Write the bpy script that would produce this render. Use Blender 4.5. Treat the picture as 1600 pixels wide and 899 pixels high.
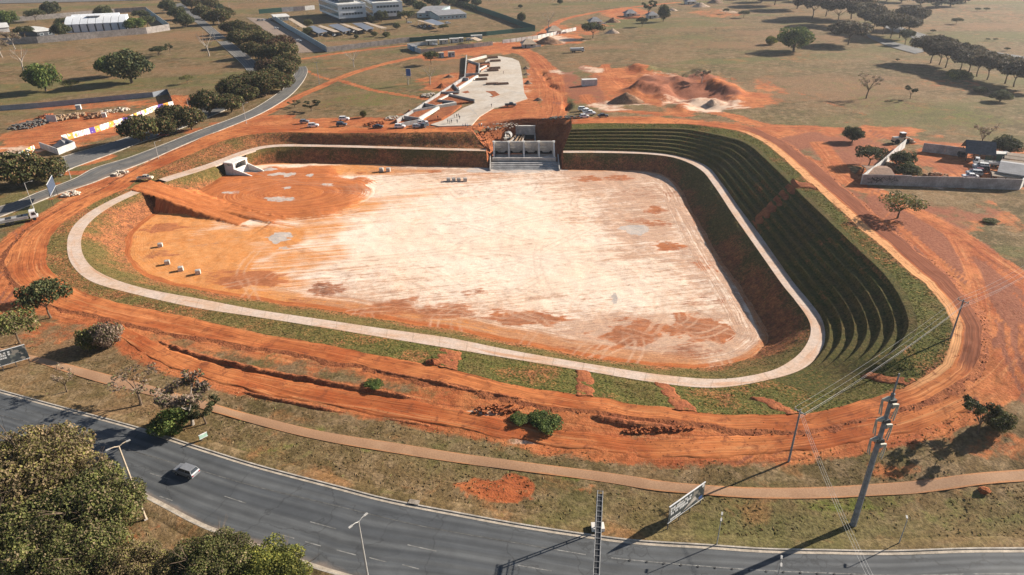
import bpy, math, random
import numpy as np
from mathutils import Vector, Matrix
for o in list(bpy.data.objects): bpy.data.objects.remove(o)
SC = bpy.context.scene
COL = SC.collection
random.seed(7); RNG = np.random.default_rng(11)

# ------------------------------------------------------------------ camera
F = 1067.0                                   # focal length in pixels of the 1600 px wide photograph
_d = np.array([37., 1990., F]); _d /= np.linalg.norm(_d)      # plumb line seen from the drone
_f = np.array([0, 0, 1.]) - _d[2]*_d; _f /= np.linalg.norm(_f)
_r = np.cross(_d, _f)
if _r[0] < 0: _r = -_r
CM = np.array([_r, _f, -_d])
CAMP = np.array([0., 0., 80.])
cam_data = bpy.data.cameras.new('camera'); cam = bpy.data.objects.new('camera', cam_data); COL.objects.link(cam)
cam_data.sensor_width = 36; cam_data.lens = F/1600*36; cam_data.clip_start = 1; cam_data.clip_end = 12000
m = Matrix.Identity(4)
for i in range(3):
    m[i][0] = CM[i, 0]; m[i][1] = -CM[i, 1]; m[i][2] = -CM[i, 2]; m[i][3] = CAMP[i]
cam.matrix_world = m
SC.camera = cam

# ------------------------------------------------------------------ sky and sun
SUN_AZ, SUN_EL = 67.0, 25.5                  # azimuth clockwise from +Y
world = bpy.data.worlds.new('World'); SC.world = world; world.use_nodes = True
wn = world.node_tree.nodes; wl = world.node_tree.links
bg = wn.get('Background') or wn.new('ShaderNodeBackground')
sky = wn.new('ShaderNodeTexSky'); sky.sky_type = 'NISHITA'; sky.sun_disc = False
sky.sun_elevation = math.radians(SUN_EL); sky.sun_rotation = math.radians(SUN_AZ)
sky.altitude = 1100; sky.air_density = 1.0; sky.dust_density = 1.5; sky.ozone_density = 1.0
wl.new(sky.outputs[0], bg.inputs[0]); bg.inputs[1].default_value = 0.052
sl = bpy.data.lights.new('sun', 'SUN'); sl.energy = 5.0; sl.angle = math.radians(0.5); sl.color = (1.0, 0.915, 0.80)
sun = bpy.data.objects.new('sun', sl); COL.objects.link(sun)
_az, _el = math.radians(SUN_AZ), math.radians(SUN_EL)
sdir = Vector((math.sin(_az)*math.cos(_el), math.cos(_az)*math.cos(_el), math.sin(_el)))
sun.rotation_euler = sdir.to_track_quat('Z', 'Y').to_euler(); sun.location = (300, 200, 300)
vs = SC.view_settings; vs.view_transform = 'Standard'; vs.look = 'None'; vs.gamma = 1; vs.use_curve_mapping = False
vs.exposure = 1.14
HAZE_D = 0.00009
SC.cycles.use_denoising = True
SC.cycles.max_bounces = 5; SC.cycles.diffuse_bounces = 2; SC.cycles.glossy_bounces = 2
SC.cycles.volume_bounces = 0; SC.cycles.transparent_max_bounces = 6

# ------------------------------------------------------------------ small tools
def vnoise(x, y, seed=0):
    """value noise, numpy, about 0..1"""
    xi = np.floor(x).astype(np.int64); yi = np.floor(y).astype(np.int64); fx = x-xi; fy = y-yi
    fx = fx*fx*(3-2*fx); fy = fy*fy*(3-2*fy)
    def h(a, b):
        n = (a*374761393 + b*668265263 + seed*974634777) & 0x7fffffff
        n = ((n ^ (n >> 13))*1274126177) & 0x7fffffff
        n = (n ^ (n >> 16)) & 0xffff
        return n/65535.0
    return (h(xi, yi)*(1-fx)+h(xi+1, yi)*fx)*(1-fy)+(h(xi, yi+1)*(1-fx)+h(xi+1, yi+1)*fx)*fy
def fnoise(x, y, seed=0, octv=4):
    s = 0; a = 0.5; t = 0
    for k in range(octv):
        s = s + a*vnoise(x*2**k+17.3*k, y*2**k-9.1*k, seed+k); t += a; a *= 0.55
    return s/t
def sstep(a, b, x):
    t = np.clip((x-a)/(b-a), 0, 1); return t*t*(3-2*t)
def ray(px, py):
    return CM @ np.array([px-800.0, py-449.5, F])
def W(px, py, z=0.0):
    """point of the place seen at pixel px,py that lies at height z"""
    r = ray(px, py); t = (z-CAMP[2])/r[2]; return CAMP+t*r
def catmull(pts, per):
    P = np.array(pts, float); out = []
    n = len(P)
    for i in range(n-1):
        p0 = P[max(i-1, 0)]; p1 = P[i]; p2 = P[i+1]; p3 = P[min(i+2, n-1)]
        for k in range(per):
            t = k/per
            out.append(0.5*((2*p1)+(p2-p0)*t+(2*p0-5*p1+4*p2-p3)*t*t+(3*p1-p0-3*p2+p3)*t**3))
    out.append(P[-1]); return np.array(out)
def seg_dist(X, Y, line):
    """distance to a polyline; also arc length and signed offset at the nearest point"""
    best = np.full(X.shape, 1e9); s_out = np.zeros(X.shape); d_out = np.zeros(X.shape); s = 0
    for a, b in zip(line[:-1], line[1:]):
        dx, dy = b[0]-a[0], b[1]-a[1]; L2 = dx*dx+dy*dy
        if L2 < 1e-9: continue
        L = math.sqrt(L2)
        t = np.clip(((X-a[0])*dx+(Y-a[1])*dy)/L2, 0, 1)
        ex = X-(a[0]+t*dx); ey = Y-(a[1]+t*dy); d = np.hypot(ex, ey)
        mk = d < best
        best[mk] = d[mk]; s_out[mk] = (s+t*L)[mk]; d_out[mk] = ((dx*ey-dy*ex)/L)[mk]
        s += L
    return best, s_out, d_out
def inside(X, Y, poly):
    r = np.zeros(X.shape, bool); n = len(poly); j = n-1
    for i in range(n):
        xi, yi = poly[i][:2]; xj, yj = poly[j][:2]
        if yi != yj:
            c = ((yi > Y) != (yj > Y)) & (X < (xj-xi)*(Y-yi)/(yj-yi)+xi); r ^= c
        j = i
    return r
def tag(o, label=None, cat=None, group=None, kind=None):
    if label: o['label'] = label
    if cat: o['category'] = cat
    if group: o['group'] = group
    if kind: o['kind'] = kind
    return o
def mesh_np(name, V, Fc, mat=None, parent=None, uv=None, attrs=None, smooth=False):
    """mesh object from numpy arrays; Fc is an (n,4) or (n,3) int array"""
    V = np.asarray(V, np.float32); Fc = np.asarray(Fc, np.int32)
    me = bpy.data.meshes.new(name); k = Fc.shape[1]
    me.vertices.add(len(V)); me.vertices.foreach_set('co', V.ravel())
    me.loops.add(Fc.size); me.loops.foreach_set('vertex_index', Fc.ravel())
    me.polygons.add(len(Fc)); me.polygons.foreach_set('loop_start', np.arange(0, Fc.size, k, dtype=np.int32))
    if uv is not None:
        l = me.uv_layers.new(name='UVMap'); l.data.foreach_set('uv', np.asarray(uv, np.float32)[Fc.ravel()].ravel())
    for n, a in (attrs or {}).items():
        at = me.attributes.new(n, 'FLOAT', 'POINT'); at.data.foreach_set('value', np.asarray(a, np.float32).ravel())
    me.update(calc_edges=True)
    me.polygons.foreach_set('use_smooth', np.full(len(Fc), bool(smooth)))
    o = bpy.data.objects.new(name, me); COL.objects.link(o)
    if mat: me.materials.append(mat)
    if parent: o.parent = parent
    return o
def grid_faces(nr, nc):
    i = np.arange(nr-1)[:, None]*nc+np.arange(nc-1)[None, :]
    return np.stack([i, i+1, i+nc+1, i+nc], -1).reshape(-1, 4)
def empty(name, loc=(0, 0, 0), rz=0.0):
    o = bpy.data.objects.new(name, None); COL.objects.link(o); o.location = loc; o.rotation_euler = (0, 0, rz)
    o.empty_display_size = 0.3; return o
class MB:
    """collects boxes, prisms and tubes; build() links them as ONE mesh object"""
    def __init__(s): s.v = []; s.f = []
    def add(s, v, f):
        n = len(s.v); s.v += [tuple(p) for p in v]; s.f += [tuple(i+n for i in q) for q in f]; return s
    def box(s, cx, cy, cz, sx, sy, sz, rz=0.0):
        c, q = math.cos(rz), math.sin(rz); vs_ = []
        for z in (-.5, .5):
            for (x, y) in ((-.5, -.5), (.5, -.5), (.5, .5), (-.5, .5)):
                X, Y = x*sx, y*sy; vs_.append((cx+X*c-Y*q, cy+X*q+Y*c, cz+z*sz))
        return s.add(vs_, [(3, 2, 1, 0), (4, 5, 6, 7), (0, 1, 5, 4), (1, 2, 6, 5), (2, 3, 7, 6), (3, 0, 4, 7)])
    def prism(s, poly, z0, z1):
        """vertical prism over a counter-clockwise plan polygon"""
        n = len(poly); b = [(p[0], p[1], z0) for p in poly]; t = [(p[0], p[1], z1) for p in poly]
        return s.add(b+t, [tuple(range(n-1, -1, -1)), tuple(range(n, 2*n))]+[(i, (i+1) % n, n+(i+1) % n, n+i) for i in range(n)])
    def profile(s, poly, axis0, axis1, base, a, b):
        """polygon of (u,v) in the plane spanned by axis0 and z, extruded from a to b along axis1"""
        A = Vector(axis0); B = Vector(axis1); base = Vector(base); n = len(poly)
        f_ = [base+A*u+Vector((0, 0, v))+B*a for u, v in poly]; g = [base+A*u+Vector((0, 0, v))+B*b for u, v in poly]
        return s.add(f_+g, [tuple(range(n)), tuple(range(2*n-1, n-1, -1))]+[(i, n+i, n+(i+1) % n, (i+1) % n) for i in range(n)])
    def tube(s, pts, r, n=6, caps=True):
        pts = [Vector(p) for p in pts]; rs = r if isinstance(r, (list, tuple)) else [r]*len(pts); base = len(s.v)
        for i, p in enumerate(pts):
            d = (pts[min(i+1, len(pts)-1)]-pts[max(i-1, 0)]).normalized()
            a = d.orthogonal().normalized() if abs(d.z) < 0.9 else Vector((1, 0, 0)).cross(d).normalized(); b = d.cross(a)
            for k in range(n):
                t = 2*math.pi*k/n; s.v.append(tuple(p+(a*math.cos(t)+b*math.sin(t))*rs[i]))
        for i in range(len(pts)-1):
            for k in range(n):
                s.f.append((base+i*n+k, base+i*n+(k+1) % n, base+(i+1)*n+(k+1) % n, base+(i+1)*n+k))
        if caps:
            s.f.append(tuple(base+k for k in range(n-1, -1, -1))); s.f.append(tuple(base+(len(pts)-1)*n+k for k in range(n)))
        return s
    def build(s, name, mat=None, parent=None, smooth=False):
        me = bpy.data.meshes.new(name); me.from_pydata(s.v, [], s.f); me.update()
        if smooth: me.polygons.foreach_set('use_smooth', [True]*len(me.polygons))
        o = bpy.data.objects.new(name, me); COL.objects.link(o)
        if mat: me.materials.append(mat)
        if parent: o.parent = parent
        return o
def children(o): return [c for c in bpy.data.objects if c.parent == o]
def copy_tree(o, loc, rz, parent=None, scale=None, kids=None):
    c = o.copy(); COL.objects.link(c)
    if parent is None:
        c.location = loc; c.rotation_euler = (0, 0, rz)
        if scale is not None: c.scale = scale if hasattr(scale, '__len__') else (scale,)*3
    else:
        c.parent = parent
    for ch in (kids[o.name] if kids else children(o)):
        copy_tree(ch, None, None, c, None, kids)
    return c
def kid_map(o, mp=None):
    mp = {} if mp is None else mp; mp[o.name] = children(o)
    for c in mp[o.name]: kid_map(c, mp)
    return mp

# ------------------------------------------------------------------ materials
class NT:
    def __init__(s, name, rough=0.9, spec=0.2):
        s.m = bpy.data.materials.new(name); s.m.use_nodes = True; s.t = s.m.node_tree; s.n = s.t.nodes
        s.b = s.n['Principled BSDF']; s.b.inputs['Roughness'].default_value = rough
        s.b.inputs['Specular IOR Level'].default_value = spec
    def link(s, a, b): s.t.links.new(a, b)
    def setin(s, sock, v):
        if hasattr(v, 'links') or isinstance(v, bpy.types.NodeSocket): s.link(v, sock)
        elif isinstance(v, (tuple, list)) and len(v) == 3 and sock.type == 'RGBA': sock.default_value = (*v, 1)
        else: sock.default_value = v
    def pos(s): return s.n.new('ShaderNodeNewGeometry').outputs['Position']
    def obj(s): return s.n.new('ShaderNodeTexCoord').outputs['Object']
    def uv(s): return s.n.new('ShaderNodeTexCoord').outputs['UV']
    def attr(s, name):
        a = s.n.new('ShaderNodeAttribute'); a.attribute_name = name; return a.outputs['Fac']
    def mapping(s, v, scale=(1, 1, 1), rz=0.0):
        a = s.n.new('ShaderNodeMapping'); a.inputs['Scale'].default_value = scale; a.inputs['Rotation'].default_value = (0, 0, rz)
        s.link(v, a.inputs['Vector']); return a.outputs[0]
    def noise(s, v, scale, detail=4, rough=0.55, dist=0.0):
        a = s.n.new('ShaderNodeTexNoise'); s.link(v, a.inputs['Vector']); a.inputs['Scale'].default_value = scale
        a.inputs['Detail'].default_value = detail; a.inputs['Roughness'].default_value = rough; a.inputs['Distortion'].default_value = dist
        return a.outputs[0]
    def math(s, op, a, b=0.0, c=0.0):
        n = s.n.new('ShaderNodeMath'); n.operation = op; s.setin(n.inputs[0], a); s.setin(n.inputs[1], b); s.setin(n.inputs[2], c); return n.outputs[0]
    def ramp(s, v, a, b, lo=0.0, hi=1.0):
        n = s.n.new('ShaderNodeMapRange'); n.interpolation_type = 'SMOOTHSTEP'; s.setin(n.inputs[0], v)
        n.inputs[1].default_value = a; n.inputs[2].default_value = b; n.inputs[3].default_value = lo; n.inputs[4].default_value = hi; return n.outputs[0]
    def mix(s, f, a, b, mode='MIX'):
        n = s.n.new('ShaderNodeMix'); n.data_type = 'RGBA'; n.blend_type = mode
        s.setin(n.inputs[0], f); s.setin(n.inputs[6], a); s.setin(n.inputs[7], b); return n.outputs[2]
    def scalec(s, c, f):
        n = s.n.new('ShaderNodeMix'); n.data_type = 'RGBA'; n.blend_type = 'MULTIPLY'; n.inputs[0].default_value = 1
        s.setin(n.inputs[6], c); cc = s.n.new('ShaderNodeCombineColor')
        for k in range(3): s.setin(cc.inputs[k], f)
        s.link(cc.outputs[0], n.inputs[7]); return n.outputs[2]
    def out(s, col, bump=None, strength=0.4, dist=0.3):
        s.setin(s.b.inputs['Base Color'], col)
        if bump is not None:
            b = s.n.new('ShaderNodeBump'); b.inputs['Strength'].default_value = strength; b.inputs['Distance'].default_value = dist
            s.setin(b.inputs['Height'], bump); s.link(b.outputs[0], s.b.inputs['Normal'])
        return s.m
def plain(name, col, rough=0.7, spec=0.3, metal=0.0, grime=0.25, scale=1.5):
    """painted or cast surface with a little grime and unevenness"""
    t = NT(name, rough, spec); t.b.inputs['Metallic'].default_value = metal
    p = t.pos(); n = t.noise(p, scale, 5, 0.65); g = t.ramp(n, 0.3, 0.75, 1-grime, 1+grime*0.4)
    n2 = t.noise(p, scale*7, 3); g2 = t.ramp(n2, 0.3, 0.7, 1-grime*0.4, 1+grime*0.3)
    return t.out(t.scalec(t.scalec(col, g), g2), n2, 0.15, 0.05)
def emit_free_glass(name, col):
    t = NT(name, 0.08, 0.6); p = t.pos(); n = t.noise(p, 0.7, 2)
    return t.out(t.scalec(col, t.ramp(n, 0.3, 0.7, 0.7, 1.2)))

# ================================================================== THE LIE OF THE LAND
# key sections across the basin rim, from the right of the spillway clockwise to its left:
# toe of bank | inner edge of path | outer edge of path | top of terraces | inner edge of dirt road | outer edge | rim height
KEYS = [
 [(880,265),(880,239),(880,235.5),(893,201.5),(893,193.5),(893,185),7.0],
 [(951,266),(951,239.3),(951,236),(951,200),(951,192.5),(951,184),7.0],
 [(1014,268.5),(1014,241.5),(1018,238.8),(1036,199.7),(1036,193.5),(1036,185),7.1],
 [(1041.5,276),(1058,248),(1063.5,245),(1080,201.6),(1088,195.3),(1094,189),7.2],
 [(1061,294),(1094,265),(1103.4,259.4),(1138,212.6),(1157,205.8),(1168,198),7.5],
 [(1077,324),(1116,291),(1125.4,282.8),(1173.5,223.6),(1198,226),(1212,216),7.9],
 [(1102,368),(1146,336.4),(1155.7,325.4),(1214,258),(1240,262),(1262,247),8.4],
 [(1128,410),(1178,382),(1190,371),(1264,307),(1297,314),(1326,300),8.7],
 [(1160,458),(1219.4,441),(1238,439),(1342,380),(1385,393),(1420,383),8.8],
 [(1180,493),(1241,468),(1262,468),(1400,436),(1445,444),(1485,438),8.7],
 [(1193,519),(1262,497.5),(1283.5,497.5),(1430,490),(1482,493),(1524,493),8.3],
 [(1192,534),(1266.7,519),(1289.4,527),(1430,524),(1486,530),(1535,537),7.4],
 [(1180,548),(1257,543),(1281,551),(1398,562),(1465,573),(1508,588),6.1],
 [(1155,560),(1235.4,564),(1257,575),(1335,592),(1410,606),(1440,626),4.6],
 [(1120,569),(1198,581.6),(1208.7,592),(1265,615),(1330,631),(1350,655),3.7],
 [(1075,574),(1125,592.5),(1120,606),(1150,625),(1215,648),(1230,668),3.0],
 [(1000,567),(1030,585.5),(1027,598.5),(1040,618),(1060,640),(1065,661),2.4],
 [(900,552),(915,568),(912,579.5),(913,600),(915,618),(915,638),2.0],
 [(800,534),(800,548),(797,560.5),(796,580),(795,599),(795,621),1.7],
 [(700,512.5),(700,528),(698,544),(693,560),(690,573),(690,598),1.4],
 [(600,496),(600,514),(598,527.5),(593,543),(588,555),(588,578),1.1],
 [(500,481),(500,499),(498,511),(494,524),(490,535),(490,557),0.9],
 [(400,467),(400,484),(397,495),(392,507),(388,518),(385,539),0.7],
 [(310,451),(310,467),(305,481),(298,488),(290,495),(280,520),0.5],
 [(250,439),(230,452),(215,461),(205,468),(195,475),(170,497),0.4],
 [(217,424),(172,434),(145,441),(130,445),(115,450),(75,474),0.3],
 [(202,405),(140,414),(114,416),(98,420),(82,425),(25,445),0.3],
 [(199,388),(127,388),(105,389),(88,393),(72,397),(8,405),0.3],
 [(203,368),(131,361),(110,361),(96,363),(82,365),(30,372),0.3],
 [(218,351),(151,338),(132,337),(121,338),(110,340),(68,345),0.3],
 [(240,336),(186,316),(169,315),(163,314),(156,313),(118,315),0.3],
 [(268,322),(224,299),(211,296),(205,294.5),(199,293),(165,294),0.3],
 [(318,298),(264,283),(252,279),(242,275),(232,271),(214,264),0.8],
 [(347,281),(327,263),(320,258),(310,250),(299,241),(280,232),1.7],
 [(378,263),(388,239),(383,235),(370,226),(356,218),(336,208),2.6],
 [(415,256),(430,230),(430,226.5),(425,216),(420,207.5),(405,197),3.3],
 [(500,255),(510,230),(510,226.5),(508,217),(505,208),(505,199),3.6],
 [(620,257.5),(630,233),(630,230),(629,219),(628,207.5),(628,200),3.9],
 [(700,260),(700,235),(700,232),(700,219),(700,206.5),(700,200),4.3],
 [(762,263.5),(760,236.5),(760,233),(750,219),(738,206),(738,199.5),4.6],
]
FLOOR_Z = -5.2
# scattered spot heights of the natural ground (pixel x, pixel y, metres)
SPOTS = [(0,60,2),(400,60,2.5),(800,60,5),(1200,60,6),(1600,60,6),(1600,200,8),(1600,290,8),(1450,260,8.2),(1550,400,8.2),(1580,520,7.2),
 (1600,640,4.2),(1500,680,3.0),(1400,690,2.3),(1300,700,1.7),(1200,712,1.3),(1333,820,0.2),(1230,735,.8),(1600,760,1.2),(1600,859,0),(1200,860,0),(930,838,0),
 (1100,720,.9),(1000,715,.6),(850,690,.3),(700,670,.1),(560,645,0),(700,740,0),(500,700,0),(400,620,0),(300,600,0),(100,560,0),(0,500,0),(0,410,0),
 (0,330,0),(100,300,0),(200,262,.3),(150,250,.3),(300,190,.8),(0,180,0),(150,130,.5),(450,140,2),(600,120,3.4),(600,170,3.6),(760,120,5),(780,180,5.2),(820,183,5.8),
 (860,184,6.4),(1000,120,6.5),(1100,160,6.8),(1200,195,7.2),(1350,200,7.3),(0,899,0),(400,899,0),(0,700,0),(600,770,0),(300,700,0),(400,728,0),(800,820,0),
 (800,930,0),(200,780,0),(1400,930,0),(60,620,0),(1000,800,0),(1450,800,0.3)]
_cp = [W(x, y, z) for x, y, z in SPOTS]
for k in KEYS:
    _cp.append(W(k[4][0], k[4][1], k[6])); _cp.append(W(k[5][0], k[5][1], k[6]))
_cp = np.array(_cp)
for gx in (-1500, -600, 0, 600, 1500):
    _cp = np.vstack([_cp, [gx, 1800, 6], [gx, 4000, 6]])
for gx in (-260, 0, 260): _cp = np.vstack([_cp, [gx, 0, 0]])
def G(x, y):
    x = np.asarray(x, float); y = np.asarray(y, float); sh = x.shape; x = x.ravel(); y = y.ravel()
    num = np.zeros(len(x)); den = np.zeros(len(x))
    soft = (6+np.maximum(y, 0)*0.035)**2
    for c in _cp:
        w_ = 1/((x-c[0])**2+(y-c[1])**2+soft)**2
        num += w_*c[2]; den += w_
    return (num/den).reshape(sh)
def gz(x, y):
    w_ = 1/((_cp[:, 0]-x)**2+(_cp[:, 1]-y)**2+(6+max(y, 0)*0.035)**2)**2
    return float((w_*_cp[:, 2]).sum()/w_.sum())
def P(px, py, dz=0.0):
    """point of the ground (or dz above it) seen at this pixel"""
    z = 2.0
    for _ in range(30):
        p = W(px, py, z); zn = gz(p[0], p[1])+dz
        if abs(zn-z) < 0.002: break
        z = zn
    return W(px, py, z)
def Pxy(pts): return np.array([P(*q)[:2] for q in pts])

PER = 14
Kn = len(KEYS)
R0 = catmull([W(*k[0], FLOOR_Z) for k in KEYS], PER)
R1 = catmull([W(*k[1], 0.0) for k in KEYS], PER)
R2 = catmull([W(*k[2], 0.06) for k in KEYS], PER)
def _drop(i):      # terrace top lies this much under the rim
    return 0.7 if i < 4 else 0.35
TT = catmull([W(*k[3], max(0.1, k[6]-_drop(i)) if i < 13 else k[6]*0.62) for i, k in enumerate(KEYS)], PER)
ROAD_UP = 0.25
R3 = catmull([P(*k[4], ROAD_UP) for k in KEYS], PER)
R4 = catmull([P(*k[5], ROAD_UP) for k in KEYS], PER)
NS = len(R0)
def smooth_ring(A, amp, freq, seed):
    t = np.gradient(A[:, :2], axis=0); t /= np.linalg.norm(t, axis=1)[:, None]
    n = np.stack([t[:, 1], -t[:, 0]], 1)
    s = np.concatenate([[0], np.cumsum(np.linalg.norm(np.diff(A[:, :2], axis=0), axis=1))])
    j = (fnoise(s*freq, s*0+seed, seed, 4)-0.5)*2*amp
    j[0] = j[-1] = 0
    B = A.copy(); B[:, :2] += n*j[:, None]; return B
R0 = smooth_ring(R0, 0.7, 0.09, 3); R3 = smooth_ring(R3, 0.5, 0.2, 5); R4 = smooth_ring(R4, 1.2, 0.12, 9)
R3[:, 2] = G(R3[:, 0], R3[:, 1])+ROAD_UP; R4[:, 2] = G(R4[:, 0], R4[:, 1])+ROAD_UP
_k = np.arange(len(R2))/PER; _b = sstep(12.6, 13.8, _k)[:, None]
TT = TT*(1-_b)+(R2+(R3-R2)*0.62)*_b
SLEN = np.concatenate([[0], np.cumsum(np.linalg.norm(np.diff(R2[:, :2], axis=0), axis=1))])
def key_s(px, py, ring=R2):
    """sample index of the ring whose point lies nearest in the picture"""
    C = (ring-CAMP) @ CM; q = np.stack([800+F*C[:, 0]/C[:, 2], 449.5+F*C[:, 1]/C[:, 2]], 1)
    return int(np.argmin(np.hypot(q[:, 0]-px, q[:, 1]-py)))

# ================================================================== MATERIALS OF THE GROUND
RED = (0.36, 0.098, 0.034); RED_D = (0.145, 0.045, 0.024); ORANGE = (0.51, 0.18, 0.064); PALE = (0.66, 0.46, 0.31)
def grass_cols(t, p, green):
    a = t.noise(p, 0.035, 5, 0.6); b = t.noise(p, 0.3, 5, 0.68); c = t.noise(p, 1.7, 4, 0.72); a2 = t.noise(p, 0.11, 5, 0.65, 0.6)
    col = t.mix(t.ramp(a, 0.36, 0.62), (0.172, 0.108, 0.050), (0.098, 0.070, 0.029))
    col = t.mix(t.ramp(b, 0.42, 0.66), col, (0.225, 0.152, 0.082))
    a0 = t.noise(t.mapping(p, (0.6, 1.5, 1), 0.2), 0.011, 6, 0.65, 0.8); col = t.mix(t.math('MULTIPLY', t.ramp(a0, 0.50, 0.62), 0.75), col, (0.118, 0.110, 0.038)); col = t.mix(t.math('MULTIPLY', t.ramp(a0, 0.46, 0.36), 0.7), col, (0.21, 0.118, 0.060))
    col = t.mix(t.math('MULTIPLY', t.ramp(a2, 0.55, 0.70), 0.7), col, (0.108, 0.098, 0.032))
    col = t.mix(t.math('MULTIPLY', t.ramp(a2, 0.45, 0.32), 0.6), col, (0.26, 0.125, 0.05))
    g = t.math('ADD', green, t.math('MULTIPLY', t.math('SUBTRACT', b, 0.5), 2.4))
    col = t.mix(t.ramp(g, 0.35, 1.05), col, (0.105, 0.110, 0.022))
    return t.scalec(col, t.ramp(c, 0.28, 0.72, 0.55, 1.4)), c
def dirt_cols(t, p, streak_v):
    a = t.noise(p, 0.07, 6, 0.7, 0.5); b = t.noise(p, 0.5, 5, 0.7)
    s1 = t.noise(streak_v, 1.0, 5, 0.68, 0.8)
    col = t.mix(t.ramp(a, 0.36, 0.66), RED, ORANGE); col = t.mix(t.math('MULTIPLY', t.ramp(b, 0.52, 0.68), 0.55), col, RED_D)
    col = t.mix(t.math('MULTIPLY', t.ramp(s1, 0.5, 0.72), 0.75), col, RED_D)
    col = t.mix(t.math('MULTIPLY', t.ramp(s1, 0.5, 0.3), 0.55), col, (0.60, 0.28, 0.12))
    return t.scalec(col, t.ramp(b, 0.3, 0.7, 0.62, 1.25)), s1
def m_ground():
    t = NT('ground_earth_and_dry_grass', 0.95, 0.1); p = t.pos()
    gcol, gc = grass_cols(t, p, t.attr('green'))
    cc = t.n.new('ShaderNodeCombineXYZ'); t.link(t.math('MULTIPLY', t.attr('ts'), 0.03), cc.inputs[0]); t.link(t.math('MULTIPLY', t.attr('td'), 0.8), cc.inputs[1])
    dcol, s1 = dirt_cols(t, p, cc.outputs[0])
    pale = t.ramp(t.math('ADD', t.attr('pale'), t.math('MULTIPLY', t.math('SUBTRACT', t.noise(p, 0.25, 5, 0.65), 0.5), 1.1)), 0.35, 0.85)
    dcol = t.mix(pale, dcol, (0.60, 0.44, 0.32))
    n1 = t.noise(p, 0.16, 6, 0.68); n2 = t.noise(p, 1.3, 4, 0.6)
    e = t.math('ADD', t.math('MULTIPLY', t.math('SUBTRACT', n1, 0.5), 1.5), t.math('MULTIPLY', t.math('SUBTRACT', n2, 0.5), 0.5))
    f = t.ramp(t.math('ADD', t.attr('dirt'), e), 0.32, 0.72)
    dk = t.ramp(t.math('ADD', t.attr('dark'), t.math('MULTIPLY', e, 0.55)), 0.3, 0.8)
    dcol = t.mix(t.math('MULTIPLY', dk, 0.92), dcol, t.mix(t.ramp(n2, 0.35, 0.65), (0.20, 0.068, 0.038), (0.27, 0.105, 0.058)))
    col = t.mix(f, gcol, dcol)
    return t.out(col, t.math('ADD', gc, t.math('MULTIPLY', s1, 0.6)), 0.55, 0.35)
def m_dirt_road():
    t = NT('compacted_red_dirt', 0.95, 0.1); u = t.uv(); p = t.pos()
    st = t.noise(t.mapping(u, (0.03, 0.8, 1)), 1.0, 5, 0.68, 1.2)
    fine = t.noise(t.mapping(u, (0.06, 4.0, 1)), 1.0, 3, 0.6, 0.3)
    big = t.noise(p, 0.045, 5, 0.7)
    col = t.mix(t.ramp(big, 0.35, 0.65), (0.33, 0.082, 0.026), (0.53, 0.185, 0.063))
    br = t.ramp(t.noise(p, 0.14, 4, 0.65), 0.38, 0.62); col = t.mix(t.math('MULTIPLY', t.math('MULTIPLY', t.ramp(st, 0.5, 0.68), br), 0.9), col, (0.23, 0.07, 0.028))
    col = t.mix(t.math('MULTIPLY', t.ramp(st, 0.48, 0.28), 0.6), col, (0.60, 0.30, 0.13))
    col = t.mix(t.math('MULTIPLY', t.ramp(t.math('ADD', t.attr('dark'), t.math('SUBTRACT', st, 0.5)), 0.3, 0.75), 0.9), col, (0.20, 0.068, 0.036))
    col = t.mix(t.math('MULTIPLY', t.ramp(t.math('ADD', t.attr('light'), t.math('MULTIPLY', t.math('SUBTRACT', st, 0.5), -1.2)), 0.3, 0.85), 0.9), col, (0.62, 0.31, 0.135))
    chn = t.noise(p, 0.45, 5, 0.75, 0.8); col = t.mix(t.math('MULTIPLY', t.ramp(chn, 0.50, 0.66), 0.75), col, (0.19, 0.058, 0.026)); col = t.scalec(col, t.ramp(fine, 0.3, 0.7, 0.72, 1.2))
    return t.out(col, t.math('ADD', st, t.math('MULTIPLY', fine, 0.4)), 0.35, 0.3)
def m_bank(name='planted_grass_over_red_soil', k=1.0):
    t = NT(name, 0.95, 0.1); p = t.pos()
    a = t.noise(p, 0.07, 5, 0.62); b = t.noise(p, 0.6, 4, 0.65); c = t.noise(p, 1.9, 4, 0.75)
    grass = t.mix(t.ramp(b, 0.35, 0.65), (0.175, 0.118, 0.042), (0.112, 0.092, 0.028))
    grass = t.mix(t.math('MULTIPLY', t.ramp(t.math('ADD', t.attr('lush'), t.math('MULTIPLY', t.math('SUBTRACT', a, 0.5), 1.6)), 0.4, 0.9), 0.7), grass, (0.088, 0.120, 0.024))
    soil = t.mix(t.ramp(b, 0.35, 0.65), (0.40, 0.15, 0.06), (0.22, 0.085, 0.042))
    r = t.math('ADD', t.attr('red'), t.math('ADD', t.math('MULTIPLY', t.math('SUBTRACT', a, 0.5), 2.0), t.math('MULTIPLY', t.math('SUBTRACT', c, 0.5), 1.3)))
    col = t.mix(t.ramp(r, 0.28, 0.78), grass, soil)
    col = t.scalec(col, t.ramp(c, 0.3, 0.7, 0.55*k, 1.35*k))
    return t.out(col, c, 0.9, 0.5)
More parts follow.
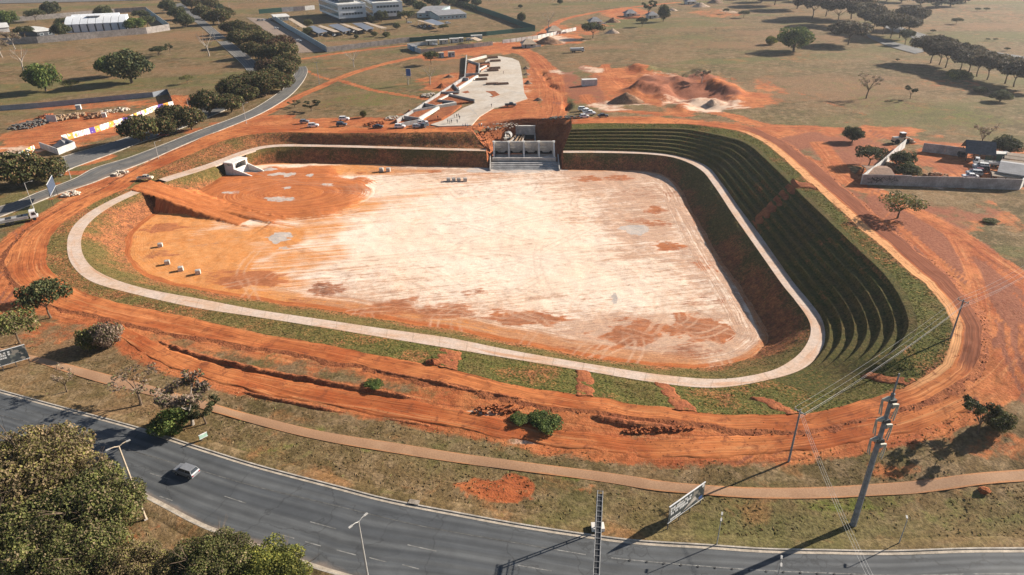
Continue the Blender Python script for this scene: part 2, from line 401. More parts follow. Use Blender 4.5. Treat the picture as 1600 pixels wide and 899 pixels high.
def m_path():
    t = NT('dusty_concrete_path', 0.85, 0.2); p = t.pos(); u = t.uv()
    a = t.noise(p, 0.12, 5, 0.6); b = t.noise(t.mapping(u, (0.05, 0.7, 1)), 1, 4, 0.6, 0.4); c = t.noise(p, 3.0, 3)
    col = t.mix(t.ramp(a, 0.4, 0.62), (0.54, 0.42, 0.34), (0.52, 0.36, 0.255))
    col = t.mix(t.math('MULTIPLY', t.ramp(b, 0.52, 0.70), 0.75), col, (0.48, 0.245, 0.13))
    sx = t.n.new('ShaderNodeSeparateXYZ'); t.link(u, sx.inputs[0]); jt = t.math('LESS_THAN', t.math('FRACT', t.math('MULTIPLY', sx.outputs[0], 0.16)), 0.022)
    col = t.mix(t.math('MULTIPLY', jt, 0.45), col, (0.22, 0.15, 0.11)); g2 = t.noise(p, 0.9, 5, 0.7)
    return t.out(t.scalec(t.scalec(col, t.ramp(c, 0.3, 0.7, 0.9, 1.08)), t.ramp(g2, 0.3, 0.7, 0.84, 1.08)), c, 0.2, 0.05)
def m_floor():
    t = NT('scraped_pale_floor', 0.95, 0.1); p = t.pos()
    # scraper streaks run roughly along the length of the basin; polar ones round the red fill
    cc = t.n.new('ShaderNodeCombineXYZ'); t.link(t.math('MULTIPLY', t.attr('fu'), 0.022), cc.inputs[0]); t.link(t.math('MULTIPLY', t.attr('fv'), 0.55), cc.inputs[1])
    s1 = t.noise(cc.outputs[0], 1.0, 6, 0.68, 1.2)
    c2 = t.n.new('ShaderNodeCombineXYZ'); t.link(t.math('MULTIPLY', t.attr('fu'), 0.13), c2.inputs[0]); t.link(t.math('MULTIPLY', t.attr('fv'), 2.4), c2.inputs[1])
    s2 = t.noise(c2.outputs[0], 1.0, 5, 0.7, 1.0)
    s3 = t.noise(t.mapping(p, (0.25, 1.3, 1), 0.9), 1.0, 4, 0.6, 2.0)
    a = t.noise(p, 0.05, 5, 0.65); b = t.noise(p, 0.45, 5, 0.7); c = t.noise(p, 2.5, 3, 0.6)
    base = t.mix(t.ramp(a, 0.35, 0.65), (0.76, 0.61, 0.485), (0.74, 0.56, 0.42))
    org = t.ramp(t.math('ADD', t.attr('orange'), t.math('ADD', t.math('MULTIPLY', t.math('SUBTRACT', a, 0.5), 0.5), t.math('MULTIPLY', t.math('SUBTRACT', s1, 0.5), 1.8))), 0.2, 0.95)
    col = t.mix(org, base, t.mix(t.ramp(b, 0.3, 0.7), (0.56, 0.215, 0.062), (0.62, 0.29, 0.11)))
    st = t.math('MULTIPLY', t.ramp(s2, 0.52, 0.64), t.ramp(t.math('ADD', b, t.math('MULTIPLY', t.attr('scuff'), 0.5)), 0.42, 0.68))
    col = t.mix(t.math('MULTIPLY', st, 0.72), col, t.mix(org, (0.36, 0.235, 0.165), (0.38, 0.125, 0.042)))
    sc_ = t.ramp(t.math('ADD', t.math('MULTIPLY', t.math('ADD', t.math('MULTIPLY', s1, 0.6), t.math('MULTIPLY', b, 0.4)), 1.0), t.math('MULTIPLY', t.attr('scuff'), 0.24)), 0.545, 0.69)
    col = t.mix(t.math('MULTIPLY', sc_, 0.72), col, t.mix(t.ramp(s3, 0.4, 0.6), (0.47, 0.25, 0.14), (0.31, 0.155, 0.095)))
    rd = t.ramp(t.math('ADD', t.attr('red'), t.math('ADD', t.math('MULTIPLY', t.math('SUBTRACT', b, 0.5), 1.5), t.math('MULTIPLY', t.math('SUBTRACT', s2, 0.5), 2.2))), 0.36, 0.82)
    redc = t.mix(t.ramp(s1, 0.42, 0.62), (0.48, 0.155, 0.048), (0.35, 0.10, 0.034))
    redc = t.mix(t.math('MULTIPLY', t.ramp(s2, 0.5, 0.36), 0.5), redc, (0.62, 0.27, 0.12))
    redc = t.mix(t.attr('dark'), redc, t.mix(t.ramp(s3, 0.4, 0.6), (0.20, 0.080, 0.045), (0.37, 0.165, 0.090)))
    col = t.mix(rd, col, redc)
    ty = t.attr('tyre'); col = t.mix(t.math('MULTIPLY', ty, 0.5), col, t.mix(org, (0.38, 0.25, 0.175), (0.40, 0.135, 0.045)))
    col = t.mix(t.math('MULTIPLY', t.attr('ruts'), 0.6), col, (0.60, 0.40, 0.27))
    gr = t.ramp(t.math('ADD', t.attr('grey'), t.math('MULTIPLY', t.math('SUBTRACT', b, 0.5), 1.2)), 0.4, 0.75)
    col = t.mix(gr, col, t.mix(t.ramp(s3, 0.4, 0.6), (0.40, 0.355, 0.325), (0.52, 0.42, 0.345)))
    col = t.scalec(col, t.ramp(c, 0.3, 0.7, 0.86, 1.1))
    return t.out(col, t.math('ADD', s2, t.math('MULTIPLY', b, 0.5)), 0.55, 0.3)
M = {}
M['turf'] = m_bank('shade_darkened_terrace_turf', 0.72); M['ground'] = m_ground(); M['dirt'] = m_dirt_road(); M['bank'] = m_bank(); M['path'] = m_path(); M['floor'] = m_floor()  # dense terrace turf: bank colours scaled darker to deepen the terraces' shade
def m_soil(name, c0, c1):
    t = NT(name, 0.95, 0.1); p = t.pos(); a = t.noise(p, 0.3, 5, 0.65); b = t.noise(p, 1.6, 4, 0.7)
    return t.out(t.scalec(t.mix(t.ramp(a, 0.35, 0.65), c0, c1), t.ramp(b, 0.3, 0.7, 0.7, 1.2)), t.math('ADD', a, b), 0.7, 0.5)
M['cut'] = m_soil('freshly_cut_red_earth', (0.36, 0.125, 0.05), (0.25, 0.08, 0.036))
M['spoil'] = m_soil('brown_spoil', (0.30, 0.17, 0.10), (0.20, 0.115, 0.07))

# ================================================================== LOFTS ROUND THE BASIN
def loft(name, A, B, nt, mat, amp=0.0, nf=0.3, seed=1, zfun=None, attrs=None, i0=0, i1=None, parent=None, kind='structure'):
    i1 = len(A) if i1 is None else i1
    A = A[i0:i1]; B = B[i0:i1]; n = len(A); tt = np.linspace(0, 1, nt)
    V = A[:, None, :]*(1-tt)[None, :, None]+B[:, None, :]*tt[None, :, None]
    w_ = np.linalg.norm((B-A)[:, :2], axis=1)
    if zfun is not None: V = zfun(V, tt, i0)
    if amp:
        V[..., 2] += (fnoise(V[..., 0]*nf, V[..., 1]*nf, seed, 4)-0.5)*2*amp*np.minimum(1, np.sin(np.pi*tt)*3)[None, :]
    uv = np.stack([np.repeat(SLEN[i0:i1, None], nt, 1), w_[:, None]*tt[None, :]], -1)
    at = {k: np.broadcast_to(f(np.arange(i0, i1)[:, None]/PER, tt[None, :], V), (n, nt)) for k, f in (attrs or {}).items()}
    o = mesh_np(name, V.reshape(-1, 3), grid_faces(n, nt)[:, ::-1], mat, parent, uv.reshape(-1, 2), at, True)
    if parent is None and kind: o['kind'] = kind
    return o
def bank_red_low(k, t, V):
    r = 0.62-0.6*t                                      # bare soil towards the toe
    r = r+0.5*sstep(25, 28, k)*(1-sstep(31, 33, k))*0.7+0.45*sstep(5, 8, k)*(1-sstep(12, 13, k))
    return r+0.28*(sstep(34, 36, k)+1-sstep(2.5, 4, k))+0.0*t  # far bank made redder and lighter, brightening its weak grazing light by colour
def bank_lush_low(k, t, V): return 0.30*sstep(0.7, 1.0, t)+0.15*sstep(35, 36, k)+0*k
def zbank(V, tt, i0):       # rounded shoulder and toe
    A = V[:, :1, 2]; B = V[:, -1:, 2]; e = tt-0.03*np.sin(2*np.pi*tt)
    V[..., 2] = A*(1-e)+B*e
    mid_ = (CH_BL+CH_BR)/2; p_, q_ = mid_+CH_IN*2.5, mid_-CH_IN*4        # pit dug round the inlet chamber
    d_, _, _ = seg_dist(V[..., 0], V[..., 1], [p_[:2], q_[:2]])
    V[..., 2] = np.minimum(V[..., 2], FLOOR_Z-0.2+1.6*np.maximum(0, d_-5.2)); return V
CH_BL, CH_BR, CH_FL, CH_FR = W(366.5, 276, FLOOR_Z), W(388, 266.5, FLOOR_Z), W(394.5, 279, FLOOR_Z), W(412, 270, FLOOR_Z)
_q = CH_BR-CH_BL; _q /= np.linalg.norm(_q); CH_IN = np.array([-_q[1], _q[0], 0]); CH_DQ = _q
R0b = R0.copy(); R0b[:, 2] -= 0.25
lower_bank = loft('lower_grass_bank', R0b, R1, 16, M['bank'], 0.22, 0.5, 21, zbank, {'red': bank_red_low, 'lush': bank_lush_low})
# the concrete path, broken where the haul ramp crosses it, in cast bays
iA, iB = int(30.9*PER), int(31.95*PER)
path = empty('path'); path['kind'] = 'structure'
def path_bay(i0, i1):
    A, B = R1[i0:i1+1].copy(), R2[i0:i1+1].copy(); c = (A+B)/2
    A[:, 2] += 0.04; B[:, 2] += 0.04
    n = len(A); V = []; 
    lo = np.array([0, 0, 0.5])
    cols = [A-lo, A, A*0.5+B*0.5, B, B-lo]; V = np.stack(cols, 1)
    w_ = np.linalg.norm((B-A)[:, :2], axis=1)
    uv = np.stack([np.repeat(SLEN[i0:i1+1, None], 5, 1), w_[:, None]*np.array([0, 0, .5, 1, 1])[None]], -1)
    mesh_np('path_slab', V.reshape(-1, 3), grid_faces(n, 5)[:, ::-1], M['path'], path, uv.reshape(-1, 2))
for a, b in ((0, iA), (iB, NS-1)):
    path_bay(a, b)
# stepped bank on the right: each terrace a part
NSTEP = 7
TI1 = int(14.2*PER)
def step_amp(i):            # terraces melt into the plain slope at the lower right corner
    return 1-sstep(12.35*PER, 13.6*PER, i)
terr = empty('terraced_bank'); terr['kind'] = 'structure'
idx = np.arange(0, TI1)
for s in range(NSTEP):
    a, b = s/NSTEP, (s+1)/NSTEP
    # plan fractions inside a step: riser from a to a+0.3 step, tread to b
    fr = np.array([0, .06, .17, .26, .32, .5, .75, 1.0]); hz = np.array([0, .14, .55, .82, .92, .95, .97, 1.0])
    V = np.zeros((TI1, len(fr), 3)); am = step_amp(idx)[:, None]
    f = a+(b-a)*fr[None, :]; h = a+(b-a)*(hz[None, :]*am+fr[None, :]*(1-am))
    V[..., :2] = R2[:TI1, None, :2]*(1-f)[..., None]+TT[:TI1, None, :2]*f[..., None]
    V[..., 2] = R2[:TI1, None, 2]*(1-h)+TT[:TI1, None, 2]*h
    mid = np.ones(len(fr)); mid[0] = mid[-1] = 0
    jit = (fnoise(V[..., 0]*0.9, V[..., 1]*0.9, 31+s, 3)-0.5)
    V[..., 2] += jit*0.16*mid
    red = np.where(np.isin(np.arange(len(fr)), [1, 2, 3])[None, :], 0.22, 0.1)+0.0*f
    red = red+np.zeros((TI1, 1)); lush = np.full(red.shape, 0.58)
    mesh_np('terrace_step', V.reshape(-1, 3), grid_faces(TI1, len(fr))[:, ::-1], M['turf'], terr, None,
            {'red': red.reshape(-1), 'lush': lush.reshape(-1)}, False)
verge = loft('upper_grass_verge', TT, R3, 10, M['bank'], 0.12, 0.5, 41, None,
             {'red': lambda k, t, V: 0.22+0.28*sstep(0.7, 1, t)+0*k, 'lush': lambda k, t, V: 0.72+0*k+0*t}, 0, TI1)
def up_red(k, t, V): return 0.30+0.22*sstep(20, 26, k)+0.18*sstep(33, 36, k)+0.0*t  # extra soil tone on the back bank also lightens its dim slope
def zup(V, tt, i0):
    k = (np.arange(len(V))+i0)/PER; A = V[:, :1, 2]; B = V[:, -1:, 2]
    fl = (sstep(32.5, 34.5, k))[:, None]                # the back bank is a real bank, the front a long easy slope
    e = tt[None, :]*(1-fl)+(tt-0.06*np.sin(2*np.pi*tt))[None, :]*fl
    e = e-0.045*np.sin(2*np.pi*tt*3)[None, :]*(sstep(14.1, 15.5, k)*(1-sstep(19, 22, k)))[:, None]
    V[..., 2] = A*(1-e)+B*e; return V
upper_bank = loft('upper_grass_bank', R2, R3, 16, M['bank'], 0.14, 0.5, 45, zup,
                  {'red': up_red, 'lush': lambda k, t, V: 0.62*(1-sstep(19, 25, k))+0.12+0*t}, TI1-1, NS)
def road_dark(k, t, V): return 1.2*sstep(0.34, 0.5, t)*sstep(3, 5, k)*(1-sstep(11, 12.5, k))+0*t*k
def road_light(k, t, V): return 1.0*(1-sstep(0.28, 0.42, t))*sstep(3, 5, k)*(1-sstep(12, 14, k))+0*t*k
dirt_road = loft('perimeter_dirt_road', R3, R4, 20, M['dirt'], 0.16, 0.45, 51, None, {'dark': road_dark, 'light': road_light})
# ragged shoulder where the dirt road ends
sh = R4.copy(); _t = np.gradient(R4[:, :2], axis=0); _t /= np.linalg.norm(_t, axis=1)[:, None]
nrm = np.stack([-_t[:, 1], _t[:, 0]], 1)
out_sgn = np.sign(((R4-R3)[:, :2]*nrm).sum(1))[:, None]
sw = 1.6+1.8*fnoise(SLEN*0.13, SLEN*0, 77)[:, None]
sh[:, :2] += nrm*out_sgn*sw; sh[:, 2] = G(sh[:, 0], sh[:, 1])-0.25
shoulder = loft('dirt_road_shoulder', R4, sh, 5, M['cut'], 0.25, 0.7, 61)

# ------------------------------------------------------------------ bare earth chutes across the planted slopes
def chute(name, px, py, half, A, B, up=0.12, ring=None, lift=0.0):
    """strip of bare soil, half metres wide each way, down the slope from line A to line B"""
    i = key_s(px, py, R2 if ring is None else ring); nc, nr = 9, 30
    step = np.linalg.norm(((ring if ring is not None else R2)[i+1]-(ring if ring is not None else R2)[i-1])[:2])/2
    ii = i+np.linspace(-half, half, nc)/step; ax = np.arange(NS)
    a = np.stack([np.interp(ii, ax, A[:, k]) for k in range(3)], 1); b = np.stack([np.interp(ii, ax, B[:, k]) for k in range(3)], 1)
    tt = np.linspace(0, 1, nr); V = a[:, None]*(1-tt)[None, :, None]+b[:, None]*tt[None, :, None]
    V[..., :2] += ((fnoise(V[..., 0]*.5, V[..., 1]*.5, 4, 3)-.5)*1.2)[..., None]
    V[..., 2] += up+lift*np.sin(np.pi*tt)[None, :]+(fnoise(V[..., 0]*1.1, V[..., 1]*1.1, 7, 3)-.5)*0.3
    wob = (fnoise(V[0, :, 0]*.6, V[0, :, 1]*.6, 19, 3)-.5)*.5
    V[0, :, 2] -= (0.3+up if up < .5 else .7); V[-1, :, 2] -= (0.3+up if up < .5 else .7); V[1, :, 2] -= .06+np.maximum(0, wob); V[-2, :, 2] -= .06+np.maximum(0, -wob)
    o = mesh_np(name, V.reshape(-1, 3), grid_faces(nc, nr)[:, ::-1], M['cut'], None, None, None, True); o['kind'] = 'structure'; return o
chute('earth_chute', 1176, 353, 3.0, R2, TT, 0.62)
chute('earth_chute', 1176, 353, 3.0, TT, R3, 0.2)
chute('earth_chute', 914, 580, 2.0, R2, R3, 0.13)
chute('earth_chute', 1034, 599, 1.9, R2, R3, 0.13)
chute('earth_chute', 1425, 600, 1.8, TT, R3, 0.13, R3)
chute('earth_chute', 1243, 646, 2.0, R2+(TT-R2)*.7, R3, 0.13, R3)
chute('earth_chute', 705, 545, 3.2, R2+(R3-R2)*0.12, R3, 0.13)

# ================================================================== BASIN FLOOR WITH HAUL RAMP
RAMP = [(205, 288, .35), (228, 291, .3), (258, 300, -0.7), (300, 314, -2.6), (345, 329, -4.2), (400, 345, -5.0), (440, 352, -5.3)]
ramp_c = catmull([W(*r) for r in RAMP], 8)
x0, x1 = R0[:, 0].min()-22, R0[:, 0].max()+4; y0, y1 = R0[:, 1].min()-4, R0[:, 1].max()+22
nx, ny = int((x1-x0)/0.45), int((y1-y0)/0.45)
FX, FY = np.meshgrid(np.linspace(x0, x1, nx), np.linspace(y0, y1, ny))
poly0 = R0[:, :2]
# the mouth of the spillway belongs to the floor too
SPL, SPR = W(762, 263.5, FLOOR_Z), W(880, 265, FLOOR_Z)
floor_poly = np.vstack([poly0, [[SPL[0]-1, SPL[1]+12], [SPR[0]+1, SPR[1]+12]]])
ins = inside(FX, FY, floor_poly); dE, sE, _ = seg_dist(FX, FY, R0[::2, :2])
sd = np.where(ins, dE, -dE)                                   # inside distance to the toe
dR, sR, oR = seg_dist(FX, FY, ramp_c[:, :2])
cs = np.concatenate([[0], np.cumsum(np.linalg.norm(np.diff(ramp_c[:, :2], axis=0), axis=1))])
rz = np.interp(sR, cs, ramp_c[:, 2])
FZ = np.full(FX.shape, FLOOR_Z)+(fnoise(FX*0.25, FY*0.25, 5, 5)-0.5)*0.35+(fnoise(FX*0.03, FY*0.03, 6, 2)-0.5)*0.5
# red fill dumped behind the ramp
def ell(px, py, rx, ry, z=FLOOR_Z, X=FX, Y=FY, rot=0.0, warp=1.1):
    """elliptic falloff round a spot of the picture: 1 in the middle, 0 at the rim, negative outside"""
    c = W(px, py, z); ax = abs(W(px+rx, py, z)[0]-c[0]); ay = abs(W(px, py-ry, z)[1]-c[1])
    wq = fnoise(X*2.2/ax+px, Y*2.2/ay+py, 2, 3)-.5; wr_ = fnoise(X*2.2/ax-py, Y*2.2/ay+px, 3, 3)-.5
    dx, dy = X-c[0]+wq*ax*warp, Y-c[1]+wr_*ay*warp; cr, sr = math.cos(rot), math.sin(rot); u, v = dx*cr+dy*sr, -dx*sr+dy*cr
    return 1-np.hypot(u/ax, v/ay)
fill = np.maximum(ell(445, 304, 146, 47, warp=.5), ell(370, 310, 95, 50, warp=.4)); fill = np.where((oR < 0) & (sR < cs[-1]-4), -1, fill)
FZ += 0.9*sstep(0.0, 0.35, fill)*(1+0.25*(fnoise(FX*0.15, FY*0.15, 8)-.5))
near = oR < 0                                                 # camera side of the ramp
wr = 5.0+2.4*(fnoise(sR*.16, FY*.05, 71, 4)-.5)+1.2*(fnoise(FX*.5, FY*.5, 72, 3)-.5)
prof_n = np.clip((np.abs(oR)-wr)/ (0.3+0.65*np.maximum(0.1, rz-FZ)), 0, 1)
prof_f = np.clip((np.abs(oR)-wr)/ (0.5+2.2*np.maximum(0.1, rz-FZ)), 0, 1)
pr = np.where(near, prof_n, prof_f); RZ = rz*(1-pr)+FZ*pr
end = sstep(cs[-1]-0.5, cs[-1]-14, sR)
RZ = np.where(end > 0, RZ*end+FZ*(1-end), FZ)
FB_ = FZ.copy(); FZ = np.maximum(FZ, RZ); FZ = FZ+np.where((pr > .02) & (pr < .98) & (end > 0), (fnoise(FX*.8, FY*.8, 73, 4)-.5)*1.1, 0)+np.where(pr <= .02, (fnoise(FX*.6, FY*.6, 74, 3)-.5)*.25, 0)*end
onramp = (dR < wr+0.6)
flow_u = FX*0.985+FY*0.17; flow_v = -FX*0.17+FY*0.985
edge = (sd < 7) & (sd > -3)
flow_u = np.where(edge, sE, flow_u); flow_v = np.where(edge, sd*1.5, flow_v)
c1 = W(455, 302, FLOOR_Z+.9); r1 = np.hypot((FX-c1[0])*0.62, FY-c1[1]); a1 = np.arctan2(FY-c1[1], (FX-c1[0])*0.62)
flow_u = np.where(fill > 0.02, a1*9, flow_u); flow_v = np.where(fill > 0.02, r1*1.6, flow_v)
flow_u = np.where(onramp, sR, flow_u); flow_v = np.where(onramp, oR, flow_v)
orange = np.zeros(FX.shape)
for q in ((300, 400, 190, 75, 1.5), (230, 370, 120, 80, 1.4), (420, 415, 120, 60, .8), (560, 264, 170, 16, 1.1), (650, 300, 130, 30, .45), (300, 330, 130, 50, 1.2), (470, 360, 130, 35, .8),
          (760, 272, 120, 12, .5), (400, 440, 170, 28, .9), (480, 330, 190, 26, .8)):
    orange = np.maximum(orange, q[4]*sstep(-.15, 0.85, ell(*q[:4])))
orange = np.maximum(orange, 0.95*sstep(5.5, 1.5, sd)*sstep(640, 500, sE*0+0)*0+0.0)
kE = np.interp(sE, np.concatenate([[0], np.cumsum(np.linalg.norm(np.diff(R0[::2, :2], axis=0), axis=1))]), np.arange(len(R0[::2]))*2/PER)
front = sstep(13.2, 15.5, kE)*(1-sstep(33, 35, kE))
orange = np.maximum(orange, 1.2*front*sstep(9.0, 2.0, sd+2*(fnoise(FX*.1, FY*.1, 3)-.5)))
orange = np.maximum(orange, 0.9*(1-front)*sstep(2.0, 0.4, sd))
redm = 1.15*sstep(-.06, 0.3, fill); dark = np.zeros(FX.shape)
redm = np.maximum(redm, 1.2*onramp*(rz > FLOOR_Z+0.3)); redm = np.maximum(redm, 1.2*sstep(0.05, 0.3, FZ-FB_)); redm = np.maximum(redm, 1.1*sstep(1.6, 0.5, sd)*(0.4+0.6*front))
for q in ((820, 497, 66, 13, 1.5, .75, -.1), (985, 520, 64, 20, 1.6, .75, .55), (1092, 513, 50, 26, 1.6, .75, .0), (775, 487, 30, 9, .6, .6, 0), (610, 480, 74, 14, .9, .6, .3), (690, 488, 64, 13, .9, .65, .2),
          (512, 452, 34, 16, .85, 1.0, 0), (745, 456, 38, 7, .6, .8, 0), (390, 437, 66, 15, 1.2, .5, .0), (355, 430, 50, 14, .6, .4, 0), (918, 279, 24, 6, .85, .5, 0), (965, 277, 26, 6, .8, .5, 0),
          (1022, 328, 22, 9, .85, .5, 0), (1030, 349, 30, 6, .8, .5, 0), (1000, 345, 32, 5, .6, .5, 0), (1045, 384, 30, 9, 1.0, .4, 0), (1060, 305, 28, 16, .45, .9, 0), (1000, 300, 60, 14, .4, .9, 0),
          (255, 357, 40, 8, .9, .45, 0), (250, 398, 30, 9, .6, .6, 0), (563, 270, 10, 3, .8, .5, 0), (680, 268, 16, 3, .9, .4, 0), (1080, 548, 60, 12, .6, .9, 0), (900, 470, 60, 8, .3, .9, 0),
          (1105, 470, 40, 10, .5, .9, 0), (880, 545, 80, 7, .5, .8, 0), (1100, 415, 40, 14, .5, .2, 0), (470, 470, 50, 8, .5, .6, 0)):
    e_ = sstep(-.25, 0.6, ell(*q[:4], rot=q[6])); mk = q[4]*e_ > redm
    dark = np.where(mk, q[5]*e_, dark); redm = np.maximum(redm, q[4]*e_)
dark = np.maximum(dark, 0.5*sstep(0.4, 0.75, ell(560, 298, 40, 14)))
grey = np.zeros(FX.shape)
for q in ((993, 359, 26, 8, 1.2), (437, 371, 20, 10, 1.2), (961, 466, 10, 10, .8), (437, 275, 18, 4, 1.1), (452, 277, 12, 4, .9), (485, 277, 8, 2.6, 1.1), (512, 292, 14, 3, .7), (575, 300, 14, 8, .45), (362, 305, 16, 3, .7), (450, 297, 10, 2.5, .8),
          (423, 267, 14, 4, 1.1), (800, 266, 100, 6, .75), (442, 388, 12, 4, .7), (440, 315, 30, 5, .7)):
    grey = np.maximum(grey, q[4]*sstep(0, 0.4, ell(*q[:4])))
tyre = np.zeros(FX.shape); ruts = np.zeros(FX.shape); rt = random.Random(5)
def stamp(cx, cy, ang, ln, curv, wd, st, arr):
    n_ = max(4, int(ln/4)); pts = []; x, y, a = cx, cy, ang
    for _ in range(n_): pts.append((x, y)); x += math.cos(a)*ln/n_; y += math.sin(a)*ln/n_; a += curv*ln/n_+rt.uniform(-.04, .04)
    pts = np.array(pts); lo, hi = pts.min(0)-3, pts.max(0)+3
    j0, j1 = np.searchsorted(FX[0], [lo[0], hi[0]]); i0_, i1_ = np.searchsorted(FY[:, 0], [lo[1], hi[1]])
    if j1-j0 < 2 or i1_-i0_ < 2: return
    sl_ = (slice(i0_, i1_), slice(j0, j1)); d_, s_, o_ = seg_dist(FX[sl_], FY[sl_], pts)
    q_ = np.maximum(sstep(wd, wd*.3, np.abs(np.abs(o_)-1.0))*(d_ < 2.2), 0)*st*sstep(0, 4, s_)*(0.4+0.9*fnoise(s_*.35, s_*0+cx, 3, 2))
    arr[sl_] = np.maximum(arr[sl_], q_)
for k in range(190):
    stamp(rt.uniform(x0, x1), rt.uniform(y0, y1), rt.gauss(0.1, .35)+(math.pi if rt.random() < .5 else 0), rt.uniform(15, 75), rt.gauss(0, .012), .42, rt.uniform(.25, .8), tyre)
for k in range(70):
    stamp(rt.uniform(x0+90, x1), rt.uniform(y0, y1), rt.uniform(0, 6.28), rt.uniform(12, 40), rt.gauss(0, .05), .42, rt.uniform(.3, .9), tyre)
for (px, py) in ((820, 497), (985, 520), (1092, 513), (1092, 520), (985, 525), (840, 500), (610, 482), (690, 490), (390, 437), (1045, 384)):
    for k in range(5):
        c_ = W(px+rt.uniform(-40, 30), py+rt.uniform(-8, 8), FLOOR_Z); stamp(c_[0], c_[1], rt.uniform(0, 6.28), rt.uniform(10, 26), rt.gauss(0, .06), .4, rt.uniform(.6, 1), ruts)
scuff = np.clip(1-sd/34, 0, 1)*0.75*sstep(-70, -40, FX)+0.5*sstep(0, .6, ell(980, 330, 140, 70))+0.5*sstep(0, .6, ell(1000, 520, 200, 40))
FZ += 0.25*sstep(.3, .9, redm)*dark*(fnoise(FX*0.8, FY*0.8, 12, 3)-.3)
keep = (sd > -1.8) | (onramp & (dR < wr+3.5))
kf = grid_faces(ny, nx); kv = keep.ravel(); kf = kf[kv[kf].all(1)]
used = np.unique(kf); remap = np.full(nx*ny, -1); remap[used] = np.arange(len(used))
FLV = np.stack([FX, FY, FZ], -1).reshape(-1, 3)[used]
fl = lambda a: np.asarray(a, float).ravel()[used]
floor_o = mesh_np('basin_floor', FLV, remap[kf], M['floor'], None, None,
                  {'fu': fl(flow_u), 'fv': fl(flow_v), 'orange': fl(orange), 'red': fl(redm), 'dark': fl(dark), 'grey': fl(grey), 'tyre': fl(tyre), 'ruts': fl(ruts), 'scuff': fl(scuff)}, True)
floor_o['kind'] = 'structure'

# ================================================================== GROUND SHEET
ys = [-25.0]
while ys[-1] < 7000: ys.append(ys[-1]+max(0.9, (ys[-1]+30)*0.0075 if ys[-1] < 1100 else ys[-1]*0.05))
ys = np.array(ys); us = np.linspace(-1.25, 1.25, 640)
GX = us[None, :]*(ys[:, None]+48); GY = np.repeat(ys[:, None], len(us), 1)
GZ = G(GX, GY)
nsc = np.clip(1-GY/1500, 0, 1)
GZ = GZ+((fnoise(GX*0.12, GY*0.12, 4, 4)-0.5)*0.22+(fnoise(GX*0.6, GY*0.6, 14, 3)-0.5)*0.10)*nsc
dirt = np.full(GX.shape, -0.12); green = np.zeros(GX.shape); pale = np.zeros(GX.shape); darkg = np.zeros(GX.shape)
def gell(px, py, rx, ry, rot=0.0):
    c = P(px, py); ax = np.linalg.norm(P(px+rx, py)-c); ay = np.linalg.norm((P(px, py-ry)-P(px, py+ry)))/2
    dx, dy = GX-c[0], GY-c[1]; mk = (np.abs(dx) < 1.6*max(ax, ay)) & (np.abs(dy) < 1.6*max(ax, ay)); res = np.full(GX.shape, -1.0)
    if not mk.any(): return res
    dx, dy = dx[mk], dy[mk]; X, Y = GX[mk], GY[mk]
    dx = dx+(fnoise(X*2.2/ax+px, Y*2.2/ay+py, 2, 4)-.5)*ax*1.1; dy = dy+(fnoise(X*2.2/ax-py, Y*2.2/ay+px, 3, 4)-.5)*ay*1.1
    cr, sr = math.cos(rot), math.sin(rot); u, v = dx*cr+dy*sr, -dx*sr+dy*cr
    res[mk] = 1-np.hypot(u/ax, v/ay); return res
def add_dirt(q):
    for (px, py, rx, ry, s) in q:
        np.maximum(dirt, s*sstep(0, 0.5, gell(px, py, rx, ry)), out=dirt)
add_dirt([(60, 420, 130, 90, .9), (30, 470, 90, 30, .7), (150, 290, 90, 22, .9), (1350, 240, 110, 40, .75), (1250, 215, 120, 22, .9), (1480, 400, 140, 120, 1.0), (1560, 520, 130, 130, 1.0),
          (1420, 640, 150, 60, .95), (1500, 258, 130, 40, .95), (1070, 142, 140, 42, 1.15), (980, 122, 100, 28, 1.0), (930, 150, 70, 40, .7), (820, 150, 50, 40, 1.1), (860, 120, 45, 30, .9),
          (760, 75, 110, 12, 1.0), (860, 60, 60, 14, .8), (900, 45, 70, 12, .6), (985, 20, 60, 10, .7), (640, 190, 120, 12, .8), (700, 130, 70, 22, .7), (500, 192, 160, 10, .9), (400, 190, 60, 14, .9),
          (330, 205, 70, 18, .6), (100, 200, 170, 26, .7), (30, 230, 60, 20, .8), (150, 165, 160, 8, .6), (280, 160, 40, 16, .8), (130, 250, 60, 14, .9), (780, 765, 90, 26, 1.0), (920, 765, 40, 12, .5),
          (710, 640, 120, 30, .45), (560, 560, 150, 22, .55), (900, 665, 140, 20, .75), (1050, 690, 160, 14, .7), (330, 540, 70, 16, .6), (100, 520, 120, 30, .5), (200, 500, 50, 14, .8), (450, 690, 60, 10, .1),
          (1480, 340, 120, 30, .6), (1570, 340, 40, 30, .6), (1560, 700, 80, 30, .55), (1400, 735, 80, 14, .5), (1250, 720, 60, 10, .5), (225, 830, 70, 40, .3), (1380, 205, 90, 14, .8), (800, 180, 90, 14, 1.1), (690, 90, 60, 8, .6),
          (160, 185, 60, 8, .8), (1120, 20, 60, 10, .5), (1500, 20, 120, 20, .3), (1480, 130, 60, 12, .4), (1250, 90, 60, 12, .35), (1480, 80, 80, 14, .3)])
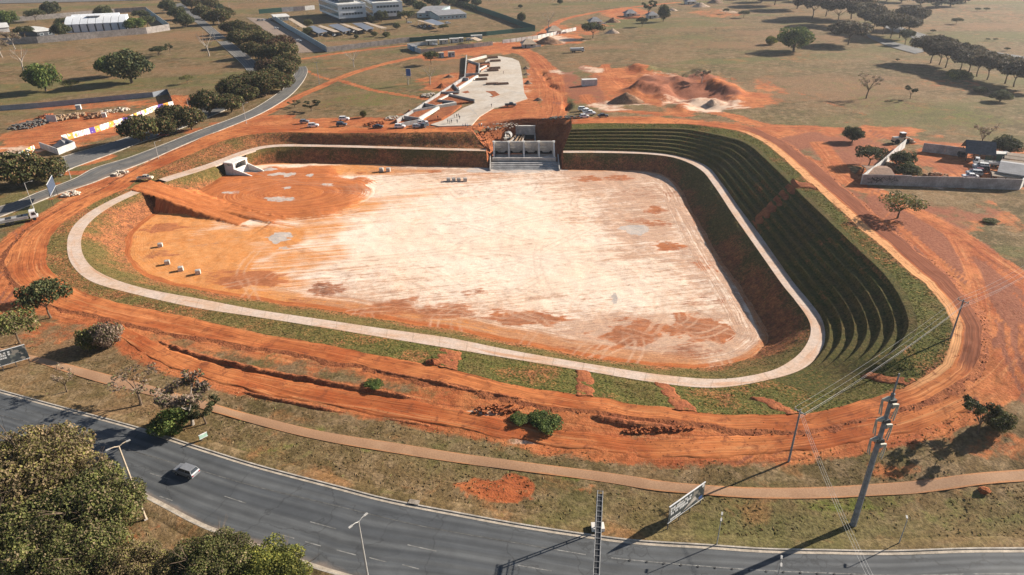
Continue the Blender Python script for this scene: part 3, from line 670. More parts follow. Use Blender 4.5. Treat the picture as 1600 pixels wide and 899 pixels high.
for (px, py, rx, ry, s) in [(560, 155, 90, 18, .6), (1420, 170, 130, 30, .55), (1520, 185, 100, 24, .6), (1300, 130, 80, 20, .4), (400, 710, 200, 40, .45), (1340, 790, 200, 26, .7), (1520, 800, 140, 30, .5),
                         (900, 745, 40, 9, 1.1), (650, 650, 60, 6, .9), (850, 655, 50, 14, .8), (250, 610, 120, 20, .3), (600, 700, 140, 14, .4), (1000, 780, 80, 20, .3), (1130, 140, 40, 14, .4), (1100, 60, 120, 24, .35),
                         (350, 70, 60, 16, .5), (60, 60, 80, 14, .3), (470, 670, 110, 12, .5), (770, 660, 60, 10, .6), (600, 590, 160, 14, .35), (530, 810, 60, 20, .4)]:
    np.maximum(green, s*sstep(0, 0.6, gell(px, py, rx, ry)), out=green)
for (px, py, rx, ry, s) in [(900, 110, 50, 9, .8), (960, 165, 80, 10, .7), (1120, 165, 70, 12, .8), (1060, 125, 70, 16, .5), (870, 62, 60, 8, .8), (1150, 15, 50, 6, .8), (20, 240, 60, 12, .7), (1450, 300, 90, 8, .9), (720, 650, 70, 10, .9),
                         (830, 690, 60, 6, .6), (1075, 160, 60, 16, .6), (185, 272, 40, 8, .7), (900, 72, 40, 6, .5), (1250, 60, 70, 10, .2), (820, 130, 30, 30, .4), (770, 64, 60, 5, .6)]:
    np.maximum(pale, s*sstep(0, 0.5, gell(px, py, rx, ry)), out=pale)
for (px, py, rx, ry, s) in [(1400, 340, 130, 70, 1.3), (1500, 430, 160, 120, 1.3), (1280, 230, 110, 30, 1.0), (1075, 140, 90, 26, .9), (1020, 135, 50, 16, 1.1), (1480, 262, 90, 16, .5), (1340, 225, 90, 30, .7), (900, 125, 40, 40, .7), (930, 165, 40, 16, .6), (1330, 280, 60, 30, .6), (1280, 235, 50, 16, .6), (1570, 540, 120, 130, 1.2), (1470, 640, 110, 34, .6), (840, 90, 60, 20, .9), (860, 140, 20, 30, .5), (1500, 330, 100, 22, .7),
                         (780, 76, 60, 5, .7), (1000, 150, 60, 12, .5), (990, 165, 90, 10, .4), (1070, 655, 140, 8, .8), (1300, 690, 60, 8, .7), (60, 440, 50, 30, .5), (1150, 130, 40, 14, .5)]:
    np.maximum(darkg, s*sstep(0, 0.5, gell(px, py, rx, ry)), out=darkg)
TRACKS = [  # pixel polyline, width in metres, strength
 ([(186, 515), (240, 548), (300, 573), (400, 598), (500, 614), (600, 633), (700, 652), (800, 672), (900, 689), (1025, 701), (1125, 699), (1225, 692), (1330, 678)], 7.5, .75),
 ([(700, 628), (800, 640), (900, 655), (1000, 672), (1100, 680), (1200, 678), (1300, 668)], 6, .8),
 ([(400, 185), (440, 165), (475, 147), (525, 125), (575, 107), (637, 92), (690, 84), (770, 76)], 5.0, 1.1),
 ([(535, 127), (587, 142), (650, 152), (690, 158)], 3.2, .9), ([(477, 110), (505, 122), (525, 125)], 2.5, .8), ([(475, 92), (540, 82), (625, 72), (660, 70)], 6, .8),
 ([(740, 84), (790, 76), (825, 84), (848, 105), (862, 135), (866, 165), (862, 183)], 10, 1.2), ([(862, 42), (882, 30), (940, 18), (1000, 10), (1060, 4)], 6, 1.0), ([(800, 74), (840, 58), (862, 42)], 8, 1.0),
 ([(1075, 167), (1125, 177), (1199, 197), (1275, 200), (1375, 212), (1425, 220)], 5.5, 1.1), ([(945, 102), (958, 128), (1000, 148), (1075, 167)], 4, 1.1), ([(915, 150), (930, 165), (990, 175), (1075, 180)], 5, .9),
 ([(1200, 130), (1260, 150), (1300, 163), (1350, 180)], 2.5, .5), ([(1425, 222), (1500, 228), (1600, 236)], 7, .7), ([(1280, 225), (1330, 285), (1372, 300), (1435, 332), (1500, 370), (1560, 412), (1640, 470)], 5.5, 1.1),
 ([(1485, 360), (1510, 405), (1530, 455), (1540, 520)], 3.2, 1.0), ([(1400, 350), (1460, 405), (1500, 450), (1535, 490)], 2.4, 1.0), ([(1260, 245), (1320, 315), (1400, 385), (1470, 445), (1515, 500)], 2.4, .9),
 ([(1620, 520), (1560, 590), (1480, 640), (1400, 670), (1300, 690)], 6, 1.15), ([(1640, 560), (1570, 610), (1500, 650), (1420, 678)], 3.5, 1.0),
 ([(0, 430), (40, 380), (110, 330), (160, 300), (200, 285)], 14, 1.1), ([(0, 455), (60, 470), (130, 485), (190, 500)], 9, 1.0), ([(200, 285), (230, 262), (300, 225), (380, 190), (440, 183)], 7, 1.1),
 ([(330, 212), (420, 192), (560, 192), (690, 194), (740, 197)], 8, 1.1), ([(800, 186), (860, 190), (893, 187)], 8, 1.2), ([(740, 197), (800, 184), (830, 181), (870, 183)], 6, 1.2),
 ([(60, 300), (110, 285), (200, 255)], 3, .4), ([(90, 272), (160, 268), (200, 262)], 5, .9),
 ([(270, 150), (290, 165), (300, 175)], 4, .9), ([(1360, 262), (1330, 290)], 4, .8)]
tcov = np.zeros(GX.shape); ts = GX*0.985+GY*0.17; td = -GX*0.17+GY*0.985
# default streak direction on the bare right side follows the perimeter road
dP, sP, oP = seg_dist(GX, GY, R4[::4, :2])
nearring = dP < 45
ts = np.where(nearring, sP, ts); td = np.where(nearring, oP, td)
for (pl, wd, st) in TRACKS:
    line = Pxy(pl); line = catmull(line, 4)
    lo = line.min(0)-wd*2; hi = line.max(0)+wd*2
    mk = (GX > lo[0]) & (GX < hi[0]) & (GY > lo[1]) & (GY < hi[1])
    if not mk.any(): continue
    d_, s_, o_ = seg_dist(GX[mk], GY[mk], line)
    c_ = st*sstep(wd*0.85, wd*0.35, d_)
    cur = dirt[mk]; dirt[mk] = np.maximum(cur, c_)
    u = c_ > tcov[mk]; a = tcov[mk]; a[u] = c_[u]; tcov[mk] = a
    a = ts[mk]; a[u] = s_[u]; ts[mk] = a; a = td[mk]; a[u] = o_[u]*1.3; td[mk] = a
    dk = darkg[mk]; darkg[mk] = dk*(1-0.8*np.clip(c_, 0, 1))
rg = random.Random(8)
for k in range(90):      # single wheel ruts across the bare ground
    ax_, ay_ = [(rg.uniform(1300, 1620), rg.uniform(300, 680)), (rg.uniform(1200, 1500), rg.uniform(195, 300)), (rg.uniform(-40, 130), rg.uniform(330, 480)), (rg.uniform(800, 1180), rg.uniform(95, 180))][rg.choice((0, 0, 0, 1, 2, 3))]
    c_ = P(ax_, ay_)[:2]; i_ = int(np.argmin(np.hypot(R4[:, 0]-c_[0], R4[:, 1]-c_[1]))); tg = R4[min(i_+1, NS-1)]-R4[i_-1]; a_ = math.atan2(tg[1], tg[0])+rg.gauss(0, .5); ln = rg.uniform(15, 50); cv = rg.gauss(0, .02); pts = []
    for j in range(10): pts.append(tuple(c_)); c_ = c_+np.array([math.cos(a_), math.sin(a_)])*ln/10; a_ += cv*ln/10
    pts = np.array(pts); lo, hi = pts.min(0)-3, pts.max(0)+3; mk = (GX > lo[0]) & (GX < hi[0]) & (GY > lo[1]) & (GY < hi[1])
    if not mk.any(): continue
    d_, s_, o_ = seg_dist(GX[mk], GY[mk], pts); rutm = sstep(.75, .2, np.abs(np.abs(o_)-1.05))*(d_ < 2.4)*rg.uniform(.5, 1)
    if rg.random() < .6: darkg[mk] = darkg[mk]*(1-.95*rutm)
    else: darkg[mk] = np.maximum(darkg[mk], rutm)
    GZ[mk] -= .08*rutm
halo = np.clip(1-dP/7.0, 0, 1); np.maximum(dirt, .85*halo*(~inside(GX, GY, R4[:, :2])), out=dirt)
# excavated ground: hollows, cuts and banks of the borrow pit
def gauss(px, py, rx, ry, h, rot=0.0):
    GZ[...] += h*sstep(0, 0.75, gell(px, py, rx, ry, rot))
gauss(1020, 138, 42, 9, 3.2, -0.75); gauss(1005, 108, 30, 7, 2.0); gauss(1095, 118, 34, 9, 2.6, -.2); gauss(1140, 140, 20, 12, 1.8); gauss(1070, 140, 70, 22, -1.6)
_pm = sstep(0, .45, gell(1072, 137, 112, 36)); GZ += _pm*((fnoise(GX*.045, GY*.045, 61, 4)-.5)*8+(fnoise(GX*.15, GY*.15, 62, 3)-.5)*2.5); darkg = np.maximum(darkg, 1.2*_pm*sstep(.45, .62, fnoise(GX*.05, GY*.05, 63, 4)))
gauss(858, 128, 3, 26, -2.2, 0.12); gauss(885, 165, 9, 9, -2.5)
gauss(350, 62, 20, 4, .4)
# hole under the basin, roads etc.
hole = np.vstack([(R3*0.45+R4*0.55)[:, :2], Pxy([(760, 197), (800, 187), (840, 186.5), (870, 187)])])
hin = inside(GX, GY, hole)
GROUND_HIN = hin
gf = grid_faces(len(ys), len(us)); hv = hin.ravel(); gf = gf[~hv[gf].all(1)]
# vertices inside the hole next to its rim sink so that the road sheet covers the ragged edge
GZ = np.where(hin, GZ-1.2, GZ)
ground = mesh_np('ground', np.stack([GX, GY, GZ], -1).reshape(-1, 3), gf, M['ground'], None, None,
                 {'dirt': dirt, 'green': green, 'pale': pale, 'dark': darkg, 'ts': ts, 'td': td}, True)
ground['kind'] = 'structure'

# ================================================================== ROADS
def m_asphalt(name, base, worn):
    t = NT(name, 0.8, 0.35); p = t.pos(); u = t.uv()
    a = t.noise(t.mapping(u, (0.02, 0.55, 1)), 1, 5, 0.6, 0.3); b = t.noise(p, 0.2, 5, 0.65); c = t.noise(p, 8, 2)
    col = t.mix(t.ramp(a, 0.38, 0.64), base, worn); col = t.scalec(col, t.ramp(b, 0.3, 0.7, 0.85, 1.12))
    sx = t.n.new('ShaderNodeSeparateXYZ'); t.link(u, sx.inputs[0]); wp = t.math('SINE', t.math('MULTIPLY', sx.outputs[1], 3.5)); col = t.scalec(col, t.ramp(t.math('ADD', wp, t.math('MULTIPLY', t.math('SUBTRACT', a, 0.5), 3.0)), -1.0, 1.2, 1.12, 0.84))
    pt_ = t.noise(t.mapping(u, (0.05, 0.25, 1)), 1, 2, 0.4); col = t.scalec(col, t.ramp(pt_, 0.60, 0.62, 1.0, 0.86))
    ck = t.n.new('ShaderNodeTexVoronoi'); ck.feature = 'DISTANCE_TO_EDGE'; ck.inputs['Scale'].default_value = 0.09
    wv = t.n.new('ShaderNodeVectorMath'); wv.operation = 'ADD'; t.link(p, wv.inputs[0])
    nz = t.n.new('ShaderNodeTexNoise'); nz.inputs['Scale'].default_value = 0.25; nz.inputs['Detail'].default_value = 4; t.link(p, nz.inputs['Vector'])
    sc_ = t.n.new('ShaderNodeVectorMath'); sc_.operation = 'SCALE'; sc_.inputs['Scale'].default_value = 6; t.link(nz.outputs['Color'], sc_.inputs[0]); t.link(sc_.outputs[0], wv.inputs[1])
    t.link(wv.outputs[0], ck.inputs['Vector'])
    crack = t.ramp(ck.outputs['Distance'], 0.0, 0.014, 0.55, 0.0)
    col = t.mix(crack, col, (0.03, 0.03, 0.03))
    dust = t.ramp(t.math('ADD', t.attr('dust'), t.math('MULTIPLY', t.math('SUBTRACT', b, 0.5), 0.8)), 0.3, 0.9)
    col = t.mix(t.math('MULTIPLY', dust, 0.7), col, (0.30, 0.20, 0.13))
    return t.out(t.scalec(col, t.ramp(c, 0.2, 0.8, 0.88, 1.1)), c, 0.12, 0.02)
M['asphalt'] = m_asphalt('worn_asphalt', (0.060, 0.064, 0.068), (0.092, 0.095, 0.096))
M['asphalt_old'] = m_asphalt('dusty_asphalt', (0.108, 0.106, 0.102), (0.165, 0.148, 0.128))
M['kerb'] = plain('kerb_concrete', (0.42, 0.37, 0.31), 0.85, 0.2, grime=0.35, scale=0.8)
M['gutter'] = plain('gutter_concrete', (0.44, 0.37, 0.29), 0.85, 0.2, grime=0.35, scale=0.8)
M['paint'] = plain('worn_white_road_paint', (0.25, 0.243, 0.225), 0.7, 0.2, grime=0.6, scale=1.2)
M['paint_faded'] = plain('faded_road_paint', (0.135, 0.13, 0.12), 0.8, 0.2, grime=0.6, scale=1.0)
M['cycle'] = m_path.__call__()
def cyc():
    t = NT('pinkish_cycle_path', 0.9, 0.2); p = t.pos(); u = t.uv()
    a = t.noise(p, 0.1, 5, 0.6); c = t.noise(p, 4, 3); e = t.math('ABSOLUTE', t.attr('cross'))
    col = t.mix(t.ramp(a, 0.4, 0.62), (0.31, 0.175, 0.098), (0.36, 0.215, 0.125))
    ed = t.ramp(t.math('ADD', e, t.math('MULTIPLY', t.math('SUBTRACT', a, 0.5), 1.2)), 0.7, 1.05)
    col = t.mix(ed, col, (0.44, 0.20, 0.085))
    return t.out(t.scalec(col, t.ramp(c, 0.3, 0.7, 0.88, 1.1)), c, 0.2, 0.03)
M['cycle'] = cyc()
def ribbon(name, A, B, mat, dz, nt=8, per=8, parent=None, kind='structure', fit='ground', attrs=None, mid=0.0):
    """sheet between two pixel edge lines laid on the ground"""
    a = catmull([P(*q) for q in A], per); b = catmull([P(*q) for q in B], per)
    tt = np.linspace(0, 1, nt); V = a[:, None]*(1-tt)[None, :, None]+b[:, None]*tt[None, :, None]
    z = G(V[..., 0], V[..., 1])
    V[..., 2] = z+dz+mid*np.sin(np.pi*tt)[None, :]
    s = np.concatenate([[0], np.cumsum(np.linalg.norm(np.diff(a[:, :2], axis=0), axis=1))]); w_ = np.linalg.norm((b-a)[:, :2], axis=1)
    uv = np.stack([np.repeat(s[:, None], nt, 1), w_[:, None]*tt[None]], -1)
    at = {k: np.broadcast_to(f(s[:, None], tt[None, :]), V.shape[:2]) for k, f in (attrs or {}).items()}
    o = mesh_np(name, V.reshape(-1, 3), grid_faces(len(a), nt)[:, ::-1], mat, parent, uv.reshape(-1, 2), at, True)
    if parent is None and kind: o['kind'] = kind
    return o, a, b
def bar_along(line, w_, h, off=0.0, sgn=1):
    """kerb-like bar following a line of ground points: returns vertex and face arrays"""
    L = np.asarray(line)[:, :2]; t = np.gradient(L, axis=0); t /= np.linalg.norm(t, axis=1)[:, None]; n = np.stack([-t[:, 1], t[:, 0]], 1)*sgn
    z = G(L[:, 0], L[:, 1])
    cols = []
    for o_, zz in ((off, -0.3), (off, h), (off+w_, h), (off+w_, -0.3)):
        p = L+n*o_; cols.append(np.column_stack([p, z+zz]))
    V = np.stack(cols, 1); return V.reshape(-1, 3), grid_faces(len(L), 4)
ROAD_DZ = 0.20
NK = [(-260, 545), (-120, 580), (0, 612), (112, 642.5), (225, 673.5), (310, 701), (400, 729), (525, 762), (625, 787), (800, 820), (930, 840), (1025, 850), (1200, 861), (1400, 864), (1600, 860), (1800, 850), (2000, 835)]
SK = [(-300, 640), (-150, 672), (0, 700), (100, 727), (185, 757), (250, 790), (325, 828), (462, 878), (530, 900), (650, 932), (800, 962), (930, 982), (1080, 995), (1300, 1003), (1500, 1000), (1750, 985), (2000, 965)]
road, nk, sk = ribbon('main_road', NK, SK, M['asphalt'], ROAD_DZ, 14, 10, attrs={'dust': lambda s, t: 0.75*sstep(0.82, 1.0, t)*sstep(300, 180, s)+0*s+0*t})
kr, ge = None, None
def kerb_line(name, line, sgn, gutter=True):
    V, f_ = bar_along(line, 0.25, ROAD_DZ+0.14, 0.0, sgn); o = mesh_np(name, V, f_ if sgn > 0 else f_[:, ::-1], M['kerb']); o['kind'] = 'structure'
    if gutter:
        V, f_ = bar_along(line, 0.55, ROAD_DZ+0.012, -0.55, sgn); g = mesh_np('gutter', V, f_ if sgn > 0 else f_[:, ::-1], M['gutter'], o)
    return o
kerb_line('kerb', nk, 1); kerb_line('kerb', sk, -1)
# narrow planted strip levels up to the kerb
def berm(name, line, sgn, w_=3.0):
    L = np.asarray(line)[:, :2]; t = np.gradient(L, axis=0); t /= np.linalg.norm(t, axis=1)[:, None]; n = np.stack([-t[:, 1], t[:, 0]], 1)*sgn
    cols = []
    for o_, zz in ((0.2, ROAD_DZ+0.11), (w_*.5, ROAD_DZ+0.08), (w_, -0.3)):
        p = L+n*o_; cols.append(np.column_stack([p, G(p[:, 0], p[:, 1])+zz+(0.0 if o_ < 1 else 0.1*fnoise(p[:, 0], p[:, 1], 5))]))
    V = np.stack(cols, 1); f_ = grid_faces(len(L), 3); z0 = np.zeros(len(L)*3)
    o = mesh_np(name, V.reshape(-1, 3), f_ if sgn > 0 else f_[:, ::-1], M['ground'], None, None, {'dirt': z0, 'green': z0+.15, 'pale': z0, 'dark': z0, 'ts': V[..., 0].ravel(), 'td': V[..., 1].ravel()}, True)
    o['kind'] = 'structure'
berm('road_verge', nk, 1); berm('road_verge', sk, -1)
def stripe(pts, w_, mat, dz=ROAD_DZ+0.012, per=5, parent=road):
    L = catmull([P(*q)[:2] for q in pts], per); t = np.gradient(L, axis=0); t /= np.linalg.norm(t, axis=1)[:, None]; n = np.stack([-t[:, 1], t[:, 0]], 1)
    V = np.stack([np.column_stack([L+n*o_, G((L+n*o_)[:, 0], (L+n*o_)[:, 1])+dz]) for o_ in (-w_/2, w_/2)], 1)
    return mesh_np('lane_marking', V.reshape(-1, 3), grid_faces(len(L), 2), mat, parent)
stripe([(-150, 618), (0, 650), (150, 690), (300, 733), (400, 762), (530, 793), (660, 824), (800, 849), (870, 861)], 0.14, M['paint_faded'])
stripe([(955, 873.5), (1080, 885), (1200, 893.5), (1400, 901), (1600, 899)], 0.16, M['paint'])
for a, b in [((26, 678), (52, 685)), ((131, 707), (155, 714)), ((235, 741), (267, 751)), ((351, 777), (385, 788)), ((485, 817), (525, 828)), ((637, 853), (682, 863)), ((809, 885), (862, 894)), ((870, 861), (915, 868.5)),
             ((217, 765), (234, 771)), ((250, 777), (270, 784)), ((435, 836), (460, 843)), ((477, 848), (502, 855)), ((526, 861), (556, 869)), ((577, 873), (604, 880)), ((629, 884), (655, 891))]:
    stripe([a, b], 0.16, M['paint'], per=3)
M['stud'] = plain('black_road_stud', (0.035, 0.035, 0.035), 0.6)
for i in range(16):
    f_ = i/15; x = 984+f_*400; y = np.interp(x, [955, 1080, 1200, 1400], [873.5, 885, 893.5, 901]); p = P(x, y, ROAD_DZ)
    MB().prism([(p[0]+math.cos(a)*.16, p[1]+math.sin(a)*.16) for a in np.linspace(0, 2*math.pi, 9)[:-1]], p[2], p[2]+.07).build('road_stud', M['stud'], road)
# north-west avenue, two carriageways and their islands
NB = [(-120, 372), (0, 339), (85, 306), (145, 286), (200, 264), (247, 245), (292, 225), (345, 204), (399, 182), (445, 156), (470, 132), (480, 113), (477, 104)]
FB = [(-130, 345), (0, 324), (62, 301), (117, 280), (150, 263), (205, 246), (260, 225), (330, 198), (398, 170), (436, 145), (455, 126), (461, 114), (460, 106)]
av1, av1n, av1f = ribbon('avenue_near_carriageway', FB, NB, M['asphalt_old'], 0.16, 8, 8, attrs={'dust': lambda s, t: 0.35*sstep(0.6, 1, t)+0.3*sstep(120, 60, s)+0*t})
FB2 = [(60, 262), (95, 247), (170, 225), (230, 205), (310, 172), (365, 143), (388, 120), (378, 100), (352, 76), (322, 48), (300, 30), (270, 8)]
NB2 = [(95, 276), (116, 262), (212, 226), (255, 212), (325, 184), (385, 155), (408, 122), (400, 99), (370, 74), (335, 46), (312, 27), (282, 5)]
av2, av2f, av2n = ribbon('avenue_far_carriageway', FB2, NB2, M['asphalt_old'], 0.16, 6, 8, attrs={'dust': lambda s, t: 0.1+0*s+0*t})
def kerb_far(name, line, sgn):
    V, f_ = bar_along(line, 0.3, 0.28, 0.0, sgn); o = mesh_np(name, V, f_ if sgn > 0 else f_[:, ::-1], M['kerb']); o['kind'] = 'structure'
kerb_far('kerb', av1f, -1); kerb_far('kerb', av1n, 1); kerb_far('kerb', av2n, -1); kerb_far('kerb', av2f, 1)
lot, _, _ = ribbon('paved_lot', [(385, 28), (410, 45), (430, 60), (452, 84)], [(416, 29), (440, 42), (470, 58), (512, 81)], M['asphalt_old'], 0.2, 6, 6, attrs={'dust': lambda s, t: 0.75+0*s+0*t})
lot2, _, _ = ribbon('distant_highway', [(-60, 2), (100, -1), (320, -6)], [(-60, 7.5), (110, 4), (260, 0)], M['asphalt_old'], 0.5, 4, 4, attrs={'dust': lambda s, t: 0.1+0*s+0*t})
r2, _, _ = ribbon('right_hand_road', [(1305, -4), (1352, 15), (1405, 42), (1440, 53), (1500, 72), (1560, 83), (1640, 95)], [(1300, 2), (1335, 16), (1385, 45), (1425, 60), (1480, 84), (1540, 98), (1640, 125)], M['asphalt_old'], 0.35, 6, 6, attrs={'dust': lambda s, t: -0.1+0*s+0*t})
r3, _, _ = ribbon('connecting_road', [(1350, 52), (1395, 66), (1450, 80)], [(1358, 60), (1385, 72), (1430, 85)], M['asphalt_old'], 0.3, 4, 5, attrs={'dust': lambda s, t: 0*s+0*t})
# cycle path and the outer construction track
CU = [(-60, 530), (20, 549), (88, 565), (170, 586), (250, 607.5), (325, 629), (400, 650), (500, 674), (650, 698), (800, 720), (975, 743), (1075, 756.5), (1200, 763), (1350, 758), (1470, 747), (1600, 734), (1760, 715)]
CL = [(-70, 538), (15, 556), (62, 569), (162, 600), (270, 627), (335, 645), (405, 665), (480, 684), (600, 706), (800, 735), (950, 755), (1050, 770), (1200, 780), (1375, 775), (1480, 766), (1600, 753), (1770, 735)]
cyp, _, _ = ribbon('cycle_path', CU, CL, M['cycle'], 0.10, 7, 8, attrs={'cross': lambda s, t: t*2-1+0*s}, mid=0.05)
TU = [(188, 503), (237, 531), (300, 557), (400, 583), (500, 602), (600, 620), (700, 636), (800, 657), (920, 677), (1025, 686), (1125, 682), (1220, 676), (1310, 662), (1400, 645), (1480, 615)]
TL = [(186, 528), (243, 566), (300, 588), (400, 614), (480, 628), (560, 645), (700, 668), (800, 688), (900, 701), (1025, 716), (1120, 716), (1225, 708), (1330, 694), (1430, 672), (1530, 632)]
track, tu, tl = ribbon('outer_dirt_track', TU, TL, M['dirt'], 0.10, 16, 10, attrs={'dark': lambda s, t: 0.25+0*s+0*t})
me = track.data; co = np.zeros(len(me.vertices)*3, np.float32); me.vertices.foreach_get('co', co); co = co.reshape(-1, 3)
co[:, 2] += (fnoise(co[:, 0]*.5, co[:, 1]*.5, 91, 4)-.5)*0.3; n_ = len(tu)
cr = np.tile(np.linspace(0, 1, 16), n_); edge_ = np.abs(cr*2-1) > 0.99; co[edge_, 2] -= 0.28
jj = (fnoise(co[:, 0]*.22, co[:, 1]*.22, 93, 4)-.5)*2.4; co[:, 1] += jj*np.clip((np.abs(cr*2-1)-.6)/.4, 0, 1)
me.vertices.foreach_set('co', co.ravel()); me.update()
# scraped-up ridge of clods along the upper side of that track, and the low scarp under the perimeter road
def ridge(name, pts, w_, h, mat, seed, kind='stuff', dz=0.0):
    L = catmull([P(*q)[:2] for q in pts], 26); t = np.gradient(L, axis=0); t /= np.linalg.norm(t, axis=1)[:, None]; n = np.stack([-t[:, 1], t[:, 0]], 1)
    nt = 9; tt = np.linspace(-1, 1, nt); V = np.zeros((len(L), nt, 3))
    V[..., :2] = L[:, None]+n[:, None]*(tt*w_)[None, :, None]
    nz = fnoise(V[..., 0]*0.9, V[..., 1]*0.9, seed, 4); nzl = fnoise(V[..., 0]*0.12, V[..., 1]*0.12, seed+9, 3)
    V[..., 2] = G(V[..., 0], V[..., 1])+dz-0.25+(np.cos(tt*np.pi/2)[None, :])*(h*(0.25+1.3*nzl)*(0.45+1.1*nz)+0.2)
    fi = np.arange(len(L)); V[..., 2] -= (1.4*h*(1-sstep(0, 30, fi)*sstep(0, 30, len(L)-1-fi)))[:, None]
    o = mesh_np(name, V.reshape(-1, 3), grid_faces(len(L), nt), mat, None, None, None, False); o['kind'] = kind; return o
ridge('clod_ridge', [(235, 528), (300, 553), (400, 578), (500, 597), (600, 615), (690, 632)], 1.0, 0.75, M['cut'], 5)
ridge('clod_ridge', [(545, 571), (600, 582), (650, 592), (720, 607), (800, 622), (860, 634)], 0.8, 0.45, M['cut'], 15)
ridge('clod_ridge', [(880, 645), (950, 657), (1040, 669), (1110, 675)], 1.4, 0.7, M['cut'], 25)
ridge('clod_ridge', [(350, 607), (420, 622), (500, 638), (560, 648)], 0.8, 0.45, M['cut'], 35)
ridge('clod_ridge', [(560, 650), (640, 660), (700, 671)], 0.8, 0.5, M['cut'], 37)

# ================================================================== SPILLWAY, ITS CUTTING AND THE INTAKE
M['concrete'] = plain('raw_concrete', (0.52, 0.465, 0.41), 0.85, 0.2, grime=0.35, scale=0.5)
M['concrete_new'] = plain('new_pale_concrete', (0.68, 0.63, 0.56), 0.8, 0.2, grime=0.2, scale=0.4)
M['concrete_grey'] = plain('grey_concrete', (0.37, 0.355, 0.34), 0.85, 0.2, grime=0.35, scale=0.5)
M['white_wall'] = plain('white_render', (0.70, 0.67, 0.62), 0.75, 0.2, grime=0.2, scale=0.4)
M['dark'] = plain('dark_opening', (0.03, 0.032, 0.035), 0.6)
M['wood'] = plain('weathered_plank', (0.30, 0.20, 0.12), 0.85, grime=0.35)
M['rubble'] = plain('broken_rubble', (0.42, 0.33, 0.26), 0.9, grime=0.4, scale=1.0)
e0, e1 = NS-1, 0
def A3(p): return np.array(p, float)
topl = [R0[e0], R1[e0], R2[e0], (R2[e0]+R3[e0])/2, R3[e0], R4[e0], P(775, 192, .3), P(800, 187.5, .3), P(822, 185.5, .3), P(845, 185.5, .3), P(870, 186, .3), R4[e1], R3[e1], TT[e1], (R2[e1]+TT[e1])/2, R2[e1], R1[e1], R0[e1]]
botl = [(-8.3, 257.8, -5.4), (-7.6, 261, -5.2), (-7.3, 264, -4.6), (-7.0, 268, -3.8), (-6.5, 273, -3.4), (-5.0, 279, -2.6), (-1.5, 283.5, -1.6), (1.5, 285.6, -1.2), (5, 286.2, -1.1), (9.5, 286.2, -1.1), (13, 285.0, -1.2), (17.0, 281, -2), (18.4, 276, -2.8), (19.0, 271, -3.4), (19.2, 267, -4.0), (19.4, 262.6, -4.8), (19.6, 259, -5.2), (20.2, 255.3, -5.4)]
tp, bt = catmull(topl, 5), catmull(botl, 5)
nt = 14; tt = np.linspace(0, 1, nt); bow = 0.35*np.sin(np.pi*tt)
V = tp[:, None]*(1-tt)[None, :, None]+bt[:, None]*tt[None, :, None]
V[..., 2] += (fnoise(V[..., 0]*.5, V[..., 1]*.5, 3, 4)-.5)*0.9*np.minimum(1, 4*tt*(1-tt))[None]
cut = mesh_np('spillway_cutting', V.reshape(-1, 3), grid_faces(len(tp), nt), M['cut'], None, None, None, True); cut['kind'] = 'structure'
# apron of earth that closes the top edge, and the floor of the cutting
cen = np.array([6, 270.])
ap = tp[20:61].copy(); ou = ap.copy(); dv = ou[:, :2]-cen; dv /= np.linalg.norm(dv, axis=1)[:, None]; ou[:, :2] += dv*4.5; ou[:, 2] = G(ou[:, 0], ou[:, 1])-0.15
md = (ap+ou)/2; md[:, 2] = G(md[:, 0], md[:, 1])+0.25
mesh_np('cutting_edge', np.stack([ap, md, ou], 1).reshape(-1, 3), grid_faces(len(ap), 3)[:, ::-1], M['cut'], None, None, None, True)['kind'] = 'structure'
fb = bt[8:-8]; ctr = np.array([6.5, 271, -3.2]); vv = np.vstack([fb, ctr[None]]); n = len(fb)
mesh_np('cutting_floor', vv, np.array([[i, i+1, n] for i in range(n-1)]), M['cut'], None, None, None, True)['kind'] = 'structure'

sp = empty('spillway', (6, 262, -5.2)); tag(sp, 'grey concrete spillway with four open bays and a stepped apron', 'spillway')
def part(mb, name, mat, par, smooth=False):
    """place world-coordinate geometry under an Empty that is only moved, never turned"""
    o = mb.build(name, mat, par, smooth); l = par.location
    q = par
    while q.parent: q = q.parent
    o.data.transform(Matrix.Translation(-Vector(q.location))); return o
x0s, x1s = -6.2, 17.7; ya = -0.055
def yb(x, y): return y+ya*(x-6)       # the row stands slightly askew to the view
rz_s = math.atan(ya)
for k in range(4):
    part(MB().box(6, 256.2+k*1.35, -5.5+0.42*k/1, 26.5, 1.6, 1.0, rz_s), 'apron_step', M['concrete_grey'], sp)
part(MB().box(5.8, 262.3, -3.1, 25.2, 1.3, 1.5, rz_s), 'sill_beam', M['concrete'], sp)
for k in range(5):
    x = x0s+(x1s-x0s)*k/4; y = yb(x, 0)
    pr_ = [(262.6, -3.0), (262.6, -2.2), (266.4, 2.3), (268.6, 2.3), (268.6, -3.0)]
    part(MB().profile([(u+y, v) for u, v in pr_], (0, 1, 0), (1, 0, 0), (x, 0, 0), -0.28, 0.28), 'pier', M['concrete_new'], sp)
    part(MB().box(x, 267.6+y, 2.45, 1.0, 1.1, 0.5, rz_s), 'pier_cap', M['white_wall'], sp)
part(MB().box(5.75, 268.9, 2.05, 24.4, 0.45, 0.5, rz_s), 'top_beam', M['concrete_new'], sp)
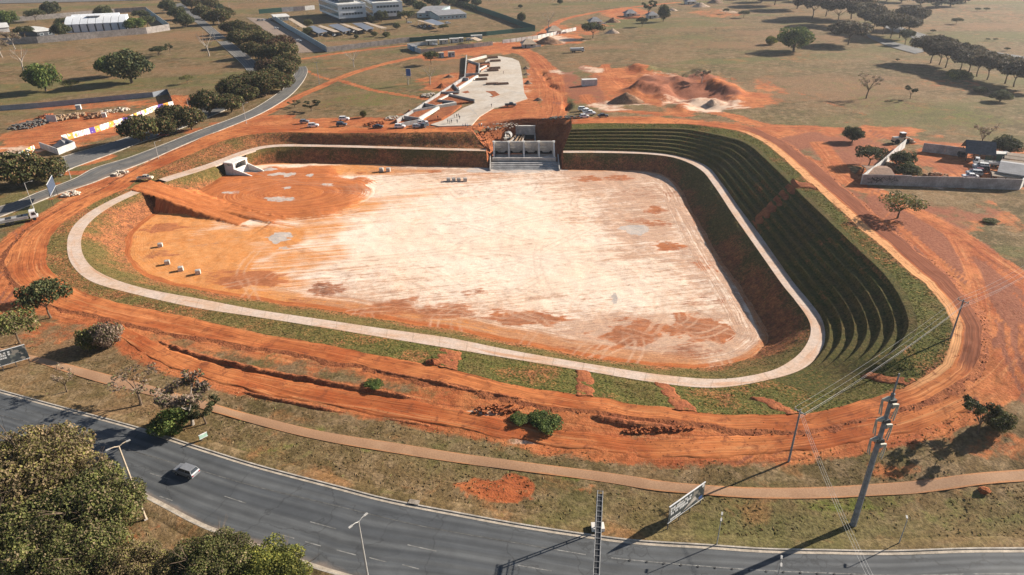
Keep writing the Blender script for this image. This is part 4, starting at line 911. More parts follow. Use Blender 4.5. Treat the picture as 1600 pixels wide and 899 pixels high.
for k in range(4):
    x = x0s+(x1s-x0s)*(k+.5)/4; y = yb(x, 268.2)
    w_ = (x1s-x0s)/4-0.5; h0, h1 = -3.0, 1.8
    # back wall with a boat-shaped opening at its foot
    prof = [(-w_/2, h1), (-w_/2, h0), (-w_/2+.3, h0), (-w_/2+.3, h0+1.5), (-w_/2+.9, h0+1.6), (-w_/2+1.6, h0+.9), (w_/2-1.6, h0+.9), (w_/2-.9, h0+1.6), (w_/2-.3, h0+1.5), (w_/2-.3, h0), (w_/2, h0), (w_/2, h1)]
    v = [(x+u, y+0.1, z) for u, z in prof]+[(x+u, y+0.5, z) for u, z in prof]; n = len(prof)
    mb = MB(); mb.add(v, [(i, (i+1) % n, n+(i+1) % n, n+i) for i in range(n)])
    for q in ((0, 1, 2, 3), (0, 3, 4, 5), (0, 5, 6, 11), (11, 6, 7, 8), (11, 8, 9, 10)):
        mb.add([v[i] for i in q], [tuple(range(len(q)))])
    part(mb, 'bay_wall', M['concrete'], sp); part(MB().box(x, y-2.6, -3.05, w_, 5.6, .5, rz_s), 'bay_floor', M['concrete_grey'], sp)
    part(MB().box(x, y+0.9, -1.6, w_, .2, 2.6, rz_s), 'bay_gate', M['dark'], sp)
    part(MB().box(x-w_/4, y-.35, 0.2, w_/2, .35, .22, rz_s), 'strut', M['white_wall'], sp)
for x, y, ln in ((-7.6, 259.6, 9.5), (19.2, 258.4, 9.5)):
    part(MB().profile([(-ln/2, -5.4), (-ln/2, -4.6), (ln/2, -1.5), (ln/2, -5.4)], (0, 1, 0), (1, 0, 0), (x, y, 0), -.2, .2), 'side_wall', M['concrete'], sp)
ob = empty('outlet_headwall', (6.9, 285.2, -1.2)); tag(ob, 'square concrete culvert headwall standing in the red cutting behind the spillway', 'headwall')
part(MB().box(6.9, 285.0, 1.4, 8.2, 0.8, 5.4, -.05), 'wall_panel', M['concrete'], ob)
part(MB().box(6.9, 285.0, 4.2, 8.4, 0.9, 0.22, -.05), 'coping', M['concrete_new'], ob)
part(MB().box(6.9, 284.52, -.35, 7.4, 0.14, 1.7, -.05), 'culvert_mouth', M['dark'], ob)
for x in (2.95, 10.85): part(MB().profile([(276, -3.2), (276, -2.4), (284.5, 1.2), (284.5, -1.5)], (0, 1, 0), (1, 0, 0), (x, 0, 0), -.2, .2), 'wing_wall', M['concrete'], ob)
for k, (xa, xb) in enumerate(((-1.5, 3.2), (1.6, 4.4), (3.2, 5.8), (4.6, 6.4))):
    b_ = empty('formwork_beam', (xa, 271, -0.4)); b_['group'] = 'formwork beams laid down the outlet chute'
    tag(b_, ['leftmost pale formwork beam on the slope below the headwall', 'second formwork beam from the left below the headwall', 'third formwork beam from the left below the headwall', 'rightmost formwork beam below the headwall'][k], 'beam')
    d = MB(); d.tube([(xa, 271.2, 0.1+.1*k), (xb, 283.5, 0.5)], .42, 4); part(d, 'flange', [M['concrete_grey'], M['wood'], M['wood'], M['concrete_grey']][k], b_)
    d = MB(); d.tube([(xa, 271.2, 0.55+.1*k), (xb, 283.5, 0.95)], .2, 4); part(d, 'web', M['wood'], b_)
# concrete pipe and rubble left of the cutting
tk = P(794, 212, -2.2); pp = MB(); pp.tube([tk+A3((-.3, -1.0, 0)), tk+A3((.3, 1.0, 0.2))], 1.5, 14, False); pp.tube([tk+A3((-.3, -1.0, 0)), tk+A3((.3, 1.0, 0.2))], 1.2, 14, False)
tag(pp.build('pipe_ring', M['concrete_grey']), 'grey concrete pipe ring lying left of the culvert headwall', 'pipe')
M['rubble_light'] = plain('pale_rubble', (0.55, 0.47, 0.38), 0.9, grime=0.3)
M['dark_rubble'] = plain('dark_rubble', (.13, .115, .10), .9, grime=.4)
def heap(name, cx, cy, z, rx, ry, n, size, mat, seed, label, cat='rubble'):
    r = random.Random(seed); mb = MB()
    for _ in range(n):
        a, q = r.uniform(0, 6.283), math.sqrt(r.random()); s = size*r.uniform(.35, 1.1)
        x, y = cx+rx*q*math.cos(a), cy+ry*q*math.sin(a); zz = gz(x, y)+z+s*.25+(1-q)*size*.7
        v = []
        for k in range(8):
            v.append((x+((k & 1)*2-1)*s*r.uniform(.3, .7), y+((k >> 1 & 1)*2-1)*s*r.uniform(.3, .7), zz+((k >> 2)*2-1)*s*r.uniform(.15, .45)))
        mb.add(v, [(0, 2, 3, 1), (4, 5, 7, 6), (0, 1, 5, 4), (2, 6, 7, 3), (0, 4, 6, 2), (1, 3, 7, 5)])
    o = mb.build(name, mat); tag(o, label, cat, kind='stuff'); return o
q = P(783, 199); heap('rubble_heap', q[0], q[1], .2, 7, 5, 60, .7, M['rubble'], 4, 'scattered rubble and weeds on the orange slope left of the cutting')
q = P(792, 205); heap('rubble_heap', q[0], q[1], -2.2, 1.3, 7, 22, .7, M['rubble_light'], 5, 'line of pale stones down the left edge of the cutting')
q = P(880, 186); heap('rubble_heap', q[0], q[1], .3, 9, 2, 80, .8, M['dark_rubble'], 6, 'dark heap of broken concrete beside the parked white cars')

# inlet chamber on the left
bk_l, bk_r, fr_l, fr_r, dq, inn = CH_BL, CH_BR, CH_FL, CH_FR, CH_DQ, CH_IN
it = (bk_l+bk_r)/2
ic = empty('inlet_chamber', tuple(it)); tag(ic, 'white concrete inlet chamber with sloping wing walls at the foot of the bank', 'inlet')
def wall_pts(mb, a, b, za, zb, zlo, th):
    a, b = np.array(a[:2]), np.array(b[:2]); d = (b-a)/np.linalg.norm(b-a); n = np.array([-d[1], d[0]])*th/2
    v = [(*(a-n), zlo), (*(b-n), zlo), (*(b+n), zlo), (*(a+n), zlo), (*(a-n), za), (*(b-n), zb), (*(b+n), zb), (*(a+n), za)]
    return mb.add(v, [(3, 2, 1, 0), (4, 5, 6, 7), (0, 1, 5, 4), (1, 2, 6, 5), (2, 3, 7, 6), (3, 0, 4, 7)])
part(wall_pts(MB(), bk_l, fr_l, -2.0, -4.2, -5.6, .45), 'wing_wall', M['white_wall'], ic)
part(wall_pts(MB(), bk_r, fr_r, -2.0, -4.2, -5.6, .45), 'wing_wall', M['white_wall'], ic)
part(wall_pts(MB(), bk_l-dq*.3, bk_r+dq*.3, -2.6, -2.6, -5.6, .6), 'head_wall', M['white_wall'], ic)
bb_l, bb_r = bk_l+inn*3.6, bk_r+inn*3.6
for q_ in (bk_l, bk_r-dq*.9, bb_l, bb_r-dq*.9):
    part(wall_pts(MB(), q_, q_+dq*.9, -.35, -.35, -5.5, .9), 'portal_post', M['white_wall'], ic)
part(wall_pts(MB(), (bk_l+bb_l)/2-dq*.2, (bk_r+bb_r)/2+dq*.2, .1, .1, -.33, 4.7), 'roof_slab', M['white_wall'], ic)
part(wall_pts(MB(), bk_l-inn*.1, bb_l, -1.2, -1.2, -5.6, .4), 'side_wall', M['white_wall'], ic)
part(wall_pts(MB(), bk_r-inn*.1, bb_r, -1.2, -1.2, -5.6, .4), 'side_wall', M['white_wall'], ic)
part(wall_pts(MB(), bb_l+dq*.9, bb_r-dq*.9, -.4, -.4, -5.6, .3), 'back_wall', M['concrete_grey'], ic)
part(MB().prism([(fr_l[0], fr_l[1]), (fr_r[0], fr_r[1]), (bk_r[0], bk_r[1]), (bk_l[0], bk_l[1])], -5.5, -4.8), 'floor_slab', M['concrete_grey'], ic)
# loose cast blocks
def block(px, py, s, z, label, rz=0.0):
    p = W(px, py, z); o = empty('concrete_block', tuple(p), rz); tag(o, label, 'block', 'cast concrete blocks on the basin floor')
    MB().box(0, 0, s*.45, s, s, s*.9).build('body', M['concrete'], o)
    MB().box(0, 0, s*.9+.02, s*.7, s*.7, .12).build('lid', M['concrete_grey'], o)
for px, py, lb in [(251, 386, 'pale concrete block nearest the ramp on the orange floor'), (262, 413, 'leftmost of the row of three concrete blocks on the orange floor'), (283, 423, 'middle of the row of three concrete blocks on the orange floor'), (310, 428, 'rightmost of the row of three concrete blocks on the orange floor')]:
    block(px, py, 1.3, FLOOR_Z, lb, .3)
for k, px in enumerate((596, 607)): block(px, 268, 1.5, FLOOR_Z, ['left', 'right'][k]+' one of two concrete blocks below the back bank')
for k, px in enumerate((701, 709, 717, 727)): block(px, 283.5, 1.4, FLOOR_Z, ['first', 'second', 'third', 'fourth'][k]+' from the left in the row of four concrete blocks before the spillway', .1)

# ================================================================== TREES
def m_leaf(name, a, b, c, brown=0.0):
    t = NT(name, 0.75, 0.25); g = t.n.new('ShaderNodeNewGeometry'); r = g.outputs['Random Per Island']
    col = t.mix(t.ramp(r, 0.1, 0.8), a, b); col = t.mix(t.ramp(r, 0.86-brown, 0.9-brown*.8), col, c)
    oi = t.n.new('ShaderNodeObjectInfo').outputs['Random']
    n = t.noise(t.obj(), 0.35, 3); col = t.scalec(col, t.math('MULTIPLY', t.ramp(n, 0.32, 0.68, 0.5, 1.45), t.ramp(oi, 0, 1, 0.8, 1.15)))
    t.setin(t.b.inputs['Base Color'], col)
    tr = t.n.new('ShaderNodeBsdfTranslucent'); t.link(col, tr.inputs['Color'])
    mx = t.n.new('ShaderNodeMixShader'); mx.inputs[0].default_value = 0.25
    out = t.n['Material Output']; t.link(t.b.outputs[0], mx.inputs[1]); t.link(tr.outputs[0], mx.inputs[2]); t.link(mx.outputs[0], out.inputs['Surface'])
    return t.m
M['leaf_mango'] = m_leaf('mango_leaves', (0.052, 0.064, 0.020), (0.125, 0.115, 0.036), (0.20, 0.12, 0.06), 0.10)
M['leaf_red'] = m_leaf('mango_leaves_reddish', (0.11, 0.062, 0.034), (0.20, 0.10, 0.06), (0.08, 0.085, 0.028), 0.15)
M['leaf_green'] = m_leaf('fresh_green_leaves', (0.050, 0.082, 0.020), (0.115, 0.15, 0.034), (0.19, 0.20, 0.05), 0.05)
M['leaf_near'] = m_leaf('olive_canopy_leaves', (0.078, 0.090, 0.024), (0.19, 0.185, 0.055), (0.24, 0.18, 0.10), 0.08)
M['leaf_nearb'] = m_leaf('browning_canopy_leaves', (0.14, 0.105, 0.05), (0.27, 0.19, 0.11), (0.16, 0.145, 0.04), 0.25)
M['leaf_nearg'] = m_leaf('bright_canopy_leaves', (0.085, 0.105, 0.022), (0.21, 0.21, 0.04), (0.30, 0.27, 0.06), 0.08)
M['leaf_umb'] = m_leaf('dusty_umbrella_leaves', (0.070, 0.064, 0.034), (0.145, 0.115, 0.065), (0.20, 0.145, 0.095), 0.12)
M['leaf_dark'] = m_leaf('dark_leaves', (0.038, 0.052, 0.020), (0.09, 0.096, 0.035), (0.14, 0.12, 0.05), 0.05)
M['leaf_dry'] = m_leaf('dry_leaves', (0.22, 0.155, 0.11), (0.34, 0.25, 0.19), (0.16, 0.15, 0.06), 0.15)
M['leaf_hedge'] = m_leaf('hedge_leaves', (0.035, 0.055, 0.026), (0.08, 0.10, 0.04), (0.12, 0.12, 0.05), 0.0)
M['bark'] = plain('grey_brown_bark', (0.16, 0.115, 0.08), 0.95, 0.1, grime=0.4, scale=3)
M['bark_pale'] = plain('pale_bark', (0.42, 0.36, 0.30), 0.95, 0.1, grime=0.35, scale=3)
def leaf_mesh(name, blobs, n, size, seed, flat=0.0, fill=0.35):
    """many small leaf-clump faces spread through a set of ellipsoidal clumps (cx,cy,cz,rx,ry,rz)"""
    r = np.random.default_rng(seed); B = np.array(blobs, float)
    vol = (B[:, 3]*B[:, 4]*B[:, 5])**(2/3); pick = r.choice(len(B), n, p=vol/vol.sum())
    d = r.normal(size=(n, 3)); d /= np.linalg.norm(d, axis=1)[:, None]
    rad = np.where(r.random(n) < fill, r.random(n)**(1/3), r.normal(0.95, 0.09, n))
    C = B[pick, :3]+d*B[pick, 3:6]*rad[:, None]
    nrm = d*(1-flat)+np.array([0, 0, 1])*flat+r.normal(size=(n, 3))*0.55; nrm /= np.linalg.norm(nrm, axis=1)[:, None]
    a = np.cross(nrm, r.normal(size=(n, 3))); a /= np.linalg.norm(a, axis=1)[:, None]; b = np.cross(nrm, a)
    s = size*r.uniform(0.55, 1.35, n)[:, None]; asp = r.uniform(0.5, 0.95, n)[:, None]
    bend = nrm*s*0.25
    Q = np.stack([C-a*s, C-b*s*asp+bend, C+a*s, C+b*s*asp+bend], 1)
    return Q.reshape(-1, 3), np.arange(4*n).reshape(-1, 4)
def dome(R, H0, H1, n, rs, seed, jitter=0.25):
    """clumps over a dome between heights H0 and H1"""
    r = np.random.default_rng(seed); out = []
    for i in range(n):
        f = (i+.5)/n; z = 1-f*1.15; rr = math.sqrt(max(0, 1-min(1, abs(z))**2)); a = i*2.39996+r.uniform(-.3, .3)
        k = r.uniform(1-jitter, 1.02); s = rs*r.uniform(.7, 1.25)
        out.append((math.cos(a)*rr*R*.78*k, math.sin(a)*rr*R*.78*k, H0+(H1-H0)*(0.42+0.42*z*k), s, s, s*.8))
    out.append((0, 0, H0+(H1-H0)*.4, R*.62, R*.62, (H1-H0)*.38)); return out
def tree_trunk(mb, H, r0, limbs, spread, up, seed, lean=0.0, twigs=0, z0=0.0):
    r = random.Random(seed); top = Vector((lean*H, r.uniform(-.1, .1)*H*.3, H)); base = Vector((0, 0, z0-0.4))
    midp = base.lerp(top, .5)+Vector((r.uniform(-.06, .06)*H, r.uniform(-.06, .06)*H, 0))
    mb.tube([base, midp, top], [r0*1.25, r0*.95, r0*.75], 7)
    ends = []
    for i in range(limbs):
        a = 6.283*i/limbs+r.uniform(-.4, .4); s = spread*r.uniform(.6, 1.1)
        st = midp.lerp(top, r.uniform(.5, 1)); e = st+Vector((math.cos(a)*s, math.sin(a)*s, up*r.uniform(.6, 1.15)))
        k = st.lerp(e, .5)+Vector((0, 0, up*.12)); mb.tube([st, k, e], [r0*.5, r0*.33, r0*.12], 5); ends.append(e)
        for j in range(twigs):
            b = a+r.uniform(-1.1, 1.1); q = k.lerp(e, r.uniform(.1, 1)); e2 = q+Vector((math.cos(b)*s*.5, math.sin(b)*s*.5, up*r.uniform(.15, .6)))
            mb.tube([q, e2], [r0*.16, r0*.05], 4, False); ends.append(e2)
            for m_ in range(2):
                c = b+r.uniform(-1, 1); mb.tube([q.lerp(e2, r.uniform(.4, .9)), e2+Vector((math.cos(c)*s*.22, math.sin(c)*s*.22, up*r.uniform(.05, .3)))], [r0*.08, r0*.035], 3, False)
    return ends
PROTO = {}
def proto(kind, trunk_mb, leaf, mat, bark='bark'):
    e = empty('tree_proto', (0, 0, -500)); t = trunk_mb.build('trunk', M[bark], e)
    if leaf is not None: mesh_np('crown', leaf[0], leaf[1], M[mat], e)
    PROTO[kind] = e; return e
def mk_mango(kind, R, H, seed, mat, n=5200, size=.36):
    mb = MB(); tree_trunk(mb, H*.42, R*.055, 5, R*.5, H*.3, seed)
    proto(kind, mb, leaf_mesh(kind, dome(R, H*.12, H, 20, R*.30, seed), n, size, seed, .15), mat)
mk_mango('mango1', 7, 9.5, 1, 'leaf_mango'); mk_mango('mango2', 7, 9, 2, 'leaf_mango'); mk_mango('mango3', 7, 9.2, 3, 'leaf_red'); mk_mango('green1', 7, 9.5, 4, 'leaf_green'); mk_mango('dark1', 7, 10, 5, 'leaf_dark')
mk_mango('far1', 7, 9, 8, 'leaf_hedge', 2200, .6)
def mk_near(kind, R, H, seed, mat, n):
    mb = MB(); tree_trunk(mb, H*.45, .38, 7, R*.6, H*.35, seed, twigs=3)
    bl = dome(R, H*.2, H, 54, R*.19, seed, .45)
    proto(kind, mb, leaf_mesh(kind, bl, n, .16, seed, .25, .3), mat)
mk_near('near1', 8.5, 10, 11, 'leaf_near', 38000); mk_near('near2', 8.5, 10, 12, 'leaf_nearb', 34000); mk_near('near3', 8.5, 9, 13, 'leaf_nearg', 34000)
def mk_umb(kind, R, H, seed, mat='leaf_umb', n=6500, size=.42, layers=18):
    mb = MB(); ends = tree_trunk(mb, H*.38, .24, 6, R*.60, H*.36, seed, lean=.06, twigs=2); r = random.Random(seed)
    bl = []
    for i in range(layers):
        a = i*2.4; q = math.sqrt((i+.5)/layers)*R*.86; bl.append((math.cos(a)*q, math.sin(a)*q, H*(.82-.20*(q/R)**2)+r.uniform(-.5, .4), R*.30*r.uniform(.7, 1.2), R*.30, H*.17))
    proto(kind, mb, leaf_mesh(kind, bl, n, size, seed, .55, .5), mat)
mk_umb('umb1', 8, 11, 21); mk_umb('umb2', 8, 11.5, 22); mk_umb('umb3', 8, 10.5, 23, 'leaf_umb', 5000)
mk_umb('sparse1', 6, 7, 24, 'leaf_near', 1500, .28, 12); mk_umb('sparse2', 6, 7, 25, 'leaf_dark', 2600, .30, 13)
def mk_bare(kind, H, seed, bark='bark_pale', leaf=0, mat='leaf_dry'):
    mb = MB(); ends = tree_trunk(mb, H*.4, .17, 6, H*.38, H*.42, seed, lean=.1, twigs=4); r = random.Random(seed)
    lf = None
    if leaf: lf = leaf_mesh(kind, [(e.x, e.y, e.z, H*.10, H*.10, H*.07) for e in ends], leaf, .17, seed, .2, .7)
    proto(kind, mb, lf, mat, bark)
mk_bare('bare1', 6, 31); mk_bare('bare2', 6, 32, 'bark', 500); mk_bare('dry1', 6, 33, 'bark_pale', 1500); mk_bare('dry2', 6, 34, 'bark', 2200, 'leaf_dark')
def mk_bush(kind, R, H, seed, mat, n=3500, size=.2):
    mb = MB(); tree_trunk(mb, H*.3, .09, 5, R*.5, H*.4, seed)
    proto(kind, mb, leaf_mesh(kind, dome(R, 0, H, 14, R*.33, seed), n, size, seed, .1, .4), mat)
mk_bush('bush1', 3, 3.5, 41, 'leaf_nearg', 3500, .17); mk_bush('bush2', 3, 4, 42, 'leaf_dry', 4200, .18); mk_bush('bush3', 3, 3.4, 43, 'leaf_green', 4500, .16); mk_bush('bush4', 3, 4, 44, 'leaf_near', 4200, .18)
KIDS = {}
for e in PROTO.values(): kid_map(e, KIDS)
def tree(kind, px, py, width_px, label, cat='tree', group=None, zoff=0.0, name='tree', hs=1.0, rz=None, wp=None):
    """kind of tree whose foot stands at this pixel and whose crown spans width_px"""
    p = P(px, py) if wp is None else np.array([wp[0], wp[1], gz(wp[0], wp[1])]); dep = float((p-CAMP) @ CM[:, 2]); w_m = width_px*dep/F
    if kind not in BW:
        xs = np.concatenate([np.array([v.co.x for v in k.data.vertices]) for k in KIDS[PROTO[kind].name]]); BW[kind] = xs.max()-xs.min()
    s = w_m/BW[kind]*1.12; r = random.Random(int(px*13+py*7))
    c = copy_tree(PROTO[kind], (p[0], p[1], p[2]+zoff), r.uniform(0, 6.28) if rz is None else rz, scale=(s, s, s*hs*r.uniform(.93, 1.07)), kids=KIDS)
    c.name = name; tag(c, label, cat, group); return c
BW = {}
ORD = ['first', 'second', 'third', 'fourth', 'fifth', 'sixth', 'seventh', 'eighth', 'ninth', 'tenth', 'eleventh', 'twelfth', 'thirteenth', 'fourteenth', 'fifteenth', 'sixteenth', 'seventeenth', 'eighteenth', 'nineteenth', 'twentieth']
# --- avenue mangoes
row1 = [(222, 222, 56), (264, 212, 50), (300, 203, 46), (268, 192, 44), (328, 178, 48), (362, 176, 44), (362, 152, 40), (388, 160, 40)]
for i, q in enumerate(row1): tree(['mango1', 'mango2'][i % 2], *q, f'{ORD[i]} mango tree from the near end of the avenue island row', 'tree', 'mango trees along the avenue', name='mango_tree')
row2 = [(415, 150, 36), (440, 142, 36), (398, 142, 36), (376, 148, 34), (425, 135, 34), (446, 126, 34), (420, 122, 30), (452, 112, 36), (448, 98, 32), (432, 92, 32), (420, 98, 30), (396, 90, 28), (446, 82, 28), (434, 78, 26), (412, 74, 26), (392, 70, 28), (376, 74, 26), (396, 60, 24), (374, 58, 26), (360, 54, 24)]
KN = ['mango1', 'mango2', 'mango2', 'mango1', 'mango2', 'mango1', 'mango3', 'mango2', 'mango1', 'mango3', 'mango1', 'mango2', 'mango3', 'mango2', 'mango1', 'mango2', 'mango1', 'mango2', 'mango1', 'mango2']
for i, q in enumerate(row2): tree(KN[i], q[0], q[1], q[2]*1.28, f'{ORD[i]} tree from the near end of the mango clump beside the car park', 'tree', 'mango trees along the avenue', name='mango_tree')
row3 = [(347, 38, 24), (334, 38, 24), (318, 30, 22), (355, 30, 20), (300, 14, 20), (318, 8, 18), (330, 14, 18), (285, 4, 16)]
for i, q in enumerate(row3): tree(['mango1', 'mango2'][i % 2], q[0], q[1], q[2]*1.3, f'{ORD[i]} avenue tree beyond the car park entrance, counting from its near end', 'tree', 'mango trees along the avenue', name='mango_tree')
for i, q in enumerate([(290, 43, 30), (279, 31, 28), (264, 20, 26)]): tree('dark1', *q, ['nearest', 'middle', 'farthest'][i]+' of three dark green trees beside the compound gate', 'tree', name='shade_tree')
tree('mango1', 34, 292, 76, 'large dark mango tree at the left edge by the avenue', name='mango_tree'); tree('mango2', 78, 285, 62, 'lighter mango tree standing beside the larger one at left', name='mango_tree')
tree('green1', -20, 290, 60, 'leafy tree cut by the left edge behind the avenue billboard', name='mango_tree')
# --- left field
tree('green1', 72, 143, 50, 'bright green tree on a bare trunk alone in the left field', name='field_tree', hs=1.1)
tree('green1', 175, 120, 42, 'lighter green half of the tree pair in the left field', name='field_tree'); tree('dark1', 206, 130, 66, 'dark broad half of the tree pair in the left field', name='field_tree')
tree('bare1', 37, 111, 26, 'white leafless tree in the left field', name='bare_tree'); tree('sparse1', 113, 141, 26, 'thin half-bare sapling left of the tree pair', name='sapling'); tree('sparse1', 293, 131, 20, 'small sparse tree right of the tree pair', name='sapling')
tree('dry2', 266, 83, 14, 'slim dark tree next to a white wreck in the field', name='field_tree'); tree('sparse2', 249, 88, 24, 'low brown spreading tree in the upper left field', name='field_tree'); tree('bare1', 327, 88, 26, 'leafless pale tree near the avenue kerb', name='bare_tree')
tree('dry1', 4, 90, 30, 'brown tree at the left edge of the field', name='field_tree'); tree('dry1', 24, 77, 26, 'reddish leafless tree before the compound wall', name='field_tree')
for i, q in enumerate([(14, 40, 32), (57, 34, 26), (82, 26, 28), (98, 58, 30), (104, 46, 26), (40, 60, 28)]): tree(['green1', 'sparse2', 'dark1', 'dark1', 'sparse2', 'sparse2'][i], *q, ['green tree behind the compound wall at far left', 'feathery tree left of the vaulted hall', 'tall dark tree behind the vaulted hall', 'dark tree against the hall front corner', 'feathery tree over the hall gable', 'brownish spreading tree left of the compound courtyard'][i], name='compound_tree')
tree('dark1', 164, 31, 28, 'round dark tree rising behind the vaulted hall roof', name='compound_tree'); tree('green1', 213, 48, 34, 'bright green tree at the right end of the vaulted hall', name='compound_tree', hs=.8); tree('sparse2', 232, 44, 26, 'palm-like tree beside the hall boundary wall', name='compound_tree'); tree('sparse2', 222, 32, 24, 'palm-like tree behind the bright green one', name='compound_tree')
# --- centre field
tree('sparse2', 674, 101, 22, 'small dark-crowned tree before the site sheds', name='field_tree', hs=1.3); tree('bare1', 553, 105, 20, 'small leafless tree in the centre field', name='bare_tree'); tree('bare1', 638, 133, 16, 'leafless tree below the blue sign', name='bare_tree'); tree('bare1', 672, 132, 20, 'leafless tree right of the blue sign', name='bare_tree')
tree('bush4', 568, 184, 10, 'small spiky palm behind the parked cars', name='palm', hs=1.6); tree('dry2', 486, 174, 30, 'low fallen dry branches beside the track', name='dry_shrub', hs=.5); tree('dry2', 460, 168, 20, 'dark dry shrub beside the avenue bend', name='dry_shrub', hs=.5)
for i, (x, y, w_) in enumerate([(596, 34, 22), (580, 36, 14), (635, 36, 26), (620, 46, 12), (693, 48, 14), (656, 17, 20), (640, 10, 22), (615, 6, 20), (680, 12, 24), (668, 6, 24), (700, 9, 22), (726, 8, 20), (745, 10, 18), (560, 12, 16)]):
    tree(['dark1', 'dark1', 'sparse2', 'dark1', 'sparse2', 'far1', 'far1', 'far1', 'far1', 'far1', 'far1', 'far1', 'far1', 'far1'][i], x, y, w_, ['round tree in front of the second office block', 'small round tree between the office blocks', 'feathery tree beside the second office block', 'small dark cypress-like tree by the carports', 'little tree before the small carport', 'tree behind the long low building, leftmost', 'tree in the grove right of the office blocks, nearest', 'tree in the grove touching the office block', 'tree in the grove behind the low building, middle', 'tree in the grove behind the low building, farthest', 'tree in the grove above the low roof, right', 'tree at the right end of the grove', 'yellowish tree where the grove meets the green fence', 'tree rising between the two office roofs'][i], name='compound_tree')
for i, (x, y, w_) in enumerate([(585, 57, 10), (604, 58, 12), (557, 60, 8), (482, 54, 16), (496, 54, 8), (482, 40, 14)]): tree('bush4', x, y, w_, ['round shrub at the front of the carports', 'palm-like shrub at the right of the carports', 'small shrub before the carports', 'shrub inside the compound wall corner', 'small shrub beside the carport end', 'shrubs by the gatehouse wall'][i], 'shrub', name='shrub')
# --- right field
tree('sparse2', 1003, 42, 16, 'small tree among the pavilions', name='field_tree', hs=1.4); tree('dark1', 1036, 34, 20, 'tall dark tree behind the pavilions', name='field_tree', hs=1.6); tree('dry2', 1012, 26, 24, 'brown tree left of the tall dark one', name='field_tree'); tree('sparse2', 926, 60, 32, 'broad tree before the white pavilion', name='field_tree', hs=1.1)
tree('dark1', 815, 36, 15, 'round dark tree behind the green fence corner', name='field_tree', hs=1.3); tree('bare1', 857, 43, 18, 'leafless tree beside the dirt road', name='bare_tree'); tree('dark1', 813, 13, 8, 'tiny round tree far beyond the green fence', name='field_tree'); tree('dark1', 875, 7, 10, 'small dark tree at the top edge, centre', name='field_tree'); tree('bare2', 1118, 48, 4, 'thin dead stump in the field', name='bare_tree')
tree('sparse2', 1134, 22, 9, 'slim small tree in the upper field', name='field_tree', hs=1.3); tree('sparse2', 1162, 28, 16, 'leaning small tree in the upper field', name='field_tree'); tree('dry1', 1096, 130, 24, 'dry brown bush in the borrow pit', 'bush', name='bush', hs=.8)
tree('green1', 1240, 80, 56, 'big rounded green tree at the left end of the right-hand tree belt', name='field_tree', hs=.85); tree('umb1', 1325, 70, 64, 'broad dark tree on a forked trunk beside the road bend', name='umbrella_tree', hs=.8); tree('bush1', 1204, 70, 20, 'low bush left of the big rounded tree', 'bush', name='bush')
for i, (x, y, w_) in enumerate([(1210, 8, 40), (1245, 14, 44), (1268, 30, 44), (1290, 26, 46), (1308, 38, 44), (1330, 30, 46), (1350, 42, 42), (1364, 50, 40), (1380, 54, 40), (1391, 60, 42), (1405, 60, 40), (1420, 46, 40)]):
    tree(['umb1', 'umb2', 'umb3'][i % 3], x, y, w_*1.3, f'{ORD[i]} umbrella tree from the left in the far roadside belt', 'tree', 'umbrella trees along the right-hand road', name='umbrella_tree', hs=.95)
tree('sparse2', 1414, 70, 22, 'small leaning tree in front of the far roadside belt', name='umbrella_tree', hs=1.5)
for i, (x, y, w_) in enumerate([(1454, 99, 50), (1467, 102, 44), (1477, 106, 46), (1500, 110, 46), (1512, 116, 50), (1526, 120, 46), (1542, 125, 48), (1570, 131, 52), (1584, 136, 48), (1602, 140, 52)]):
    tree(['umb2', 'umb1', 'umb3'][i % 3], x, y, w_*1.25, f'{ORD[i]} umbrella tree from the left in the near roadside row', 'tree', 'umbrella trees along the right-hand road', name='umbrella_tree', hs=.95)
for i, (x, y, w_) in enumerate([(1438, 8, 30), (1462, 12, 30), (1485, 10, 34), (1508, 4, 30), (1408, 4, 30), (1385, 2, 30), (1190, 3, 34), (1170, -2, 30), (1230, -1, 34), (1262, 2, 34)]): tree('far1', x, y, w_, f'{ORD[i]} hazy tree along the top edge right of centre', 'tree', 'hazy trees along the top edge', name='distant_tree')
for i, (x, y, w_) in enumerate([(1494, 38, 15), (1541, 18, 8), (1527, 18, 8), (1543, 64, 6), (1555, 64, 6), (1402, 96, 6), (1573, 80, 8), (1457, 52, 8)]): tree('sparse2', x, y, w_, ['lone slim tree in the far right field', 'small bush in the far right corner', 'smaller bush in the far right corner', 'left young roadside tree in the right field', 'right young roadside tree in the right field', 'tiny bright sapling in the right field', 'young tree beyond the right-hand road', 'small green tree beside the far road'][i], name='field_tree')
tree('dark1', 1331, 222, 33, 'round tree on a short trunk beside the red track', name='field_tree'); tree('bare2', 1353, 154, 34, 'leafless brown tree in the right field', name='bare_tree', hs=.9); tree('dry2', 1422, 155, 20, 'small reddish tree in the right field', name='field_tree'); tree('bush1', 1497, 124, 34, 'greenish bushes in front of the roadside row', 'bush', name='bush', hs=.7); tree('dark1', 1562, 159, 32, 'dark round bush at the right of the tree row', 'bush', name='bush', hs=.7); tree('dark1', 1531, 146, 22, 'smaller dark bush left of the round one', 'bush', name='bush', hs=.6)
tree('dark1', 1416, 278, 38, 'nearer dark tree inside the yard wall', name='yard_tree', hs=.9); tree('dark1', 1408, 262, 38, 'farther dark tree inside the yard wall', name='yard_tree', hs=.9); tree('sparse2', 1357, 259, 44, 'flat-crowned tree outside the yard wall', name='yard_tree', hs=1.1); tree('dark1', 1567, 242, 46, 'dark tree behind the yard sheds', name='yard_tree', hs=.9); tree('bare2', 1532, 232, 32, 'leafless tree behind the yard shed roof', name='yard_tree')
